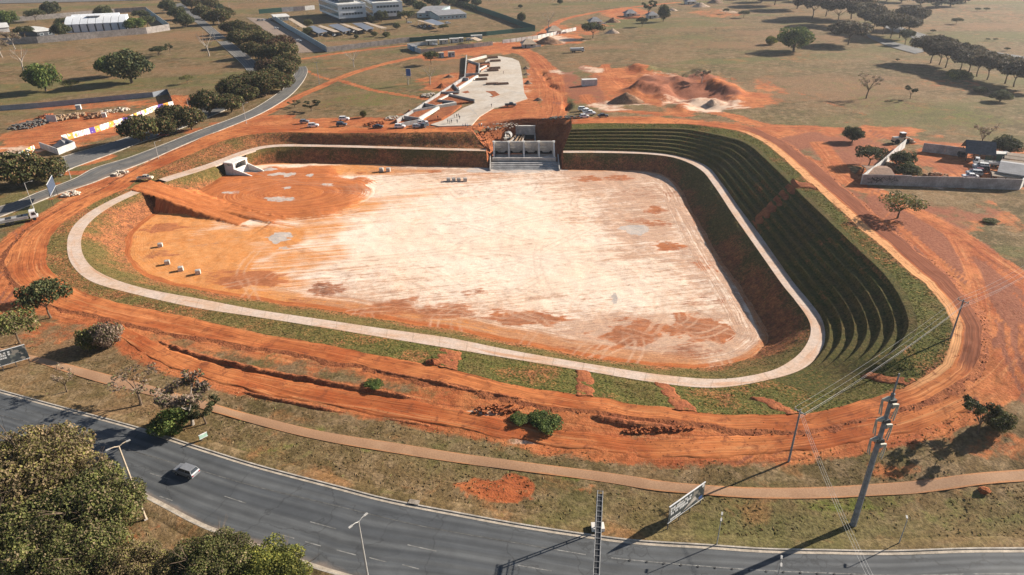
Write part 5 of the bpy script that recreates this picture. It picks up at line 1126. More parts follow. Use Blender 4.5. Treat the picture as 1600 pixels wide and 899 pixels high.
tree('sparse1', 1402, 341, 64, 'wide thin-leaved tree below the yard wall', name='field_tree', hs=.9); tree('bush4', 1548, 348, 22, 'dark low bush on the right slope', 'bush', name='bush', hs=.35)
tree('bush4', 1556, 670, 42, 'yellowish bush on the right above the cycle path', 'bush', name='bush', hs=1.2); tree('dry2', 1528, 678, 62, 'greyish leafless bush on the right above the cycle path', 'bush', name='bush')
# --- near left
tree('sparse1', 32, 537, 70, 'crooked tree beside the left billboard', name='field_tree', hs=1.3); tree('sparse2', 80, 497, 66, 'dark open tree at the far left by the dirt road', name='field_tree', hs=1.5); tree('sparse2', 72, 468, 34, 'small green tree top above the open dark tree', name='field_tree', hs=1.4)
tree('bush4', 146, 545, 44, 'dense left half of the brown-green bush by the track fork', 'bush', name='bush', hs=1.2); tree('bush2', 171, 542, 44, 'greyish right half of the bush by the track fork', 'bush', name='bush', hs=1.3)
tree('bare2', 105, 612, 34, 'small leafless tree beside the road verge', name='bare_tree'); tree('bare2', 220, 633, 70, 'spreading leafless tree above the road', name='bare_tree', hs=.8); tree('bush3', 270, 672, 56, 'dark green bush at the kerb', 'bush', name='bush', hs=.9); tree('dry1', 300, 664, 96, 'pinkish half-bare shrub tree by the cycle path', name='shrub_tree', hs=.9); tree('dry2', 322, 662, 54, 'sparse grey-green shrub right of the pinkish half-bare tree', 'bush', name='bush', hs=.8)
for i, (x, y, w_) in enumerate([(856, 666, 46), (812, 658, 28), (585, 604, 28), (840, 655, 30), (695, 561, 18)]):
    if i < 4: tree('bush3', x, y, w_, ['largest bright green bush between the dirt tracks', 'small green bush left of the largest one', 'lone green bush between the dirt tracks at left', 'green bush just behind the largest one'][i], 'bush', 'bushes between the dirt tracks', name='bush', hs=.42)
# --- big crowns at the lower left
def near(kind, cx, cy, width, label, zc=5.5, hs=1.0):
    p = W(cx, cy, zc); tree(kind, cx, cy, width, label, 'tree', 'large tree crowns at the lower left', name='roadside_tree', wp=p, hs=hs)
near('near2', 60, 755, 175, 'big brownish crown at the upper left of the roadside clump'); near('near1', 130, 800, 165, 'big olive crown beside the leaning lamp post'); near('near1', 30, 850, 170, 'big olive crown in the lower left corner'); near('near1', 110, 870, 150, 'olive crown at the bottom edge left of the grey one')
near('near2', 205, 900, 110, 'greyish thin crown at the bottom edge between the big ones', 3.5); near('near1', 330, 880, 130, 'olive crown at the bottom edge beside the road'); near('near3', 415, 900, 125, 'bright green crown at the bottom edge nearest the road', 4.5); near('near2', 265, 905, 110, 'brown crown at the bottom edge left of the olive one', 4.5); near('near3', -15, 705, 70, 'green crown cut by the left edge below the road')

for e in list(PROTO.values()):
    for c in KIDS[e.name]: bpy.data.objects.remove(c)
    bpy.data.objects.remove(e)

# ================================================================== VEHICLES
def paint(name, col): 
    t = NT(name, 0.35, 0.5); n = t.noise(t.pos(), 3, 3); t.b.inputs['Coat Weight'].default_value = 0.3
    return t.out(t.scalec(col, t.ramp(n, 0.3, 0.7, 0.88, 1.05)))
PAINT = {'white': paint('white_car_paint', (.72, .71, .69)), 'silver': paint('silver_car_paint', (.42, .42, .42)), 'grey': paint('grey_car_paint', (.20, .205, .215)), 'dark': paint('dark_car_paint', (.045, .05, .06)), 'black': paint('black_car_paint', (.018, .02, .025)),
         'maroon': paint('maroon_car_paint', (.14, .025, .03)), 'blue': paint('blue_paint', (.06, .17, .36)), 'beige': paint('beige_paint', (.55, .45, .33)), 'orange': paint('orange_paint', (.6, .22, .05)), 'yellow': paint('yellow_paint', (.55, .42, .12)), 'green': paint('green_paint', (.03, .12, .09))}
M['glass'] = emit_free_glass('dark_car_glass', (.02, .025, .03)); M['tyre'] = plain('tyre_rubber', (.025, .025, .025), .9); M['rim'] = plain('wheel_rim', (.4, .4, .4), .4, metal=.6)
M['lamp_w'] = plain('lamp_lens', (.75, .75, .72), .2); M['lamp_r'] = plain('red_lens', (.35, .02, .02), .3)
VP = {}
SHAPES = {  # side outline of the lower body, glasshouse (bottom x0,x1, top x0,x1, roof height), length class
 'hatch': ([(-1.95, .35), (-2.0, .8), (-1.85, .98), (.85, .98), (1.75, .84), (2.0, .6), (2.0, .32)], (-1.85, .95, -1.45, .25, 1.48)),
 'suv': ([(-2.2, .4), (-2.25, .95), (-2.1, 1.12), (1.0, 1.12), (2.05, 1.0), (2.25, .7), (2.25, .38)], (-2.1, 1.1, -1.8, .45, 1.72)),
 'pickup': ([(-2.6, .45), (-2.65, 1.1), (-.7, 1.1), (-.7, 1.12), (1.3, 1.12), (2.35, 1.02), (2.6, .75), (2.6, .4)], (-.75, 1.4, -.5, .75, 1.75)),
 'sedan': ([(-2.2, .35), (-2.25, .85), (-1.2, .95), (.9, .95), (2.0, .82), (2.2, .6), (2.2, .32)], (-1.5, 1.0, -.95, .35, 1.45))}
def vehicle_proto(kind, col):
    if (kind, col) in VP: return VP[(kind, col)]
    prof, (b0, b1, t0, t1, h) = SHAPES[kind]; e = empty('car', (0, 0, -500)); W2 = .86 if kind in ('hatch', 'sedan') else .93
    belt = max(z for _, z in prof); n = len(prof)
    vs_ = []; 
    for yy, k in ((-W2, 1), (-W2*.93, 2), (W2*.93, 2), (W2, 1)):
        for x, z in prof: vs_.append((x*(1 if k == 1 else 1.0), yy, z+(0.0 if k == 1 else .045 if z > .6 else 0)))
    fc = [tuple(range(n-1, -1, -1)), tuple(range(3*n, 4*n))]
    for r in range(3):
        for i in range(n): fc.append((r*n+i, r*n+(i+1) % n, (r+1)*n+(i+1) % n, (r+1)*n+i))
    body = MB().add(vs_, fc).build('body', PAINT[col], e)
    z0 = belt+.02; w0, w1 = W2*.93, W2*.74
    cab = [(b0, -w0, z0), (b1, -w0, z0), (b1, w0, z0), (b0, w0, z0), (t0, -w1, h), (t1, -w1, h), (t1, w1, h), (t0, w1, h)]
    def quad(ids, name, mat, push=0.0):
        MB().add([cab[i] for i in ids], [(0, 1, 2, 3)]).build(name, mat, e)
    quad((0, 1, 5, 4), 'side_window', M['glass']); quad((2, 3, 7, 6), 'side_window', M['glass']); quad((1, 2, 6, 5), 'windscreen', M['glass']); quad((3, 0, 4, 7), 'rear_window', M['glass'])
    MB().box((t0+t1)/2, 0, h+.03, t1-t0+.1, 2*w1+.06, .08).build('roof', PAINT[col], e)
    for xx, tx in ((b0, t0), (b1, t1), ((b0+b1)/2, (t0+t1)/2)):
        for sg in (-1, 1): MB().tube([(xx, sg*w0, z0), (tx, sg*w1, h)], .055, 4).build('pillar', PAINT[col], e)
    L = max(x for x, _ in prof); wx = L*.62
    for x in (-wx, wx):
        for sg in (-1, 1):
            w = MB().tube([(x, sg*(W2-.16), .33), (x, sg*(W2+.04), .33)], .34, 12).build('wheel', M['tyre'], e); MB().tube([(x, sg*(W2+.03), .33), (x, sg*(W2+.06), .33)], .2, 8).build('rim', M['rim'], w)
    for sg in (-1, 1):
        MB().box(L-.06, sg*W2*.7, .74, .14, .34, .16).build('headlight', M['lamp_w'], e); MB().box(-L+.02, sg*W2*.78, .85, .1, .22, .26).build('tail_light', M['lamp_r'], e)
    if kind == 'pickup': MB().box(-1.65, 0, 1.13, 1.7, 1.55, .05).build('load_bed', M['dark'], e)
    VP[(kind, col)] = (e, kid_map(e)); return VP[(kind, col)]
def yaw_px(a, b): 
    u, v = P(*a), P(*b); return math.atan2(v[1]-u[1], v[0]-u[0])
def car(px, py, yaw, kind, col, label, group=None, dz=0.0, name='car', s=1.0):
    e, km = vehicle_proto(kind, col); p = P(px, py)
    c = copy_tree(e, (p[0], p[1], p[2]+dz+.02), yaw, kids=km, scale=s); c.name = name; tag(c, label, 'car', group); return c
car(293, 742, yaw_px((330, 745), (270, 725)), 'suv', 'grey', 'grey hatchback car driving alone on the wide asphalt road', dz=ROAD_DZ, s=.95)
GP = 'cars parked along the dirt road'
for px, py, yw, k, c, l in [(476, 193, .1, 'hatch', 'grey', 'grey car leftmost of those parked behind the basin'), (490, 199.5, .12, 'suv', 'white', 'white car nearest the avenue on the dirt road behind the basin'), (538, 189, .05, 'suv', 'white', 'white car parked on the grass behind the dark one'), (534, 198, .0, 'suv', 'dark', 'dark grey car parked in front of the white one on the grass'),
                            (591, 201, .05, 'sedan', 'black', 'black sedan parked midway along the dirt road'), (625, 201, .0, 'suv', 'white', 'white station wagon left of the plaza corner'), (652, 200.5, .05, 'hatch', 'silver', 'silver hatchback at the plaza corner'), (664, 199.5, 1.2, 'suv', 'dark', 'dark car parked end-on at the plaza corner'), (661, 195, .3, 'suv', 'white', 'white car behind the dark end-on one'),
                            (911, 174, .05, 'suv', 'white', 'white car farthest back in the group right of the spillway'), (918, 177.5, .05, 'suv', 'white', 'second white car from the back right of the spillway'), (921, 180.5, .05, 'pickup', 'white', 'white pickup in front in the group right of the spillway'), (913, 185, .1, 'hatch', 'white', 'white hatchback nearest the rubble right of the spillway'), (942, 184, .0, 'sedan', 'black', 'black sedan standing apart right of the white cars'),
                            (798, 167, .0, 'pickup', 'dark', 'dark pickup at the edge of the concrete plaza'), (228, 282, .1, 'pickup', 'beige', 'pale pickup beside the head of the haul ramp')]:
    car(px, py, yw, k, c, l, GP, .25)
for px, py, yw, k, c, l in [(1531.6, 268, 2.75, 'suv', 'white', 'white car backmost of the row in the walled yard'), (1532, 272, 2.75, 'suv', 'dark', 'dark car second in the row in the walled yard'), (1526, 275, 2.75, 'hatch', 'maroon', 'maroon car in the row in the walled yard'), (1521, 279, 2.8, 'suv', 'silver', 'silver car in the row in the walled yard'), (1515, 283.5, 2.9, 'sedan', 'white', 'white car nearest the front wall of the yard'), (1499, 249, 1.4, 'suv', 'black', 'black car by the back wall of the yard')]:
    car(px, py-5, yw, k, c, l, 'cars in the walled yard')
for i, (px, py) in enumerate([(432, 46), (467, 66), (405, 33), (412, 33), (423, 32), (255, 214), (640, 37), (672, 43), (664, 44), (657, 44), (700, 38)]):
    car(px, py, [.4, .2, 1.2, 1.2, 1.2, .4, .3, 1.4, 1.4, 1.4, .5][i], ['hatch', 'suv', 'sedan'][i % 3], ['white', 'white', 'dark', 'grey', 'silver', 'maroon', 'white', 'blue', 'silver', 'dark', 'silver'][i],
        ['white car parked near the gatehouse wall', 'white car parked along the long white wall', 'dark car at the car park entrance, leftmost', 'grey car at the car park entrance, middle', 'silver car at the car park entrance by the gatehouse', 'maroon car in the shade under the avenue mangoes', 'white car under the tree by the second office block', 'blue car beside the small carport', 'silver car in front of the small carport', 'dark car left of the small carport', 'silver car right of the small carport'][i], 'cars at the office compound', .25)
for i, (px, py) in enumerate([(497, 55), (503, 56), (509, 55.5), (523, 56.5), (530, 55), (540, 53), (546, 52), (552, 51), (566, 50), (573, 49), (580, 48)]):
    car(px, py, 1.3, ['hatch', 'suv', 'sedan'][i % 3], ['dark', 'grey', 'dark', 'white', 'dark', 'grey', 'dark', 'silver', 'dark', 'grey', 'dark'][i], f'{ORD[i]} car from the left under the row of carports', 'cars under the carports', .1)
def lorry(px, py, yaw, label, bed, s=1.0, kind='flat', cabcol='white', dz=0.0):
    p = P(px, py); e = empty('truck', (p[0], p[1], p[2]+dz), yaw); e.scale = (s, s, s); tag(e, label, 'truck')
    cb = MB().add([(2.2, -1.2, .9), (4.2, -1.2, .9), (4.2, 1.2, .9), (2.2, 1.2, .9), (2.3, -1.15, 2.9), (3.7, -1.1, 2.9), (3.7, 1.1, 2.9), (2.3, 1.15, 2.9)], [(3, 2, 1, 0), (4, 5, 6, 7), (0, 1, 5, 4), (1, 2, 6, 5), (2, 3, 7, 6), (3, 0, 4, 7)]).build('cab', PAINT[cabcol], e)
    MB().add([(4.13, -1.0, 1.8), (4.13, 1.0, 1.8), (3.82, .95, 2.7), (3.82, -.95, 2.7)], [(0, 1, 2, 3)]).build('windscreen', M['glass'], cb)
    for sg in (-1, 1): MB().add([(2.8, sg*1.21, 1.75), (3.9, sg*1.21, 1.75), (3.6, sg*1.17, 2.6), (2.8, sg*1.17, 2.6)], [(0, 1, 2, 3)]).build('side_window', M['glass'], cb)
    MB().box(-.6, 0, .8, 9.4, 1.0, .35).build('chassis', M['tyre'], e)
    if kind == 'flat':
        MB().box(-1.7, 0, 1.25, 7.0, 2.4, .5).build('load_bed', bed, e)
        for sg in (-1, 1): MB().box(-1.7, sg*1.2, 1.65, 7.0, .1, .4).build('side_board', bed, e)
        for k in range(5): MB().box(-4.6+k*1.45, 0, 1.62, 1.3, 2.1, .25+.12*(k % 2)).build('load', M['dark' if k % 2 else 'concrete_grey'], e)
    elif kind == 'tank':
        MB().tube([(-5, 0, 2.0), (-4.7, 0, 2.0), (1.6, 0, 2.0), (1.9, 0, 2.0)], [.8, 1.15, 1.15, .8], 14).build('tank', bed, e)
    else:
        MB().add([(-5.2, -1.25, 1.2), (1.8, -1.25, 1.2), (1.8, 1.25, 1.2), (-5.2, 1.25, 1.2), (-5.4, -1.35, 2.7), (2, -1.35, 2.7), (2, 1.35, 2.7), (-5.4, 1.35, 2.7)], [(3, 2, 1, 0), (0, 1, 5, 4), (1, 2, 6, 5), (2, 3, 7, 6), (3, 0, 4, 7), (4, 5, 6, 7)]).build('tipper_body', bed, e)
    for x in (3.1, -2.4, -3.7):
        for sg in (-1, 1): MB().tube([(x, sg*.85, .5), (x, sg*1.2, .5)], .5, 12).build('wheel', M['tyre'], e)
    for sg in (-1, 1): MB().box(4.2, sg*.9, 1.15, .1, .35, .2).build('headlight', M['lamp_w'], cb)
    return e
lorry(36, 348, yaw_px((10, 350), (62, 340)), 'white-cabbed flatbed truck with a dark load on the red track', M['concrete_grey'], 1.05, dz=.3)
lorry(903, 82, .08, 'grey-bodied tipper truck in the centre field', PAINT['silver'], .95, 'tip', dz=.2)
lorry(1538, 259, 2.7+math.pi*0, 'white flatbed lorry parked inside the walled yard', PAINT['white'], .8, dz=.1)
# wheel loader
p = P(1406, 224); ld = empty('wheel_loader', (p[0], p[1], p[2]+.1), .1); tag(ld, 'dusty pale wheel loader on the red track above the yard', 'loader')
MB().box(-1.2, 0, 1.6, 3.4, 2.0, 1.2).build('engine_body', PAINT['beige'], ld); cb = MB().box(.3, 0, 2.9, 1.6, 1.6, 1.5).build('cab', M['glass'], ld); MB().box(.3, 0, 3.72, 1.8, 1.8, .14).build('cab_roof', PAINT['white'], cb)
for x in (-1.9, 1.7):
    for sg in (-1, 1): MB().tube([(x, sg*.8, .85), (x, sg*1.4, .85)], .85, 14).build('wheel', M['tyre'], ld)
for sg in (-1, 1): MB().tube([(.8, sg*.6, 2.0), (2.6, sg*.6, 1.9), (4.0, sg*.6, .9)], .18, 6).build('lift_arm', PAINT['beige'], ld)
MB().profile([(3.6, .2), (5.2, .1), (5.3, .35), (4.2, .6), (3.9, 1.5), (3.6, 1.4)], (1, 0, 0), (0, 1, 0), (0, 0, 0), -1.4, 1.4).build('bucket', PAINT['beige'], ld)

# ================================================================== POLES, LAMPS, WIRES
M['pole'] = plain('galvanised_pole', (.42, .40, .37), .5, .4, grime=.25); M['pole_c'] = plain('concrete_pole', (.26, .255, .25), .85, grime=.35); M['pole_w'] = plain('timber_coloured_pole', (.50, .40, .29), .8, grime=.3); M['insul'] = plain('pale_insulator', (.44, .41, .33), .5); M['steel'] = plain('dark_steel', (.09, .085, .08), .6, grime=.3); M['wire'] = plain('bare_wire', (.55, .53, .5), .4)
M['white_p'] = plain('white_painted_metal', (.72, .71, .69), .5)
def height_at(px, py, tx, ty):
    p = P(px, py); best = (1e9, 0)
    for h in np.arange(.5, 40, .1):
        c = CM.T @ (p+np.array([0, 0, h])-CAMP); e = abs(449.5+F*c[1]/c[2]-ty)
        if e < best[0]: best = (e, h)
    return best[1]
def lamp(bx, by, tx, ty, label, yaw=0.0, arms=2, mat='pole', r=.11, arm=1.6, h=None, base=None, curved=False):
    p = P(bx, by) if base is None else base
    h = height_at(bx, by, tx, ty) if h is None else h
    e = empty('lamp_post', tuple(p), yaw); tag(e, label, 'lamp post', 'street lamps')
    MB().tube([(0, 0, -.4), (0, 0, h*.5), (0, 0, h)], [r*1.25, r, r*.7], 8).build('pole', M[mat], e)
    MB().box(0, 0, .1, .5, .5, .3).build('base_plate', M['concrete'], e)
    for k in range(arms):
        sg = 1 if k == 0 else -1
        pts = [(0, 0, h-.1), (sg*arm*.5, 0, h+.15), (sg*arm, 0, h+.2)] if not curved else [(0, 0, h-.3), (sg*arm*.25, 0, h+.7), (sg*arm*.7, 0, h+1.0), (sg*arm, 0, h+.9)]
        a = MB().tube(pts, r*.45, 6).build('arm', M[mat], e); MB().box(pts[-1][0]+sg*.25, 0, pts[-1][2]-.02, .6, .24, .12).build('lamp_head', M['pole'], a)
    return e
lamp(228, 812, 185, 697, 'tall wood-coloured lamp post leaning out of the lower left trees', .75, 2, 'pole_w', .17, 1.1)
lamp(0, 0, 0, 0, 'tall silver lamp post rising from the bottom edge over the road', .9, 2, 'pole', .13, 1.0, h=13, base=np.append(W(560, 815, 13)[:2], 0.0))
lamp(1119.5, 853, 1125, 809, 'short twin-headed lamp on the verge right of the billboard', 1.2, 2, 'pole', .07, .35); lamp(1404, 851, 1416, 814, 'short lamp on the verge right of the tall power pole', 1.2, 1, 'pole', .07, .3)
lamp(0, 0, 0, 0, 'short twin-headed lamp at the bottom edge of the road', 1.2, 2, 'pole', .07, .4, h=5.6, base=np.append(W(1221, 877, 5.8)[:2], 0.0))
for i, (bx, by, tx, ty) in enumerate([(53, 327, 38, 286), (111, 279, 102, 245), (248, 249, 242, 222), (190, 207, 188, 190), (296, 174, 294, 154), (385, 193, 381, 162), (405, 112, 399, 99), (364, 57, 358, 44), (343, 42, 338, 28), (241, 214, 238, 196), (405, 140, 404, 124), (306, 12, 303, -2), (360, 18, 358, 4)]):
    lamp(bx, by, tx, ty, ['lamp post behind the flatbed truck on the avenue', 'lamp post right of the big left mango', 'lamp post where the dirt road meets the avenue', 'lamp post before the colourful hoarding', 'lamp post on the avenue island past the hoarding end', 'lamp post on the verge below the mango clump', 'curved lamp post on the avenue kerb beside the mango clump', 'curved lamp post at the top of the mango clump', 'curved lamp post beyond the mango clump', 'lamp post among the near avenue mangoes', 'lamp post inside the mango clump', 'lamp post at the top edge by the avenue', 'lamp post at the top edge right of the avenue'][i], .6, 1, 'pole', .1, 1.8, curved=(i in (6, 7, 8)))
def wood_pole(bx, by, tx, ty, label, arm=1.2, yaw=0.0, r=.13):
    p = P(bx, by); h = height_at(bx, by, tx, ty); e = empty('utility_pole', tuple(p), yaw); tag(e, label, 'pole')
    MB().tube([(0, 0, -.4), (0, 0, h)], [r*1.2, r*.8], 8).build('pole', M['pole_c'], e); MB().box(0, 0, h-.4, arm*2, .12, .14).build('cross_arm', M['pole_c'], e)
    for x in (-arm*.9, 0, arm*.9): MB().tube([(x, 0, h-.3), (x, 0, h)], .07, 6).build('insulator', M['insul'], e)
    return e, p, h
wood_pole(499, 132, 493, 97, 'dark utility pole beside the bend of the avenue'); wood_pole(466, 87, 465, 70, 'utility pole at the end of the car park')
yw = yaw_px((1485, 530), (1232, 722))+math.pi/2
C_, pc, hc = wood_pole(1232, 722, 1257, 640, 'concrete power pole above the cycle path carrying wires', 1.0, yw, .16); D_, pd, hd = wood_pole(1485, 530, 1503, 468, 'concrete power pole at the bend of the dirt road', 1.0, yw, .16)
def wire(a, b, label, sag=.5, r=.015):
    a, b = Vector(a), Vector(b); pts = [a.lerp(b, t)-Vector((0, 0, sag*4*t*(1-t))) for t in np.linspace(0, 1, 13)]
    o = MB().tube(pts, r, 4, False).build('power_line', M['wire']); tag(o, label, 'wire', 'overhead wires'); return o
ca, sa = math.cos(yw), math.sin(yw)
def atop(p, h, x, dz=0.0): return (p[0]+ca*x, p[1]+sa*x, p[2]+h+dz)
far_end = W(1640, 398, 18); ne = W(1405, 990, 10.5)
for k, (x, dz) in enumerate(((-.9, 0), (0, 0), (.9, 0), (.1, -1.3), (.1, -1.7))):
    wire(atop(pc, hc, x, dz), atop(pd, hd, x, dz), ['topmost left', 'top middle', 'top right', 'upper telephone', 'lower telephone'][k]+' wire between the two concrete power poles', 1.0)
    wire(atop(pd, hd, x, dz), (far_end[0]+ca*x*1.2, far_end[1]+sa*x*1.2, far_end[2]+dz), ['topmost left', 'top middle', 'top right', 'upper telephone', 'lower telephone'][k]+' wire leaving the bend pole towards the right edge', 1.0)
    if k < 3: wire(atop(pc, hc, x*.4, -.2), (ne[0]+x*.5, ne[1], ne[2]), ['left', 'middle', 'right'][k]+' wire falling from the cycle path pole towards the camera', 1.2)
# tall transmission pole with three tiers of brackets
pb = P(1333, 820); hb = 27.2; bp = empty('transmission_pole', tuple(pb), .15); tag(bp, 'tall tapering concrete transmission pole with bracket arms and long shadow', 'pole')
MB().tube([(0, 0, -.5), (0, 0, hb*.5), (0, 0, hb-3.2), (0, 0, hb-3.1), (0, 0, hb)], [.46, .36, .26, .13, .10], 10).build('shaft', M['pole_c'], bp)
for k, z in enumerate((hb-4.2, hb-7.6, hb-11.0)):
    MB().box(0, 0, z, 1.0, 1.0, .45).build('collar', M['steel'], bp)
    for sg in (-1, 1):
        zz = z-(0 if sg < 0 else 1.2)
        a = MB().add([(sg*.3, -.28, zz-.2), (sg*.3, .28, zz-.2), (sg*.3, .28, zz+.5), (sg*.3, -.28, zz+.5), (sg*1.35, -.12, zz+.1), (sg*1.35, .12, zz+.1), (sg*1.35, .12, zz+.3), (sg*1.35, -.12, zz+.3)], [(0, 1, 2, 3), (7, 6, 5, 4), (0, 4, 5, 1), (1, 5, 6, 2), (2, 6, 7, 3), (3, 7, 4, 0)]).build('bracket_arm', M['insul'], bp)
        for d in (-.25, .25):
            MB().tube([(sg*1.3, d*.3, zz+.1), (sg*1.2, d*.6, zz-1.0), (sg*1.05, d*.8, zz-2.3)], .09, 6).build('insulator_string', M['insul'], a)

# ================================================================== SIGNS
def m_print(name, base, cols, sc, thr=.55):
    t = NT(name, .5, .3); p = t.obj(); col = base
    for i, c in enumerate(cols):
        n = t.noise(t.mapping(p, (1, 1, 1), 1.1*i), sc*(1+.35*i), 2, .5); col = t.mix(t.ramp(n, thr, thr+.03), col, c)
    return t.out(col)
M['print_dark'] = m_print('dark_printed_picture', (.06, .07, .075), [(.16, .17, .15), (.035, .045, .05), (.24, .22, .19)], .35); M['print_blue'] = plain('blue_grey_board_back', (.055, .075, .115), .6); M['sign_blue'] = plain('blue_sign_face', (.06, .12, .32), .5); M['sign_green'] = plain('pale_green_sign', (.42, .62, .50), .5)
def board(name, a, b, z0, z1, label, mat, legs=4, lettering=True, both=None, seed=1, braces=True, frame='steel'):
    """hoarding on legs between ground points a and b, panel from z0 to z1 above the ground"""
    a, b = np.array(a), np.array(b); d = b-a; L = float(np.hypot(d[0], d[1])); yaw = math.atan2(d[1], d[0]); m_ = (a+b)/2
    e = empty(name, (m_[0], m_[1], gz(m_[0], m_[1])), yaw); tag(e, label, 'billboard')
    MB().box(0, 0, (z0+z1)/2, L, .1, z1-z0).build('panel', mat, e)
    for zz in (z0, z1): MB().box(0, 0, zz, L+.1, .16, .1).build('frame_rail', M['white_p'], e)
    for k in range(legs):
        x = -L/2+.3+(L-.6)*k/max(1, legs-1); MB().box(x, .13, (z0+.4)/2-.2, .12, .12, z0+.8).build('leg', M[frame], e)
        if braces: MB().tube([(x, .15, z0+.3), (x, 1.5, 0)], .05, 4).build('brace', M[frame], e)
    if lettering:
        r = random.Random(seed); side = -.065 if lettering is True else lettering
        for ln, (fz, hh, f0, f1) in enumerate(((.80, .11, .04, .62), (.64, .12, .04, .60), (.47, .12, .05, .52), (.14, .10, .05, .32))):
            x = -L/2+L*f0
            while x < -L/2+L*f1:
                w_ = r.uniform(.18, .42); MB().box(x+w_/2, side, z0+(z1-z0)*fz, w_, .02, (z1-z0)*hh*r.uniform(.8, 1.1)).build('printed_mark', M['white_p'], e); x += w_+(.35 if r.random() < .2 else .07)
    return e, L
bb, L = board('billboard', P(1041.7, 829.5), P(1097, 786), 1.35, 4.6, 'large printed billboard on thin legs beside the cycle path', M['print_dark'], 4)
MB().box(L*.40, -.066, 2.0, L*.10, .02, .5).build('printed_logo', M['sign_blue'], bb); MB().box(L*.44, -.066, 4.2, L*.06, .02, .5).build('printed_logo', M['white_p'], bb); MB().add([(-.1*L, -.066, 1.7), (.3*L, -.066, 2.2), (.22*L, -.066, 3.2)], [(0, 1, 2)]).build('printed_shape', M['concrete'], bb)
board('billboard', P(-18, 588), P(50, 568), 1.4, 4.7, 'dark billboard cut off by the left edge beside the cycle path', M['print_dark'], 4, seed=5)
e, L = board('billboard', P(84, 322), P(92, 306), 3.5, 7.2, 'blue-backed billboard standing edge-on beside the avenue', M['print_blue'], 2, False)
e, L = board('direction_sign', P(636, 133), P(643, 133), 4.6, 8.4, 'blue information sign on posts in the centre field', M['sign_blue'], 2, False, braces=False)
e, L = board('direction_sign', P(314, 693), P(326, 687), .9, 1.7, 'small pale green direction sign at the kerb of the road', M['sign_green'], 1, False, braces=False)
# sign gantry over the road
gb = P(934, 830); gn = W(931, 905, 7.0); hg = height_at(934, 830, 938, 770)
ga = empty('sign_gantry', tuple(gb)); tag(ga, 'dark ladder-like sign gantry reaching over the road from a concrete footing', 'gantry')
dv = gn[:2]-gb[:2]; dl = np.linalg.norm(dv); dv /= dl; nv = np.array([-dv[1], dv[0]]); LEN = 24
MB().box(0, .2, .45, 1.9, 1.3, 1.0).build('footing', M['concrete_new'], ga)
def gp(s, o_, z): return (dv[0]*s+nv[0]*o_, dv[1]*s+nv[1]*o_, z)
for o_ in (-.38, .38):
    MB().tube([gp(.2, o_, 0), gp(.2, o_, hg)], .11, 6).build('post', M['steel'], ga)
    for z in (hg, hg-.9): MB().tube([gp(-.4, o_, z), gp(LEN, o_, z)], .055, 5).build('chord', M['pole_c'], ga)
for k in range(26): MB().tube([gp(-.3+k*.95, -.38, hg), gp(-.3+k*.95, .38, hg)], .04, 4).build('rung', M['pole_c'], ga)
MB().add([gp(.1, -.36, hg-.12), gp(LEN, -.36, hg-.12), gp(LEN, .36, hg-.12), gp(.1, .36, hg-.12)], [(0, 1, 2, 3)]).build('walkway_plate', M['dark'], ga)
for k in range(7): MB().tube([gp(.2, -.38, k*1.0+.4), gp(.2, .38, k*1.0+.9)], .05, 4).build('lattice', M['steel'], ga)
# kerb inlet box and a red boulder
M['wall_block_d'] = plain('stained_concrete', (.30, .25, .20), .9, grime=.4); p = P(646, 790); di = empty('kerb_inlet', (p[0], p[1], p[2]+ROAD_DZ), -.25); tag(di, 'concrete storm drain inlet box set into the road kerb', 'drain')
MB().box(0, .35, .10, 1.7, .9, .26).build('slab', M['wall_block_d'], di); MB().box(-.25, -.1, .06, .9, .2, .2).build('opening', M['dark'], di)
def rock(px, py, s, mat, label):
    p = P(px, py); r = random.Random(int(px)); mb = MB(); vs_ = []; n, mrow = 10, 6
    for i in range(mrow):
        th = math.pi*i/(mrow-1)
        for k in range(n):
            a = 2*math.pi*k/n; q = s*(.75+.4*r.random()); vs_.append((q*math.sin(th)*math.cos(a)*1.3, q*math.sin(th)*math.sin(a), q*.7*math.cos(th)+s*.3))
    mb.add(vs_, [(i*n+k, i*n+(k+1) % n, (i+1)*n+(k+1) % n, (i+1)*n+k) for i in range(mrow-1) for k in range(n)]); o = mb.build('boulder', mat); o.location = tuple(p); tag(o, label, 'boulder')
rock(1537, 768, .75, M['cut'], 'red earth boulder below the cycle path at right'); rock(676, 568, 1.1, M['cut'], 'red clod beside the bare chute at the path')

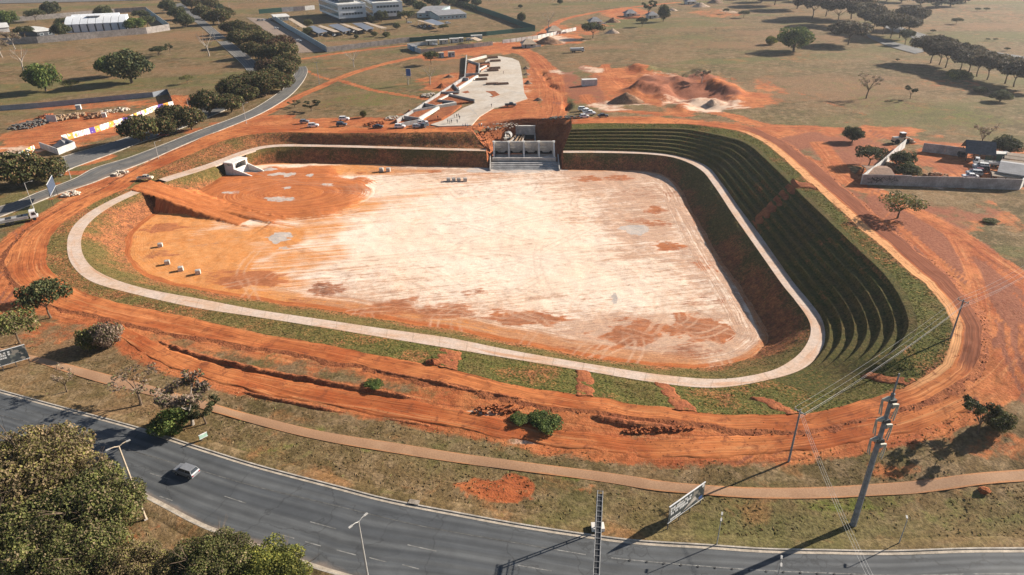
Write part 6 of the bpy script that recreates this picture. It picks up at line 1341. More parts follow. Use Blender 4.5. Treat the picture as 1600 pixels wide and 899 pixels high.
# ================================================================== BUILDINGS, WALLS, PLAZA
M['bwhite'] = plain('white_facade', (.66, .67, .68), .7, grime=.12, scale=.2); M['bglass'] = emit_free_glass('bluish_facade_glass', (.10, .19, .22)); M['bglass2'] = emit_free_glass('dark_window_glass', (.05, .07, .085)); M['roof_w'] = plain('pale_flat_roof', (.60, .58, .54), .8, grime=.25, scale=.2); M['roof_g'] = plain('grey_sheet_roof', (.24, .235, .24), .7, grime=.25, scale=.3); M['roof_t'] = plain('tan_sheet_roof', (.46, .35, .25), .8, grime=.3, scale=.3); M['solar'] = plain('solar_panel', (.16, .165, .19), .35, .5, grime=.12); M['roof_b'] = plain('brown_tile_roof', (.25, .15, .10), .85, grime=.35); M['roof_d'] = plain('dark_tarp_roof', (.085, .09, .10), .8, grime=.3)
M['wall_block'] = plain('grey_block_wall', (.33, .29, .26), .9, grime=.35, scale=.5); M['wall_white'] = plain('whitewashed_wall', (.56, .54, .51), .85, grime=.3, scale=.4); M['wall_pinkish'] = plain('stained_rendered_wall', (.42, .35, .32), .9, grime=.35, scale=.35); M['wall_blue'] = plain('bluish_painted_wall', (.36, .45, .47), .8, grime=.2, scale=.4); M['fence_grey'] = plain('grey_sheet_panel', (.27, .29, .32), .6, grime=.25, scale=.3); M['fence_green'] = plain('green_mesh_fence', (.035, .10, .075), .8, grime=.3); M['blue_box'] = plain('blue_site_cabin', (.10, .25, .42), .6); M['cream'] = plain('cream_site_cabin', (.55, .50, .40), .7, grime=.25, scale=.4)
def poly_wall(name, pts, h, mat, label, cat='wall', panel=0.0, th=.22, group=None, mats=None, post=None, coping=None, lower=0.3):
    """wall or fence along pixel points; one part per panel (or per straight run)"""
    Wp = [P(*q) for q in pts]; e = empty(name, tuple(Wp[0])); tag(e, label, cat, group); k = 0; base = Vector(Wp[0])
    for a, b in zip(Wp[:-1], Wp[1:]):
        L = np.linalg.norm((b-a)[:2]); n = max(1, int(round(L/panel))) if panel else 1
        for i in range(n):
            u = a+(b-a)*i/n; v = a+(b-a)*(i+1)/n; d = (v-u)[:2]/np.linalg.norm((v-u)[:2]); gap = .06 if panel else 0
            u2 = u[:2]+d*gap/2; v2 = v[:2]-d*gap/2; nn = np.array([-d[1], d[0]])*th/2
            z0, z1 = gz(*u2)-lower, gz(*v2)-lower; zt = (z0+z1)/2+lower+h if panel else None
            ta, tb = (zt, zt) if panel else (z0+lower+h, z1+lower+h)
            vs_ = [(*(u2-nn), z0), (*(v2-nn), z1), (*(v2+nn), z1), (*(u2+nn), z0), (*(u2-nn), ta), (*(v2-nn), tb), (*(v2+nn), tb), (*(u2+nn), ta)]
            MB().add([Vector(q)-base for q in vs_], [(3, 2, 1, 0), (4, 5, 6, 7), (0, 1, 5, 4), (1, 2, 6, 5), (2, 3, 7, 6), (3, 0, 4, 7)]).build('panel', (mats[k % len(mats)] if mats else mat), e)
            if post: MB().box(u[0]-base.x, u[1]-base.y, (z0+lower+h/2)-base.z+.05, post, post, h+.1, math.atan2(d[1], d[0])).build('post', coping or mat, e)
            k += 1
    return e
def frame_from(a, b):
    d = (b-a)[:2]; L = np.linalg.norm(d); return L, math.atan2(d[1], d[0])
def office(name, A, B, C, h, label, floors=3):
    """A-B front base edge, A-C left base edge (pixels)"""
    a, b, c = P(*A), P(*B), P(*C); L, _ = frame_from(a, b); Dp, y_ = frame_from(a, c); yaw = y_-math.pi/2; Dp = min(Dp, 75)
    e = empty(name, (a[0], a[1], min(a[2], b[2], c[2])-.3), yaw); tag(e, label, 'building')
    fh = h/floors
    MB().box(L/2, Dp/2, fh*.35, L-3, Dp-3, fh*.7).build('ground_floor', M['bglass2'], e)
    MB().box(L/2, Dp/2, fh*.7+(h-fh*.7)/2, L, Dp, h-fh*.7).build('wall', M['bwhite'], e)
    for f_ in range(1, floors):
        z = fh*f_+fh*.45
        nw = 7
        for k in range(nw):
            if f_ == floors-1 and False: continue
            w_ = (L-6)/nw; x = 4+w_*(k+.5)-1
            wn_ = MB().box(x, -.05, z, w_*.92, .2, fh*.42).build('window', M['bwhite'], e); MB().box(x, -.16, z, w_*.84, .06, fh*.36).build('pane', M['bglass2'], wn_)
        ns = max(4, int(Dp/5))
        for k in range(ns):
            w_ = (Dp-3)/ns; y = 1.5+w_*(k+.5)
            wn_ = MB().box(-.05, y, z, .2, w_*.96, fh*.78).build('window', M['bwhite'], e); MB().box(-.16, y, z, .06, w_*.9, fh*.72).build('pane', M['bglass'], wn_)
    rf = MB().box(L/2, Dp/2, h+.1, L+.6, Dp+.6, .5).build('roof', M['roof_w'], e)
    for (x, y, sx, sy) in ((L/2, .1, L+.6, .3), (L/2, Dp-.1, L+.6, .3), (.1, Dp/2, .3, Dp), (L-.1, Dp/2, .3, Dp)): MB().box(x, y, h+.65, sx, sy, .6).build('parapet', M['bwhite'], rf)
    pent = MB().box(L*.52, Dp*.5, h+1.6, L*.55, Dp*.5, 2.6).build('penthouse', M['bglass2'], e); MB().box(L*.52, Dp*.5, h+3.0, L*.62, Dp*.56, .35).build('penthouse_roof', M['roof_w'], pent)
    return e
office('office_building', (531.3, 35.5), (575, 33.8), (489, 17.5), 14.5, 'white three-storey office block with blue glass side, the left one')
office('office_building', (585, 33), (625, 28.3), (566, 20), 14.5, 'white office block with dark windows, the right one')
def gable(name, A, B, C, h, rise, label, wall, roof, cat='building', eave=.5, nwin=0, posts=False):
    a, b, c = P(*A), P(*B), P(*C); L, yaw = frame_from(a, b); D = np.linalg.norm((c-a)[:2])
    e = empty(name, (a[0], a[1], min(a[2], b[2], c[2])-.2), yaw); tag(e, label, cat)
    if not posts: MB().box(L/2, D/2, h/2, L, D, h).build('wall', wall, e)
    else:
        for x in (.2, L/2, L-.2):
            for y in (.2, D-.2): MB().box(x, y, h/2, .25, .25, h).build('post', M['steel'], e)
    o = eave
    MB().add([(-o, -o, h), (L+o, -o, h), (L+o, D/2, h+rise), (-o, D/2, h+rise), (-o, -o, h+.18), (L+o, -o, h+.18), (L+o, D/2, h+rise+.18), (-o, D/2, h+rise+.18)], [(3, 2, 1, 0), (4, 5, 6, 7), (0, 1, 5, 4), (1, 2, 6, 5), (3, 0, 4, 7)]).build('roof_slope', roof, e)
    MB().add([(-o, D/2, h+rise), (L+o, D/2, h+rise), (L+o, D+o, h), (-o, D+o, h), (-o, D/2, h+rise+.18), (L+o, D/2, h+rise+.18), (L+o, D+o, h+.18), (-o, D+o, h+.18)], [(3, 2, 1, 0), (4, 5, 6, 7), (1, 2, 6, 5), (2, 3, 7, 6), (3, 0, 4, 7)]).build('roof_slope', roof, e)
    if not posts:
        for x in (0, L): MB().add([(x, 0, h), (x, D, h), (x, D/2, h+rise)], [(0, 1, 2), (2, 1, 0)]).build('gable_end', wall, e)
    for k in range(nwin):
        x = L*(k+.5)/nwin; w_ = MB().box(x, -.05, h*.55, L/nwin*.45, .2, h*.4).build('window', M['bwhite'], e); MB().box(x, -.16, h*.55, L/nwin*.36, .06, h*.32).build('pane', M['bglass2'], w_)
    return e
gable('long_low_building', (686, 32), (729, 28.5), (682, 24), 4.2, 2.0, 'long low white building with grey roof right of the offices', M['wall_blue'], M['roof_g'], nwin=7)
gable('low_building_wing', (652, 28), (684, 27.5), (648, 17), 4.2, 2.2, 'grey-roofed wing joining the long low building on its left', M['wall_blue'], M['roof_g'], nwin=3)
def canopy(name, q, h, mat, label):
    pts = [P(x, y, h) for x, y in q]; c = np.mean(pts, 0); e = empty(name, (c[0], c[1], gz(c[0], c[1]))); tag(e, label, 'carport', 'carports in front of the offices')
    b = Vector(e.location); v = [Vector(p)-b for p in pts]; up = Vector((0, 0, .18))
    MB().add([*v, *[p+up for p in v]], [(3, 2, 1, 0), (4, 5, 6, 7), (0, 1, 5, 4), (1, 2, 6, 5), (2, 3, 7, 6), (3, 0, 4, 7)]).build('roof', mat, e)
    for i in range(4):
        t = v[i].lerp(v[(i+2) % 4], .08); MB().tube([(t.x, t.y, -.3), (t.x, t.y, t.z)], .15, 6).build('post', M['pole'], e)
    m1, m2 = v[0].lerp(v[3], .5), v[1].lerp(v[2], .5)
    for t in (m1.lerp(m2, .1), m1.lerp(m2, .9)): MB().tube([(t.x, t.y, -.3), (t.x, t.y, t.z)], .15, 6).build('post', M['pole'], e)
for i, (q, mt) in enumerate([([(478, 43), (490, 40.5), (512, 49.5), (497.5, 52.5)], 'solar'), ([(496, 41), (502, 40), (530.5, 49.5), (521.5, 50.7)], 'roof_t'), ([(512.6, 39.8), (527.6, 37.5), (548.6, 47.3), (536, 50.3)], 'solar'), ([(530.5, 37.5), (538, 37.5), (566.6, 46.5), (559, 48.3)], 'roof_t'), ([(550, 36.8), (565, 36), (584.6, 44.3), (571, 47.3)], 'solar'), ([(566.6, 35.3), (574, 35.3), (605.6, 44.3), (596.6, 45.3)], 'roof_t'), ([(662, 33), (675, 30), (695, 37), (683, 40)], 'solar'), ([(651, 32), (657, 32), (681, 39), (676, 39.5)], 'roof_t'), ([(450, 30), (456, 29), (482, 44), (474, 45)], 'roof_t')]):
    canopy('carport', q, 3.2, M[mt], ['leftmost grey solar-roofed carport', 'leftmost tan carport roof', 'middle grey solar-roofed carport', 'middle tan carport roof', 'rightmost grey solar carport before the offices', 'rightmost tan carport before the offices', 'grey carport beside the long low building', 'tan strip carport beside the long low building', 'narrow tan carport behind the gatehouse'][i])
gable('gatehouse', (431, 33.5), (452, 32), (428, 29), 3.6, .5, 'white flat-roofed gatehouse at the car park', M['wall_white'], M['roof_w'], eave=1.0, nwin=4)
poly_wall('boundary_wall', [(431, 33), (447, 44), (478, 62), (511, 82)], 4.0, M['wall_blue'], 'long white boundary wall along the car park', panel=12)
poly_wall('boundary_wall', [(511, 82), (560, 76), (600, 71), (640, 66)], 3.4, M['wall_block'], 'grey block wall in front of the carports', panel=10)
poly_wall('boundary_wall', [(640, 66), (700, 61), (760, 56), (800, 52), (836, 49)], 3.0, M['fence_green'], 'dark green screened fence behind the site cabins', 'fence', 10)
poly_wall('green_fence', [(836, 49), (815, 42), (790, 32), (765, 23), (740, 15), (715, 7)], 4.2, M['fence_green'], 'dark green fence running up behind the low building', 'fence', 12)
poly_wall('painted_wall', [(405, 22), (441, 19), (477, 16.5), (492, 15)], 4.2, None, 'wall painted green and white beyond the car park', panel=12, mats=[M['fence_green'], M['fence_green'], M['wall_white'], M['wall_pinkish'], M['wall_white'], M['fence_green']])
# hedge line and highway beyond
for i, (a, b) in enumerate((((330, 6), (358, 22)), ((705, 4), (742, 16)))):
    pts = [P(a[0]+(b[0]-a[0])*t, a[1]+(b[1]-a[1])*t) for t in np.linspace(0, 1, 9)]
    e = empty('hedge', tuple(pts[0])); tag(e, ['clipped dark hedge beyond the avenue', 'rough hedge along the green fence'][i], 'hedge'); bl = [(*(p-pts[0]), 5, 5, 4.5) for p in pts]
    lm = leaf_mesh('h', bl, 2600, .8, 70+i, .1); mesh_np('foliage', lm[0], lm[1], M['leaf_hedge'], e); MB().tube([(*(p-pts[0])[:2], (p-pts[0])[2]-.5+.0) for p in pts], .4, 4).build('stems', M['bark'], e)
# site cabins inside the contractor's yard
def cabin(name, px, py, L, D, h, yaw, label, mat, cat='cabin', door=True, roof=None, group=None):
    p = P(px, py); e = empty(name, (p[0], p[1], p[2]-.05), yaw); tag(e, label, cat, group)
    MB().box(0, D/2, h/2, L, D, h).build('wall', mat, e); MB().box(0, D/2, h+.06, L+.25, D+.25, .14).build('roof', roof or M['roof_w'], e)
    if door:
        MB().box(-L*.3, -.03, h*.42, .95, .1, h*.78).build('door', M['steel'], e); w_ = MB().box(L*.2, -.03, h*.6, 1.4, .1, .9).build('window', M['bwhite'], e); MB().box(L*.2, -.1, h*.6, 1.2, .05, .7).build('pane', M['bglass2'], w_)
    return e
for i, (px, py, L, c, lb) in enumerate([(675, 70.5, 8, 'cream', 'cream site cabin at the left of the cabin row'), (693.5, 69.5, 6.2, 'cream', 'cream site cabin second from the left in the row'), (710, 67.5, 6.4, 'wall_white', 'white site cabin in the middle of the row'), (721, 66.5, 3, 'wall_white', 'narrow white site cabin in the row'), (745, 62.5, 8, 'wall_white', 'white-roofed cabin at the right of the row')]): cabin('site_cabin', px, py, L, 3, 3.0, .12, lb, M[c], group='site cabins')
car(679, 71.5, .1, 'hatch', 'white', 'white car parked before the left site cabin', 'cars at the site cabins', .1); car(733, 64, .1, 'suv', 'silver', 'silver car parked before the right site cabins', 'cars at the site cabins', .1)
cabin('site_cabin', 648.5, 80.5, 3.2, 8.5, 3.2, .35, 'bright blue site cabin at the wall corner', M['blue_box'], door=False, roof=M['roof_g']); cabin('tool_shed', 690, 90.5, 3.2, 3, 3.0, .2, 'left of two small sheds beside the tree', M['wall_blue'], 'shed', roof=M['roof_t']); cabin('tool_shed', 706, 89.5, 4, 3.5, 3.0, .2, 'right of two small sheds beside the tree', M['wall_blue'], 'shed', roof=M['roof_t'])
gable('open_shelter', (746, 70), (752, 68.5), (745, 66), 2.6, 1.5, 'orange-brown roofed open shelter in the contractor yard', M['wood'], M['roof_t'], 'shelter', posts=True)
poly_wall('yard_wall', [(637, 76), (652, 82), (658, 84)], 3.0, M['wall_white'], 'white wall end beside the blue cabin', panel=6); poly_wall('yard_wall', [(658, 84), (700, 79), (740, 74.5), (770, 71)], 2.6, M['wall_block'], 'grey block wall in front of the site cabins', panel=8); poly_wall('yard_wall', [(637, 74), (668, 70)], 2.4, M['wall_white'], 'white wall behind the blue cabin', panel=8)
poly_wall('pale_fence', [(785, 68), (798, 66.5), (840, 61), (900, 48)], 2.4, M['wall_white'], 'pale panel fence right of the contractor yard', 'fence', panel=5, post=.3, coping=M['roof_b'])
cabin('storage_container', 921.5, 134.5, 7.5, 3, 3.0, .1, 'white storage container alone on the red soil', M['wall_white'], 'container', False)
def pavilion(px, py, s, label, roof):
    p = P(px, py); e = empty('pavilion', (p[0], p[1], p[2]), .15); tag(e, label, 'pavilion', 'small hipped-roof pavilions')
    MB().box(0, s*.4, 1.3, s, s*.8, 2.6).build('wall', M['wall_white'], e); MB().box(-s*.3, -.03, 1.1, 1.2, .1, 2.1).build('door', M['steel'], e); MB().box(s*.2, -.03, 1.4, 1.6, .1, 1.1).build('window', M['bglass2'], e)
    w_ = s*.62; MB().add([(-w_, -.2*s, 2.5), (w_, -.2*s, 2.5), (w_, s, 2.5), (-w_, s, 2.5), (-.15*s, s*.4, 2.5+s*.34), (.15*s, s*.4, 2.5+s*.34)], [(3, 2, 1, 0), (0, 1, 5, 4), (1, 2, 5), (2, 3, 4, 5), (3, 0, 4)]).build('roof', roof, e)
    MB().box(s*.75, s*.3, .6, s*.5, .3, 1.2).build('low_wall', M['wall_white'], e)
for px, py, s, lb, rf in [(931, 39, 9, 'white pavilion with dark hipped roof left of centre', 'roof_g'), (986, 26, 9, 'white pavilion behind the tree group', 'roof_g'), (867, 54, 9.5, 'white pavilion with brown roof by the dirt road', 'roof_t'), (827, 75, 8.5, 'white pavilion with orange roof by the earth heap', 'roof_t'), (1080, 7, 9, 'small white pavilion near the top edge', 'roof_g'), (1020, 29, 8, 'greenish pavilion beside the tall dark tree', 'roof_g')]: pavilion(px, py, s, lb, M[rf])
def mound(px, py, rx, h, label, mat, ry=None, seed=1):
    p = P(px, py); dep = float((p-CAMP) @ CM[:, 2]); R = rx*dep/F; Ry = (ry or .8)*R; n = 26
    X, Y = np.meshgrid(np.linspace(-1, 1, n), np.linspace(-1, 1, n)); rr = np.hypot(X, Y)
    Z = np.clip(1-rr*(.85+.35*fnoise(X*2+seed, Y*2, seed, 3)), -.1, 1)*h*(.8+.4*fnoise(X*4, Y*4+seed, seed+4, 3))
    gx, gy = X*R, Y*Ry; Zg = G(p[0]+gx, p[1]+gy)-p[2]; kp = rr.ravel() < 1.15; f_ = grid_faces(n, n); f_ = f_[kp[f_].all(1)]
    o = mesh_np('earth_mound', np.stack([gx, gy, Z+Zg], -1).reshape(-1, 3), f_, mat, None, None, None, True); o.location = tuple(p); tag(o, label, 'mound', 'heaps of earth and sand'); return o
M['sand'] = m_soil('pale_sand_heap', (.46, .34, .25), (.36, .26, .19)); M['greysand'] = m_soil('grey_brown_heap', (.26, .17, .12), (.20, .13, .09))
for q in [(978, 160, 30, 4.8, 'large dark conical earth mound right of the spillway', 'spoil', .55, 1), (1112, 163, 10, 2.4, 'small pale conical mound in the borrow pit', 'sand', .8, 2), (857, 68, 24, 5, 'broad brown earth heap by the orange-roofed pavilion', 'spoil', .5, 3), (958, 35, 13, 4, 'grey sand heap right of the left pavilion', 'spoil', .6, 4), (957, 52, 12, 3.5, 'pale sand heap below the pavilions', 'sand', .6, 5), (1094, 11, 15, 4, 'grey heap beside the top edge pavilion', 'sand', .6, 6), (1117, 5, 14, 4.5, 'brown heap at the top edge', 'greysand', .6, 7), (1050, 17, 9, 2.5, 'low pale heap by the tall dark tree', 'sand', .6, 8),
          (822, 108, 6, 1.6, 'small grey gravel heap beside the plaza, farthest', 'greysand', .8, 9), (823, 117, 6, 1.2, 'small dark heap beside the plaza, second', 'greysand', .8, 10), (825, 131, 7, 1.8, 'dark gravel heap beside the plaza, third', 'greysand', .8, 11), (841, 157, 8, 1.4, 'low dark heap at the plaza corner', 'greysand', .6, 12), (702, 121, 9, 1.6, 'dark spoil heap left of the plaza', 'spoil', .6, 13), (690, 137, 9, 2.2, 'red earth heap against the planter wall', 'cut', .7, 14), (640, 177, 7, 1.8, 'small red heap at the left tip of the plaza', 'cut', .8, 15)]:
    mound(q[0], q[1], q[2], q[3], q[4], M[q[5]], q[6], q[7])
for (px, py, rx, ry, n, s, m_, sd, lb) in [(585, 195, 16, 4, 70, .8, 'cut', 21, 'rubble of red clods beside the parked cars'), (670, 150, 12, 3, 40, 1.0, 'rubble_light', 22, 'stack of pale broken slabs left of the plaza'), (615, 186, 14, 3, 40, .9, 'rubble_light', 23, 'pale broken paving left of the plaza tip'), (188, 272, 10, 3, 26, 1.0, 'rubble_light', 24, 'pale slabs dumped at the avenue junction'), (112, 305, 13, 4, 30, .9, 'rubble_light', 25, 'pale broken slabs beside the avenue below the blue billboard'), (46, 196, 22, 6, 130, 1.1, 'dark_rubble', 26, 'dark heap of scrap in the hoarding enclosure'), (108, 184, 20, 4, 50, 1.5, 'wood', 27, 'stack of brown timber in the hoarding enclosure'), (150, 182, 14, 4, 50, 1.4, 'spoil', 28, 'scattered debris right of the timber stack'), (72, 184, 10, 3, 30, 1.3, 'cut', 29, 'reddish brick heap behind the white board'), (180, 174, 20, 3, 40, 1.0, 'rubble_light', 30, 'pale scattered debris at the far right of the enclosure'), (1390, 260, 9, 5, 40, 1.0, 'wood', 31, 'junk pile beside the trees in the walled yard'), (1460, 276, 20, 2, 30, 1.0, 'spoil', 32, 'debris along the inside of the yard wall'), (1030, 672, 60, 5, 90, .45, 'cut', 33, 'broken clods below the perimeter road'), (780, 640, 40, 8, 70, .5, 'cut', 34, 'broken clods between the dirt tracks')]:
    p = P(px, py); a = np.linalg.norm(P(px+rx, py)-p); b = np.linalg.norm(P(px, py-ry)-P(px, py+ry))/2; heap('rubble_heap', p[0], p[1], .1, a, b, n, s, M[m_], sd, lb)
# vaulted hall and its compound on the left
a, b, c = P(104, 52), P(200, 47), P(101, 44); L, yaw = frame_from(a, b); hall = empty('vaulted_hall', (a[0], a[1], min(a[2], b[2])-.3), yaw); tag(hall, 'long white hall with ribbed curved roof behind a wall', 'building')
def vault(par, L, y0, D, h, rise, nb, mat, name='roof_bay'):
    for k in range(nb):
        x0_, x1_ = L*k/nb, L*(k+1)/nb-.5; mb = MB(); pr_ = [(y0, 0), (y0, h)]+[(y0+D*t, h+rise*math.sin(math.pi*t/2*1.15)) for t in np.linspace(.08, 1, 7)]+[(y0+D, 0)]
        mb.profile(pr_, (0, 1, 0), (1, 0, 0), (0, 0, 0), x0_, x1_); mb.build(name, mat, par)
        w_ = MB().box((x0_+x1_)/2+(x1_-x0_)*.46, y0-.05, h*.5, .9, .2, h*.8).build('window', M['bglass2'], par)
vault(hall, L, 0, 16, 7, 5, 8, M['bwhite']); vault(hall, L*.8, 19, 12, 8, 4, 6, M['bwhite'])
MB().box(L*.45, 10, 11.8, L*.22, 5, .5).build('roof_light', M['roof_g'], hall)
poly_wall('compound_wall', [(-30, 72), (0, 70.5), (60, 68), (150, 60), (230, 53), (266, 47.5)], 5.0, M['wall_block'], 'grey compound wall in front of the vaulted hall', panel=14); poly_wall('compound_wall', [(266, 47), (250, 35), (230, 20)], 5.0, M['wall_blue'], 'pale compound wall running away beside the shade trees', panel=14); poly_wall('compound_wall', [(230, 18), (180, 21), (100, 28), (26, 34), (-20, 37)], 4.5, M['wall_block'], 'grey compound wall behind the vaulted hall', panel=14)
gable('compound_house', (60, 59), (86, 56), (58, 50), 4.5, .8, 'dark-fronted house with pale roof left of the vaulted hall', M['roof_d'], M['roof_w'], nwin=2); gable('compound_house', (-8, 52), (16, 50), (-8, 44), 4, 1.5, 'pale roofed house at the left edge behind the compound wall', M['wall_white'], M['roof_w'])
# hoarding with printed panels, sheet fence, white pen
HP = [m_print('hoarding_print_white', (.74, .73, .71), [(.62, .20, .06), (.30, .06, .32), (.66, .40, .05)], .55, .60), m_print('hoarding_print_orange', (.78, .36, .06), [(.74, .73, .70), (.70, .20, .25)], .5, .60), m_print('hoarding_print_purple', (.12, .07, .34), [(.55, .50, .66)], .7, .66), m_print('hoarding_print_pale', (.72, .71, .69), [(.10, .38, .20), (.70, .36, .06), (.08, .08, .30)], .6, .62), m_print('hoarding_print_mixed', (.74, .70, .60), [(.62, .12, .10), (.10, .10, .12), (.72, .42, .05)], .6, .58)]
SEQ = [HP[0], HP[1], HP[0], HP[4], HP[0], HP[2], HP[1], HP[3], HP[0], HP[1], HP[4], HP[0], HP[2], HP[2], HP[3], HP[1], HP[0]]
poly_wall('hoarding', [(-20, 269), (0, 263), (28, 251), (56, 236)], 2.5, None, 'colourful printed hoarding left of the white pen', 'hoarding', panel=2.6, th=.08, mats=SEQ); poly_wall('hoarding', [(98, 221), (150, 207), (200, 191), (240, 174.5), (272, 166)], 2.5, None, 'colourful printed hoarding between the white pen and the mangoes', 'hoarding', panel=2.6, th=.08, mats=SEQ)
poly_wall('sheet_fence', [(-20, 176), (0, 173.5), (60, 169), (128, 162.5), (190, 156.5), (240, 152), (263, 147)], 2.6, M['fence_grey'], 'grey sheet metal fence behind the debris', 'fence', panel=2.5, th=.06, post=.1); poly_wall('sheet_fence', [(263, 147), (266, 154), (270, 163)], 3.0, M['roof_d'], 'dark sheet fence closing the end of the enclosure', 'fence', panel=2.5, th=.06)
poly_wall('white_pen', [(64, 232), (92, 242), (119, 231.5), (99, 223)], 2.6, M['wall_white'], 'open white-walled pen in front of the hoarding', 'pen', th=.25)
p = P(98, 229); o = MB().add([(-3.5, -2, .3), (3.5, -2, .3), (3.5, 2, .3), (-3.5, 2, .3), (0, 0, 3.0)], [(0, 1, 4), (1, 2, 4), (2, 3, 4), (3, 0, 4), (3, 2, 1, 0)]).build('canvas_tent', M['roof_g']); o.location = tuple(p); tag(o, 'grey tent inside the white pen', 'tent')
p = P(82, 192); e = empty('white_board', tuple(p), -.1); tag(e, 'large white board standing among the scrap', 'panel'); MB().box(0, 0, 2.0, 5.0, .15, 3.2).build('board', M['wall_white'], e); [MB().box(x, .1, .8, .15, .15, 2).build('leg', M['wood'], e) for x in (-2, 2)]
p = P(123, 170.5); e = cabin('white_tank', 123, 172, 2.2, 2, 2.2, .3, 'small white tank on the debris field', M['wall_white'], 'tank', False)
cabin('kiosk', 163, 184, 1.8, 1.6, 2.0, .3, 'small white crate near the timber stack', M['wall_white'], 'crate', False)
# walled yard on the right
fw = poly_wall('yard_wall', [(1345, 288), (1420, 291), (1500, 293.5), (1592, 297)], 3.2, M['wall_pinkish'], 'long stained wall along the front of the right-hand yard', panel=12)
poly_wall('yard_wall', [(1345, 288), (1375, 265), (1413, 231)], 3.0, M['wall_white'], 'pale wall along the left side of the yard', panel=5, post=.3); poly_wall('yard_wall', [(1440, 237), (1475, 241), (1510, 246)], 3.0, M['wall_pinkish'], 'stained wall along the back of the yard', panel=6); poly_wall('yard_wall', [(1592, 297), (1612, 278), (1630, 262)], 3.2, M['wall_white'], 'white end wall at the right of the yard', panel=8)
gf_ = P(1356, 287); r = random.Random(4)
fwb = Vector(fw.location); A_, B_ = P(1352, 288.3), P(1470, 292.5); dd = (B_-A_); dd /= np.linalg.norm(dd)
for k in range(26):
    t0 = A_+dd*(r.uniform(0, 1)**1.4*np.linalg.norm(B_-A_)); z = t0[2]+r.uniform(.9, 2.4); pts = []
    for j in range(5): q_ = t0+dd*(j*.5+r.uniform(-.5, .5)); pts.append(Vector((q_[0]+dd[1]*.16, q_[1]-dd[0]*.16, z+r.uniform(-.8, .8)))-fwb)
    MB().tube(pts, .07, 4, False).build('graffiti_stroke', M['dark'], fw)
gable('hip_shed', (1507, 252), (1549, 256), (1512, 243), 3.0, 3.2, 'dark hipped shed at the back of the yard', M['roof_d'], M['roof_d'], 'shed', posts=True); gable('yard_shed', (1556, 285), (1600, 292), (1562, 268), 3.4, 1.4, 'grey-roofed shed beside the parked cars in the yard', M['wall_white'], M['roof_g'], 'shed'); gable('yard_shed', (1549, 287), (1588, 291), (1551, 282), 2.6, .5, 'low tan lean-to shed in front of the grey-roofed one', M['wood'], M['roof_t'], 'shed', posts=True)
for k, (x, y) in enumerate(((1572, 251), (1568, 256), (1563, 262))): gable('yard_shed', (x, y+4), (x+60, y+12), (x+1, y+1), 2.8, .5, ['farthest', 'middle', 'nearest'][k]+' of three long tan-roofed stalls at the right of the yard', M['wall_white'], M['roof_t'], 'shed', posts=True)
gable('brick_lean_to', (1357, 281), (1392, 283), (1364, 271), 2.2, .6, 'brown lean-to roof in the corner of the yard', M['wood'], M['roof_b'], 'shed', posts=True); cabin('green_cabin', 1561, 254, 6, 3, 2.8, -.1, 'dark green cabin beside the hipped shed', PAINT['green'], door=True)
# ------------------------------------------------------------------ plaza
def pz(px, py, dz): q = P(px, py); return (q[0], q[1], q[2]+dz)
PLZ = [(779, 88.5), (800, 92), (810.6, 96.5), (813.6, 105.5), (816.6, 123.5), (819, 146), (824, 155), (800, 163), (771.5, 170), (749, 183.5), (737, 197), (686, 198.5), (672.5, 196), (692, 189.5), (707, 180.5), (723.5, 170), (743, 162), (722, 156), (704, 150), (717.5, 142), (734, 128), (748, 119), (752, 112), (760, 104), (758, 97), (765, 91)]
def m_plaza():
    t = NT('pale_plaza_concrete', .85, .2); p = t.pos(); a = t.noise(p, .08, 5, .6); b = t.noise(p, .6, 4, .6)
    col = t.mix(t.ramp(a, .35, .65), (.50, .44, .37), (.44, .36, .28)); return t.out(t.scalec(col, t.ramp(b, .3, .7, .88, 1.08)), b, .1, .03)
M['plaza'] = m_plaza()
import bmesh
def slab(name, pts, mat, dz, lo=.6, parent=None):
    bm = bmesh.new(); vs_ = [bm.verts.new(pz(x, y, dz)) for x, y in pts]; f_ = bm.faces.new(vs_); f_.normal_update()
    if f_.normal.z < 0: f_.normal_flip()
    bmesh.ops.triangulate(bm, faces=[f_])
    ext = bmesh.ops.extrude_edge_only(bm, edges=[e for e in bm.edges if e.is_boundary])
    for v in [g for g in ext['geom'] if isinstance(g, bmesh.types.BMVert)]: v.co.z -= lo
    me_ = bpy.data.meshes.new(name); bm.to_mesh(me_); bm.free(); me_.materials.append(mat); o = bpy.data.objects.new(name, me_); COL.objects.link(o)
    if parent: o.parent = parent
    return o
plz = slab('plaza_pavement', PLZ, M['plaza'], .35, 1.0); plz['kind'] = 'structure'
for pts in ([(757, 141), (768, 140), (781, 149.5), (772, 152.5), (766, 147), (760, 145)], [(717, 146), (731, 143), (734, 146), (720, 149)], [(765, 152), (772, 151.5), (770, 153.5)]):
    slab('planting_bed', pts, M['cut'], .39, .3, plz)
for a, b in (((757, 131), (819, 128)), ((757, 136), (820, 148)), ((770, 126), (817, 130)), ((760, 168), (790, 152)), ((745, 178), (700, 188)), ((735, 170), (748, 184))):   # saw cuts in the slab
    A_, B_ = np.array(pz(*a, .354)), np.array(pz(*b, .354)); d = (B_-A_)[:2]; d /= np.linalg.norm(d); nn = np.array([-d[1], d[0], 0])*.12
    MB().add([A_-nn, B_-nn, B_+nn, A_+nn], [(0, 1, 2, 3)]).build('joint', M['concrete_grey'], plz)
pt = empty('terraced_planters', pz(690, 160, 0)); tag(pt, 'zigzag concrete planter walls stepping down beside the plaza', 'planter')
bse = Vector(pt.location)
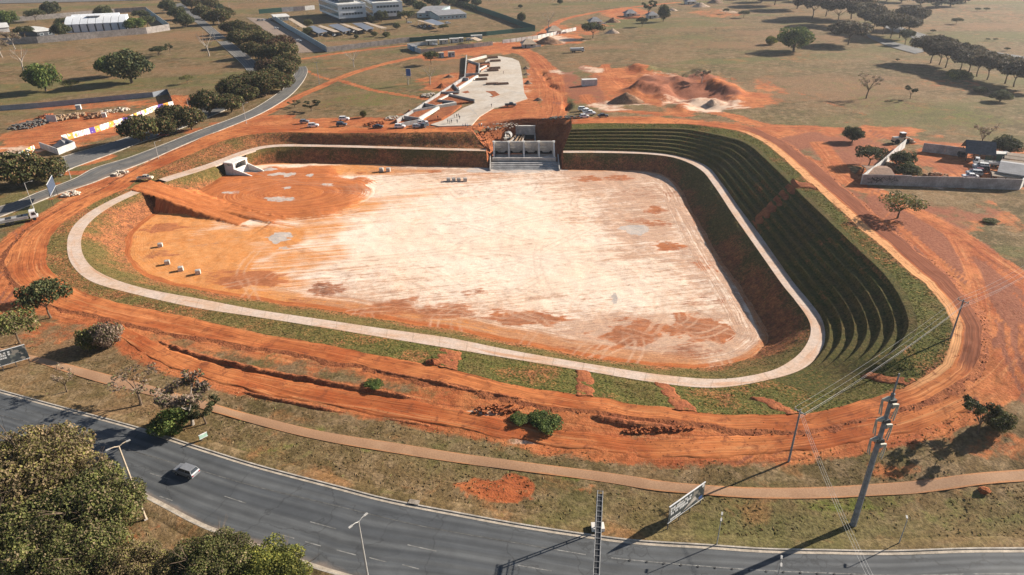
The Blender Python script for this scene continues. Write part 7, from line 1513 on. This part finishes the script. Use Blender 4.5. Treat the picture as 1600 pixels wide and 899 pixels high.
def pw(a, b, h, mat, th=.45):
    A_, B_ = P(*a), P(*b); mb = MB(); wall_pts(mb, A_, B_, A_[2]+h, B_[2]+h, min(A_[2], B_[2])-.5, th); mb.v = [tuple(Vector(v)-bse) for v in mb.v]; mb.build('planter_wall', mat, pt)
for a, b in [((731, 97), (759.5, 90)), ((748, 112), (760, 106)), ((716, 141), (746, 121.5)), ((686, 160), (706, 150)), ((655, 189), (685, 171)), ((683, 169), (713, 164))]: pw(a, b, 1.3, M['concrete_new'], 1.1)
for a, b in [((729, 90), (726.5, 125)), ((726.5, 120), (748, 119)), ((731, 98), (749, 104)), ((749, 104), (748, 119)), ((708.5, 136), (717.5, 146)), ((689, 149), (717.5, 148)), ((702.5, 152), (741.5, 161)), ((684.5, 161), (710, 164)), ((660.5, 166), (683, 171)), ((644, 178), (684, 171)), ((632, 187), (655, 190)), ((620, 200), (659, 192)), ((620, 193), (650, 175)), ((650, 175), (690, 148)), ((690, 148), (727, 124)), ((719, 126), (732, 127))]: pw(a, b, 1.7, M['concrete_grey'])
for pts in ([(650, 190), (684, 172), (684, 169.5), (648, 178), (634, 187)], [(688, 150), (716, 148.5), (707, 138)], [(728, 119), (747, 118), (748, 105), (732, 99)], [(663, 167), (684, 170), (704, 152), (690, 150)], [(706, 152.5), (741, 161), (712, 164), (690, 160)], [(690, 171), (722, 166), (706, 179), (690, 188), (665, 192)], [(731, 95), (758, 89), (745, 88)], [(752, 112), (766, 104), (762, 99), (750, 104)], [(730, 126), (745, 121), (740, 120), (727, 124)]):
    o = slab('soil_bed', pts, M['cut'], .8, 1.2); o.data.transform(Matrix.Translation(-bse)); o.parent = pt
for i, (px, py) in enumerate([(770, 92), (774, 97), (757, 101.5), (756, 106), (773, 108.5), (770, 112), (754, 120), (752, 126), (769, 133.5), (785, 133.5)]):
    p = P(px, py); e = empty('planter_box', (p[0], p[1], p[2]+.35), .12); tag(e, f'{ORD[i]} brown-sided planter box on the plaza counting down from its far end', 'planter box', 'planter boxes on the plaza')
    for y in (-1.1, 1.1): MB().box(0, y, .45, 6.4, .25, .9).build('side', M['roof_b'], e)
    for x in (-3.1, 3.1): MB().box(x, 0, .45, .25, 1.94, .9).build('end', M['roof_b'], e)
    MB().box(0, 0, .3, 5.9, 1.9, .5).build('soil', M['cut'], e)

# ================================================================== PEOPLE
def person_mesh():
    J = {'hip': (0, 0, .95), 'waist': (0, 0, 1.1), 'chest': (0, 0, 1.36), 'neck': (.0, 0, 1.52), 'head': (.02, 0, 1.63), 'crown': (.01, 0, 1.74)}
    pts, ed, rad, ix = [], [], [], {}
    def add(n, p, r, par=None):
        ix[n] = len(pts); pts.append(p); rad.append(r)
        if par: ed.append((ix[par], ix[n]))
    add('hip', J['hip'], (.16, .12)); add('waist', J['waist'], (.15, .11), 'hip'); add('chest', J['chest'], (.19, .12), 'waist'); add('neck', J['neck'], (.06, .06), 'chest'); add('head', J['head'], (.09, .10), 'neck'); add('crown', J['crown'], (.075, .085), 'head')
    for s, sg in (('l', 1), ('r', -1)):
        add('sh'+s, (0, sg*.20, 1.42), (.07, .07), 'chest'); add('el'+s, (.03, sg*.26, 1.14), (.048, .048), 'sh'+s); add('wr'+s, (.12, sg*.24, .90), (.035, .035), 'el'+s); add('ha'+s, (.15, sg*.235, .80), (.04, .025), 'wr'+s)
        add('th'+s, (0, sg*.10, .88), (.095, .095), 'hip'); add('kn'+s, (.03*sg, sg*.11, .50), (.065, .065), 'th'+s); add('an'+s, (-.02+.04*sg, sg*.11, .09), (.045, .045), 'kn'+s); add('fo'+s, (.14+.04*sg, sg*.12, .04), (.045, .03), 'an'+s)
    me_ = bpy.data.meshes.new('person'); me_.from_pydata(pts, ed, []); o = bpy.data.objects.new('person', me_); COL.objects.link(o)
    md_ = o.modifiers.new('skin', 'SKIN'); sv = me_.skin_vertices[0].data
    for i, r_ in enumerate(rad): sv[i].radius = r_
    sv[0].use_root = True; o.modifiers.new('sub', 'SUBSURF').levels = 1; o.modifiers['sub'].render_levels = 1
    dg = bpy.context.evaluated_depsgraph_get(); nm = bpy.data.meshes.new_from_object(o.evaluated_get(dg)); bpy.data.objects.remove(o); return nm
def m_clothes(name, shirt, trousers):
    t = NT(name, .85, .2); s = t.n.new('ShaderNodeSeparateXYZ'); t.link(t.obj(), s.inputs[0]); z = s.outputs[2]
    col = t.mix(t.ramp(z, .98, .99), trousers, shirt); col = t.mix(t.ramp(z, 1.505, 1.51), col, (.30, .17, .11)); col = t.mix(t.ramp(z, 1.69, 1.70), col, (.02, .016, .014)); col = t.mix(t.ramp(z, .09, .08), col, (.03, .025, .02)); return t.out(col)
PM = person_mesh(); CL_ = [('dark_clothes', (.03, .035, .05), (.03, .03, .04)), ('white_shirt', (.65, .64, .62), (.04, .05, .09)), ('blue_shirt', (.16, .26, .42), (.05, .05, .06)), ('navy_clothes', (.05, .06, .10), (.10, .09, .08))]
CMt = [m_clothes(*c) for c in CL_]
for i, (px, py, c, lb) in enumerate([(786.6, 116.5, 0, 'person in dark clothes alone in the middle of the plaza'), (684.5, 188, 0, 'person in dark clothes standing by the planter wall'), (700, 194, 0, 'leftmost person of the front trio on the plaza'), (703, 194.5, 1, 'person in white shirt in the front trio on the plaza'), (705.5, 194, 0, 'rightmost person of the front trio on the plaza'), (710, 186, 3, 'left person of the group at the plaza middle'), (714, 185.5, 0, 'second person of the group at the plaza middle'), (716.8, 184.5, 3, 'person farthest back in the group at the plaza middle'), (718.5, 188, 0, 'person at the right of the group at the plaza middle'), (714.6, 194, 0, 'person between the two groups on the plaza'), (723.5, 201, 2, 'person in blue shirt left of the three below the plaza'), (727.5, 200.5, 1, 'person in white shirt below the plaza edge'), (730.5, 201, 2, 'person in blue shirt right of the three below the plaza'), (749, 200, 2, 'left person in blue of the pair near the cutting'), (752.5, 199.5, 1, 'right person in white of the pair near the cutting'), (768, 169, 3, 'person by the dark pickup at the plaza edge')]):
    me_ = PM.copy(); me_.materials.clear(); me_.materials.append(CMt[c]); o = bpy.data.objects.new('person', me_); COL.objects.link(o); p = P(px, py); o.location = (p[0], p[1], p[2]+.36); o.rotation_euler = (0, 0, i*1.3); tag(o, lb, 'person', 'people on the plaza')

# ================================================================== GRASS TUFTS AND CLODS
def scatter_pts(o, n, seed):
    """random points on a quad mesh"""
    me_ = o.data; r = np.random.default_rng(seed); V = np.zeros(len(me_.vertices)*3, np.float32); me_.vertices.foreach_get('co', V); V = V.reshape(-1, 3)
    L_ = np.zeros(len(me_.loops), np.int32); me_.loops.foreach_get('vertex_index', L_); Q = L_.reshape(-1, 4); A = V[Q]
    ar = np.linalg.norm(np.cross(A[:, 2]-A[:, 0], A[:, 3]-A[:, 1]), axis=1); k = r.choice(len(Q), n, p=ar/ar.sum()); u, v = r.random((n, 1)), r.random((n, 1)); q = A[k]
    return (q[:, 0]*(1-u)+q[:, 1]*u)*(1-v)+(q[:, 3]*(1-u)+q[:, 2]*u)*v
def tufts(name, Pn, w_, h, mat, seed, label):
    r = np.random.default_rng(seed); n = len(Pn); a = r.uniform(0, 6.283, n); s = r.uniform(.5, 1.5, n)[:, None]; d = np.stack([np.cos(a), np.sin(a), 0*a], 1); ln = r.normal(size=(n, 3))*.35; ln[:, 2] = 1
    B_ = Pn-np.array([0, 0, .03]); Q = np.stack([B_-d*w_*s*.5, B_+d*w_*s*.5, B_+d*w_*s*.75+ln*h*s, B_-d*w_*s*.75+ln*h*s], 1)
    o = mesh_np(name, Q.reshape(-1, 3), np.arange(4*n).reshape(-1, 4), mat); tag(o, label, None, None, 'stuff'); return o
M['tuft_dry'] = m_leaf('dry_tufts', (.17, .11, .05), (.29, .20, .10), (.15, .14, .045), .2); M['tuft_green'] = m_leaf('green_tufts', (.10, .108, .03), (.20, .185, .055), (.24, .17, .07), .15)
tufts('bank_grass', np.vstack([scatter_pts(upper_bank, 22000, 1), scatter_pts(verge, 9000, 2)]), .22, .085, M['tuft_green'], 3, 'short planted grass on the outer bank')
tufts('bank_grass', scatter_pts(lower_bank, 15000, 4), .22, .085, M['tuft_green'], 5, 'short planted grass on the inner bank')
rr_ = np.random.default_rng(9); xs, yq = rr_.uniform(-150, 150, 60000), rr_.uniform(52, 150, 60000); qq = np.stack([xs, yq, G(xs, yq)], 1); cc_ = (qq-CAMP) @ CM; up_, vp_ = 800+F*cc_[:, 0]/cc_[:, 2], 449.5+F*cc_[:, 1]/cc_[:, 2]
cl_ = np.array(CU), np.array(CL); nk_, sk_ = np.array(NK), np.array(SK); tl_ = np.array(TL)
ok = (vp_ > np.interp(up_, tl_[:, 0], tl_[:, 1])+4) & ~((vp_ > np.interp(up_, cl_[0][:, 0], cl_[0][:, 1])-2) & (vp_ < np.interp(up_, cl_[1][:, 0], cl_[1][:, 1])+2)) & ~((vp_ > np.interp(up_, nk_[:, 0], nk_[:, 1])-5) & (vp_ < np.interp(up_, sk_[:, 0], sk_[:, 1])+6))
ok &= fnoise(xs*.12, yq*.12, 33, 4) > .42
tufts('verge_grass', qq[ok]+np.array([0, 0, .02]), .24, .085, M['tuft_dry'], 10, 'dry tufts of grass on the road verges')
def clods(name, Pn, s0, mat, seed, label):
    r = np.random.default_rng(seed); n = len(Pn); s = (s0*r.uniform(.3, 1.2, n)**1.5)[:, None]; D = np.array([[1, 0, 0], [0, 1, 0], [-1, 0, 0], [0, -1, 0], [0, 0, .8], [0, 0, -.5]])
    Vv = Pn[:, None]+D[None]*s[:, None]*r.uniform(.6, 1.4, (n, 6, 1)); f0 = np.array([[0, 1, 4], [1, 2, 4], [2, 3, 4], [3, 0, 4], [1, 0, 5], [2, 1, 5], [3, 2, 5], [0, 3, 5]])
    o = mesh_np(name, Vv.reshape(-1, 3), (f0[None]+(np.arange(n)*6)[:, None, None]).reshape(-1, 3), mat); tag(o, label, None, None, 'stuff'); return o
clods('loose_clods', scatter_pts(shoulder, 1700, 21), .20, M['cut'], 22, 'loose red clods along the edge of the perimeter road'); clods('loose_clods', scatter_pts(track, 450, 23), .10, M['cut'], 24, 'loose stones on the outer dirt track'); clods('loose_clods', scatter_pts(cut, 700, 25), .35, M['cut'], 26, 'loose lumps of earth in the spillway cutting'); clods('loose_clods', scatter_pts(dirt_road, 500, 27), .10, M['cut'], 28, 'small stones on the perimeter road')
for e, km in list(VP.values()):
    for lst in km.values():
        for c in lst: bpy.data.objects.remove(c)
    bpy.data.objects.remove(e)

# ================================================================== HAZE
hb_ = MB().box(0, 1100, 50, 3800, 3000, 122).build('haze'); hb_['kind'] = 'stuff'; hb_['label'] = 'thin warm-grey haze over the far fields'
hm = bpy.data.materials.new('haze_air'); hm.use_nodes = True; nt_ = hm.node_tree; nt_.nodes.remove(nt_.nodes['Principled BSDF']); pv = nt_.nodes.new('ShaderNodeVolumePrincipled')
pv.inputs['Color'].default_value = (.86, .90, 1, 1); pv.inputs['Density'].default_value = HAZE_D; pv.inputs['Anisotropy'].default_value = .5; nt_.links.new(pv.outputs[0], nt_.nodes['Material Output'].inputs['Volume']); hb_.data.materials.append(hm)
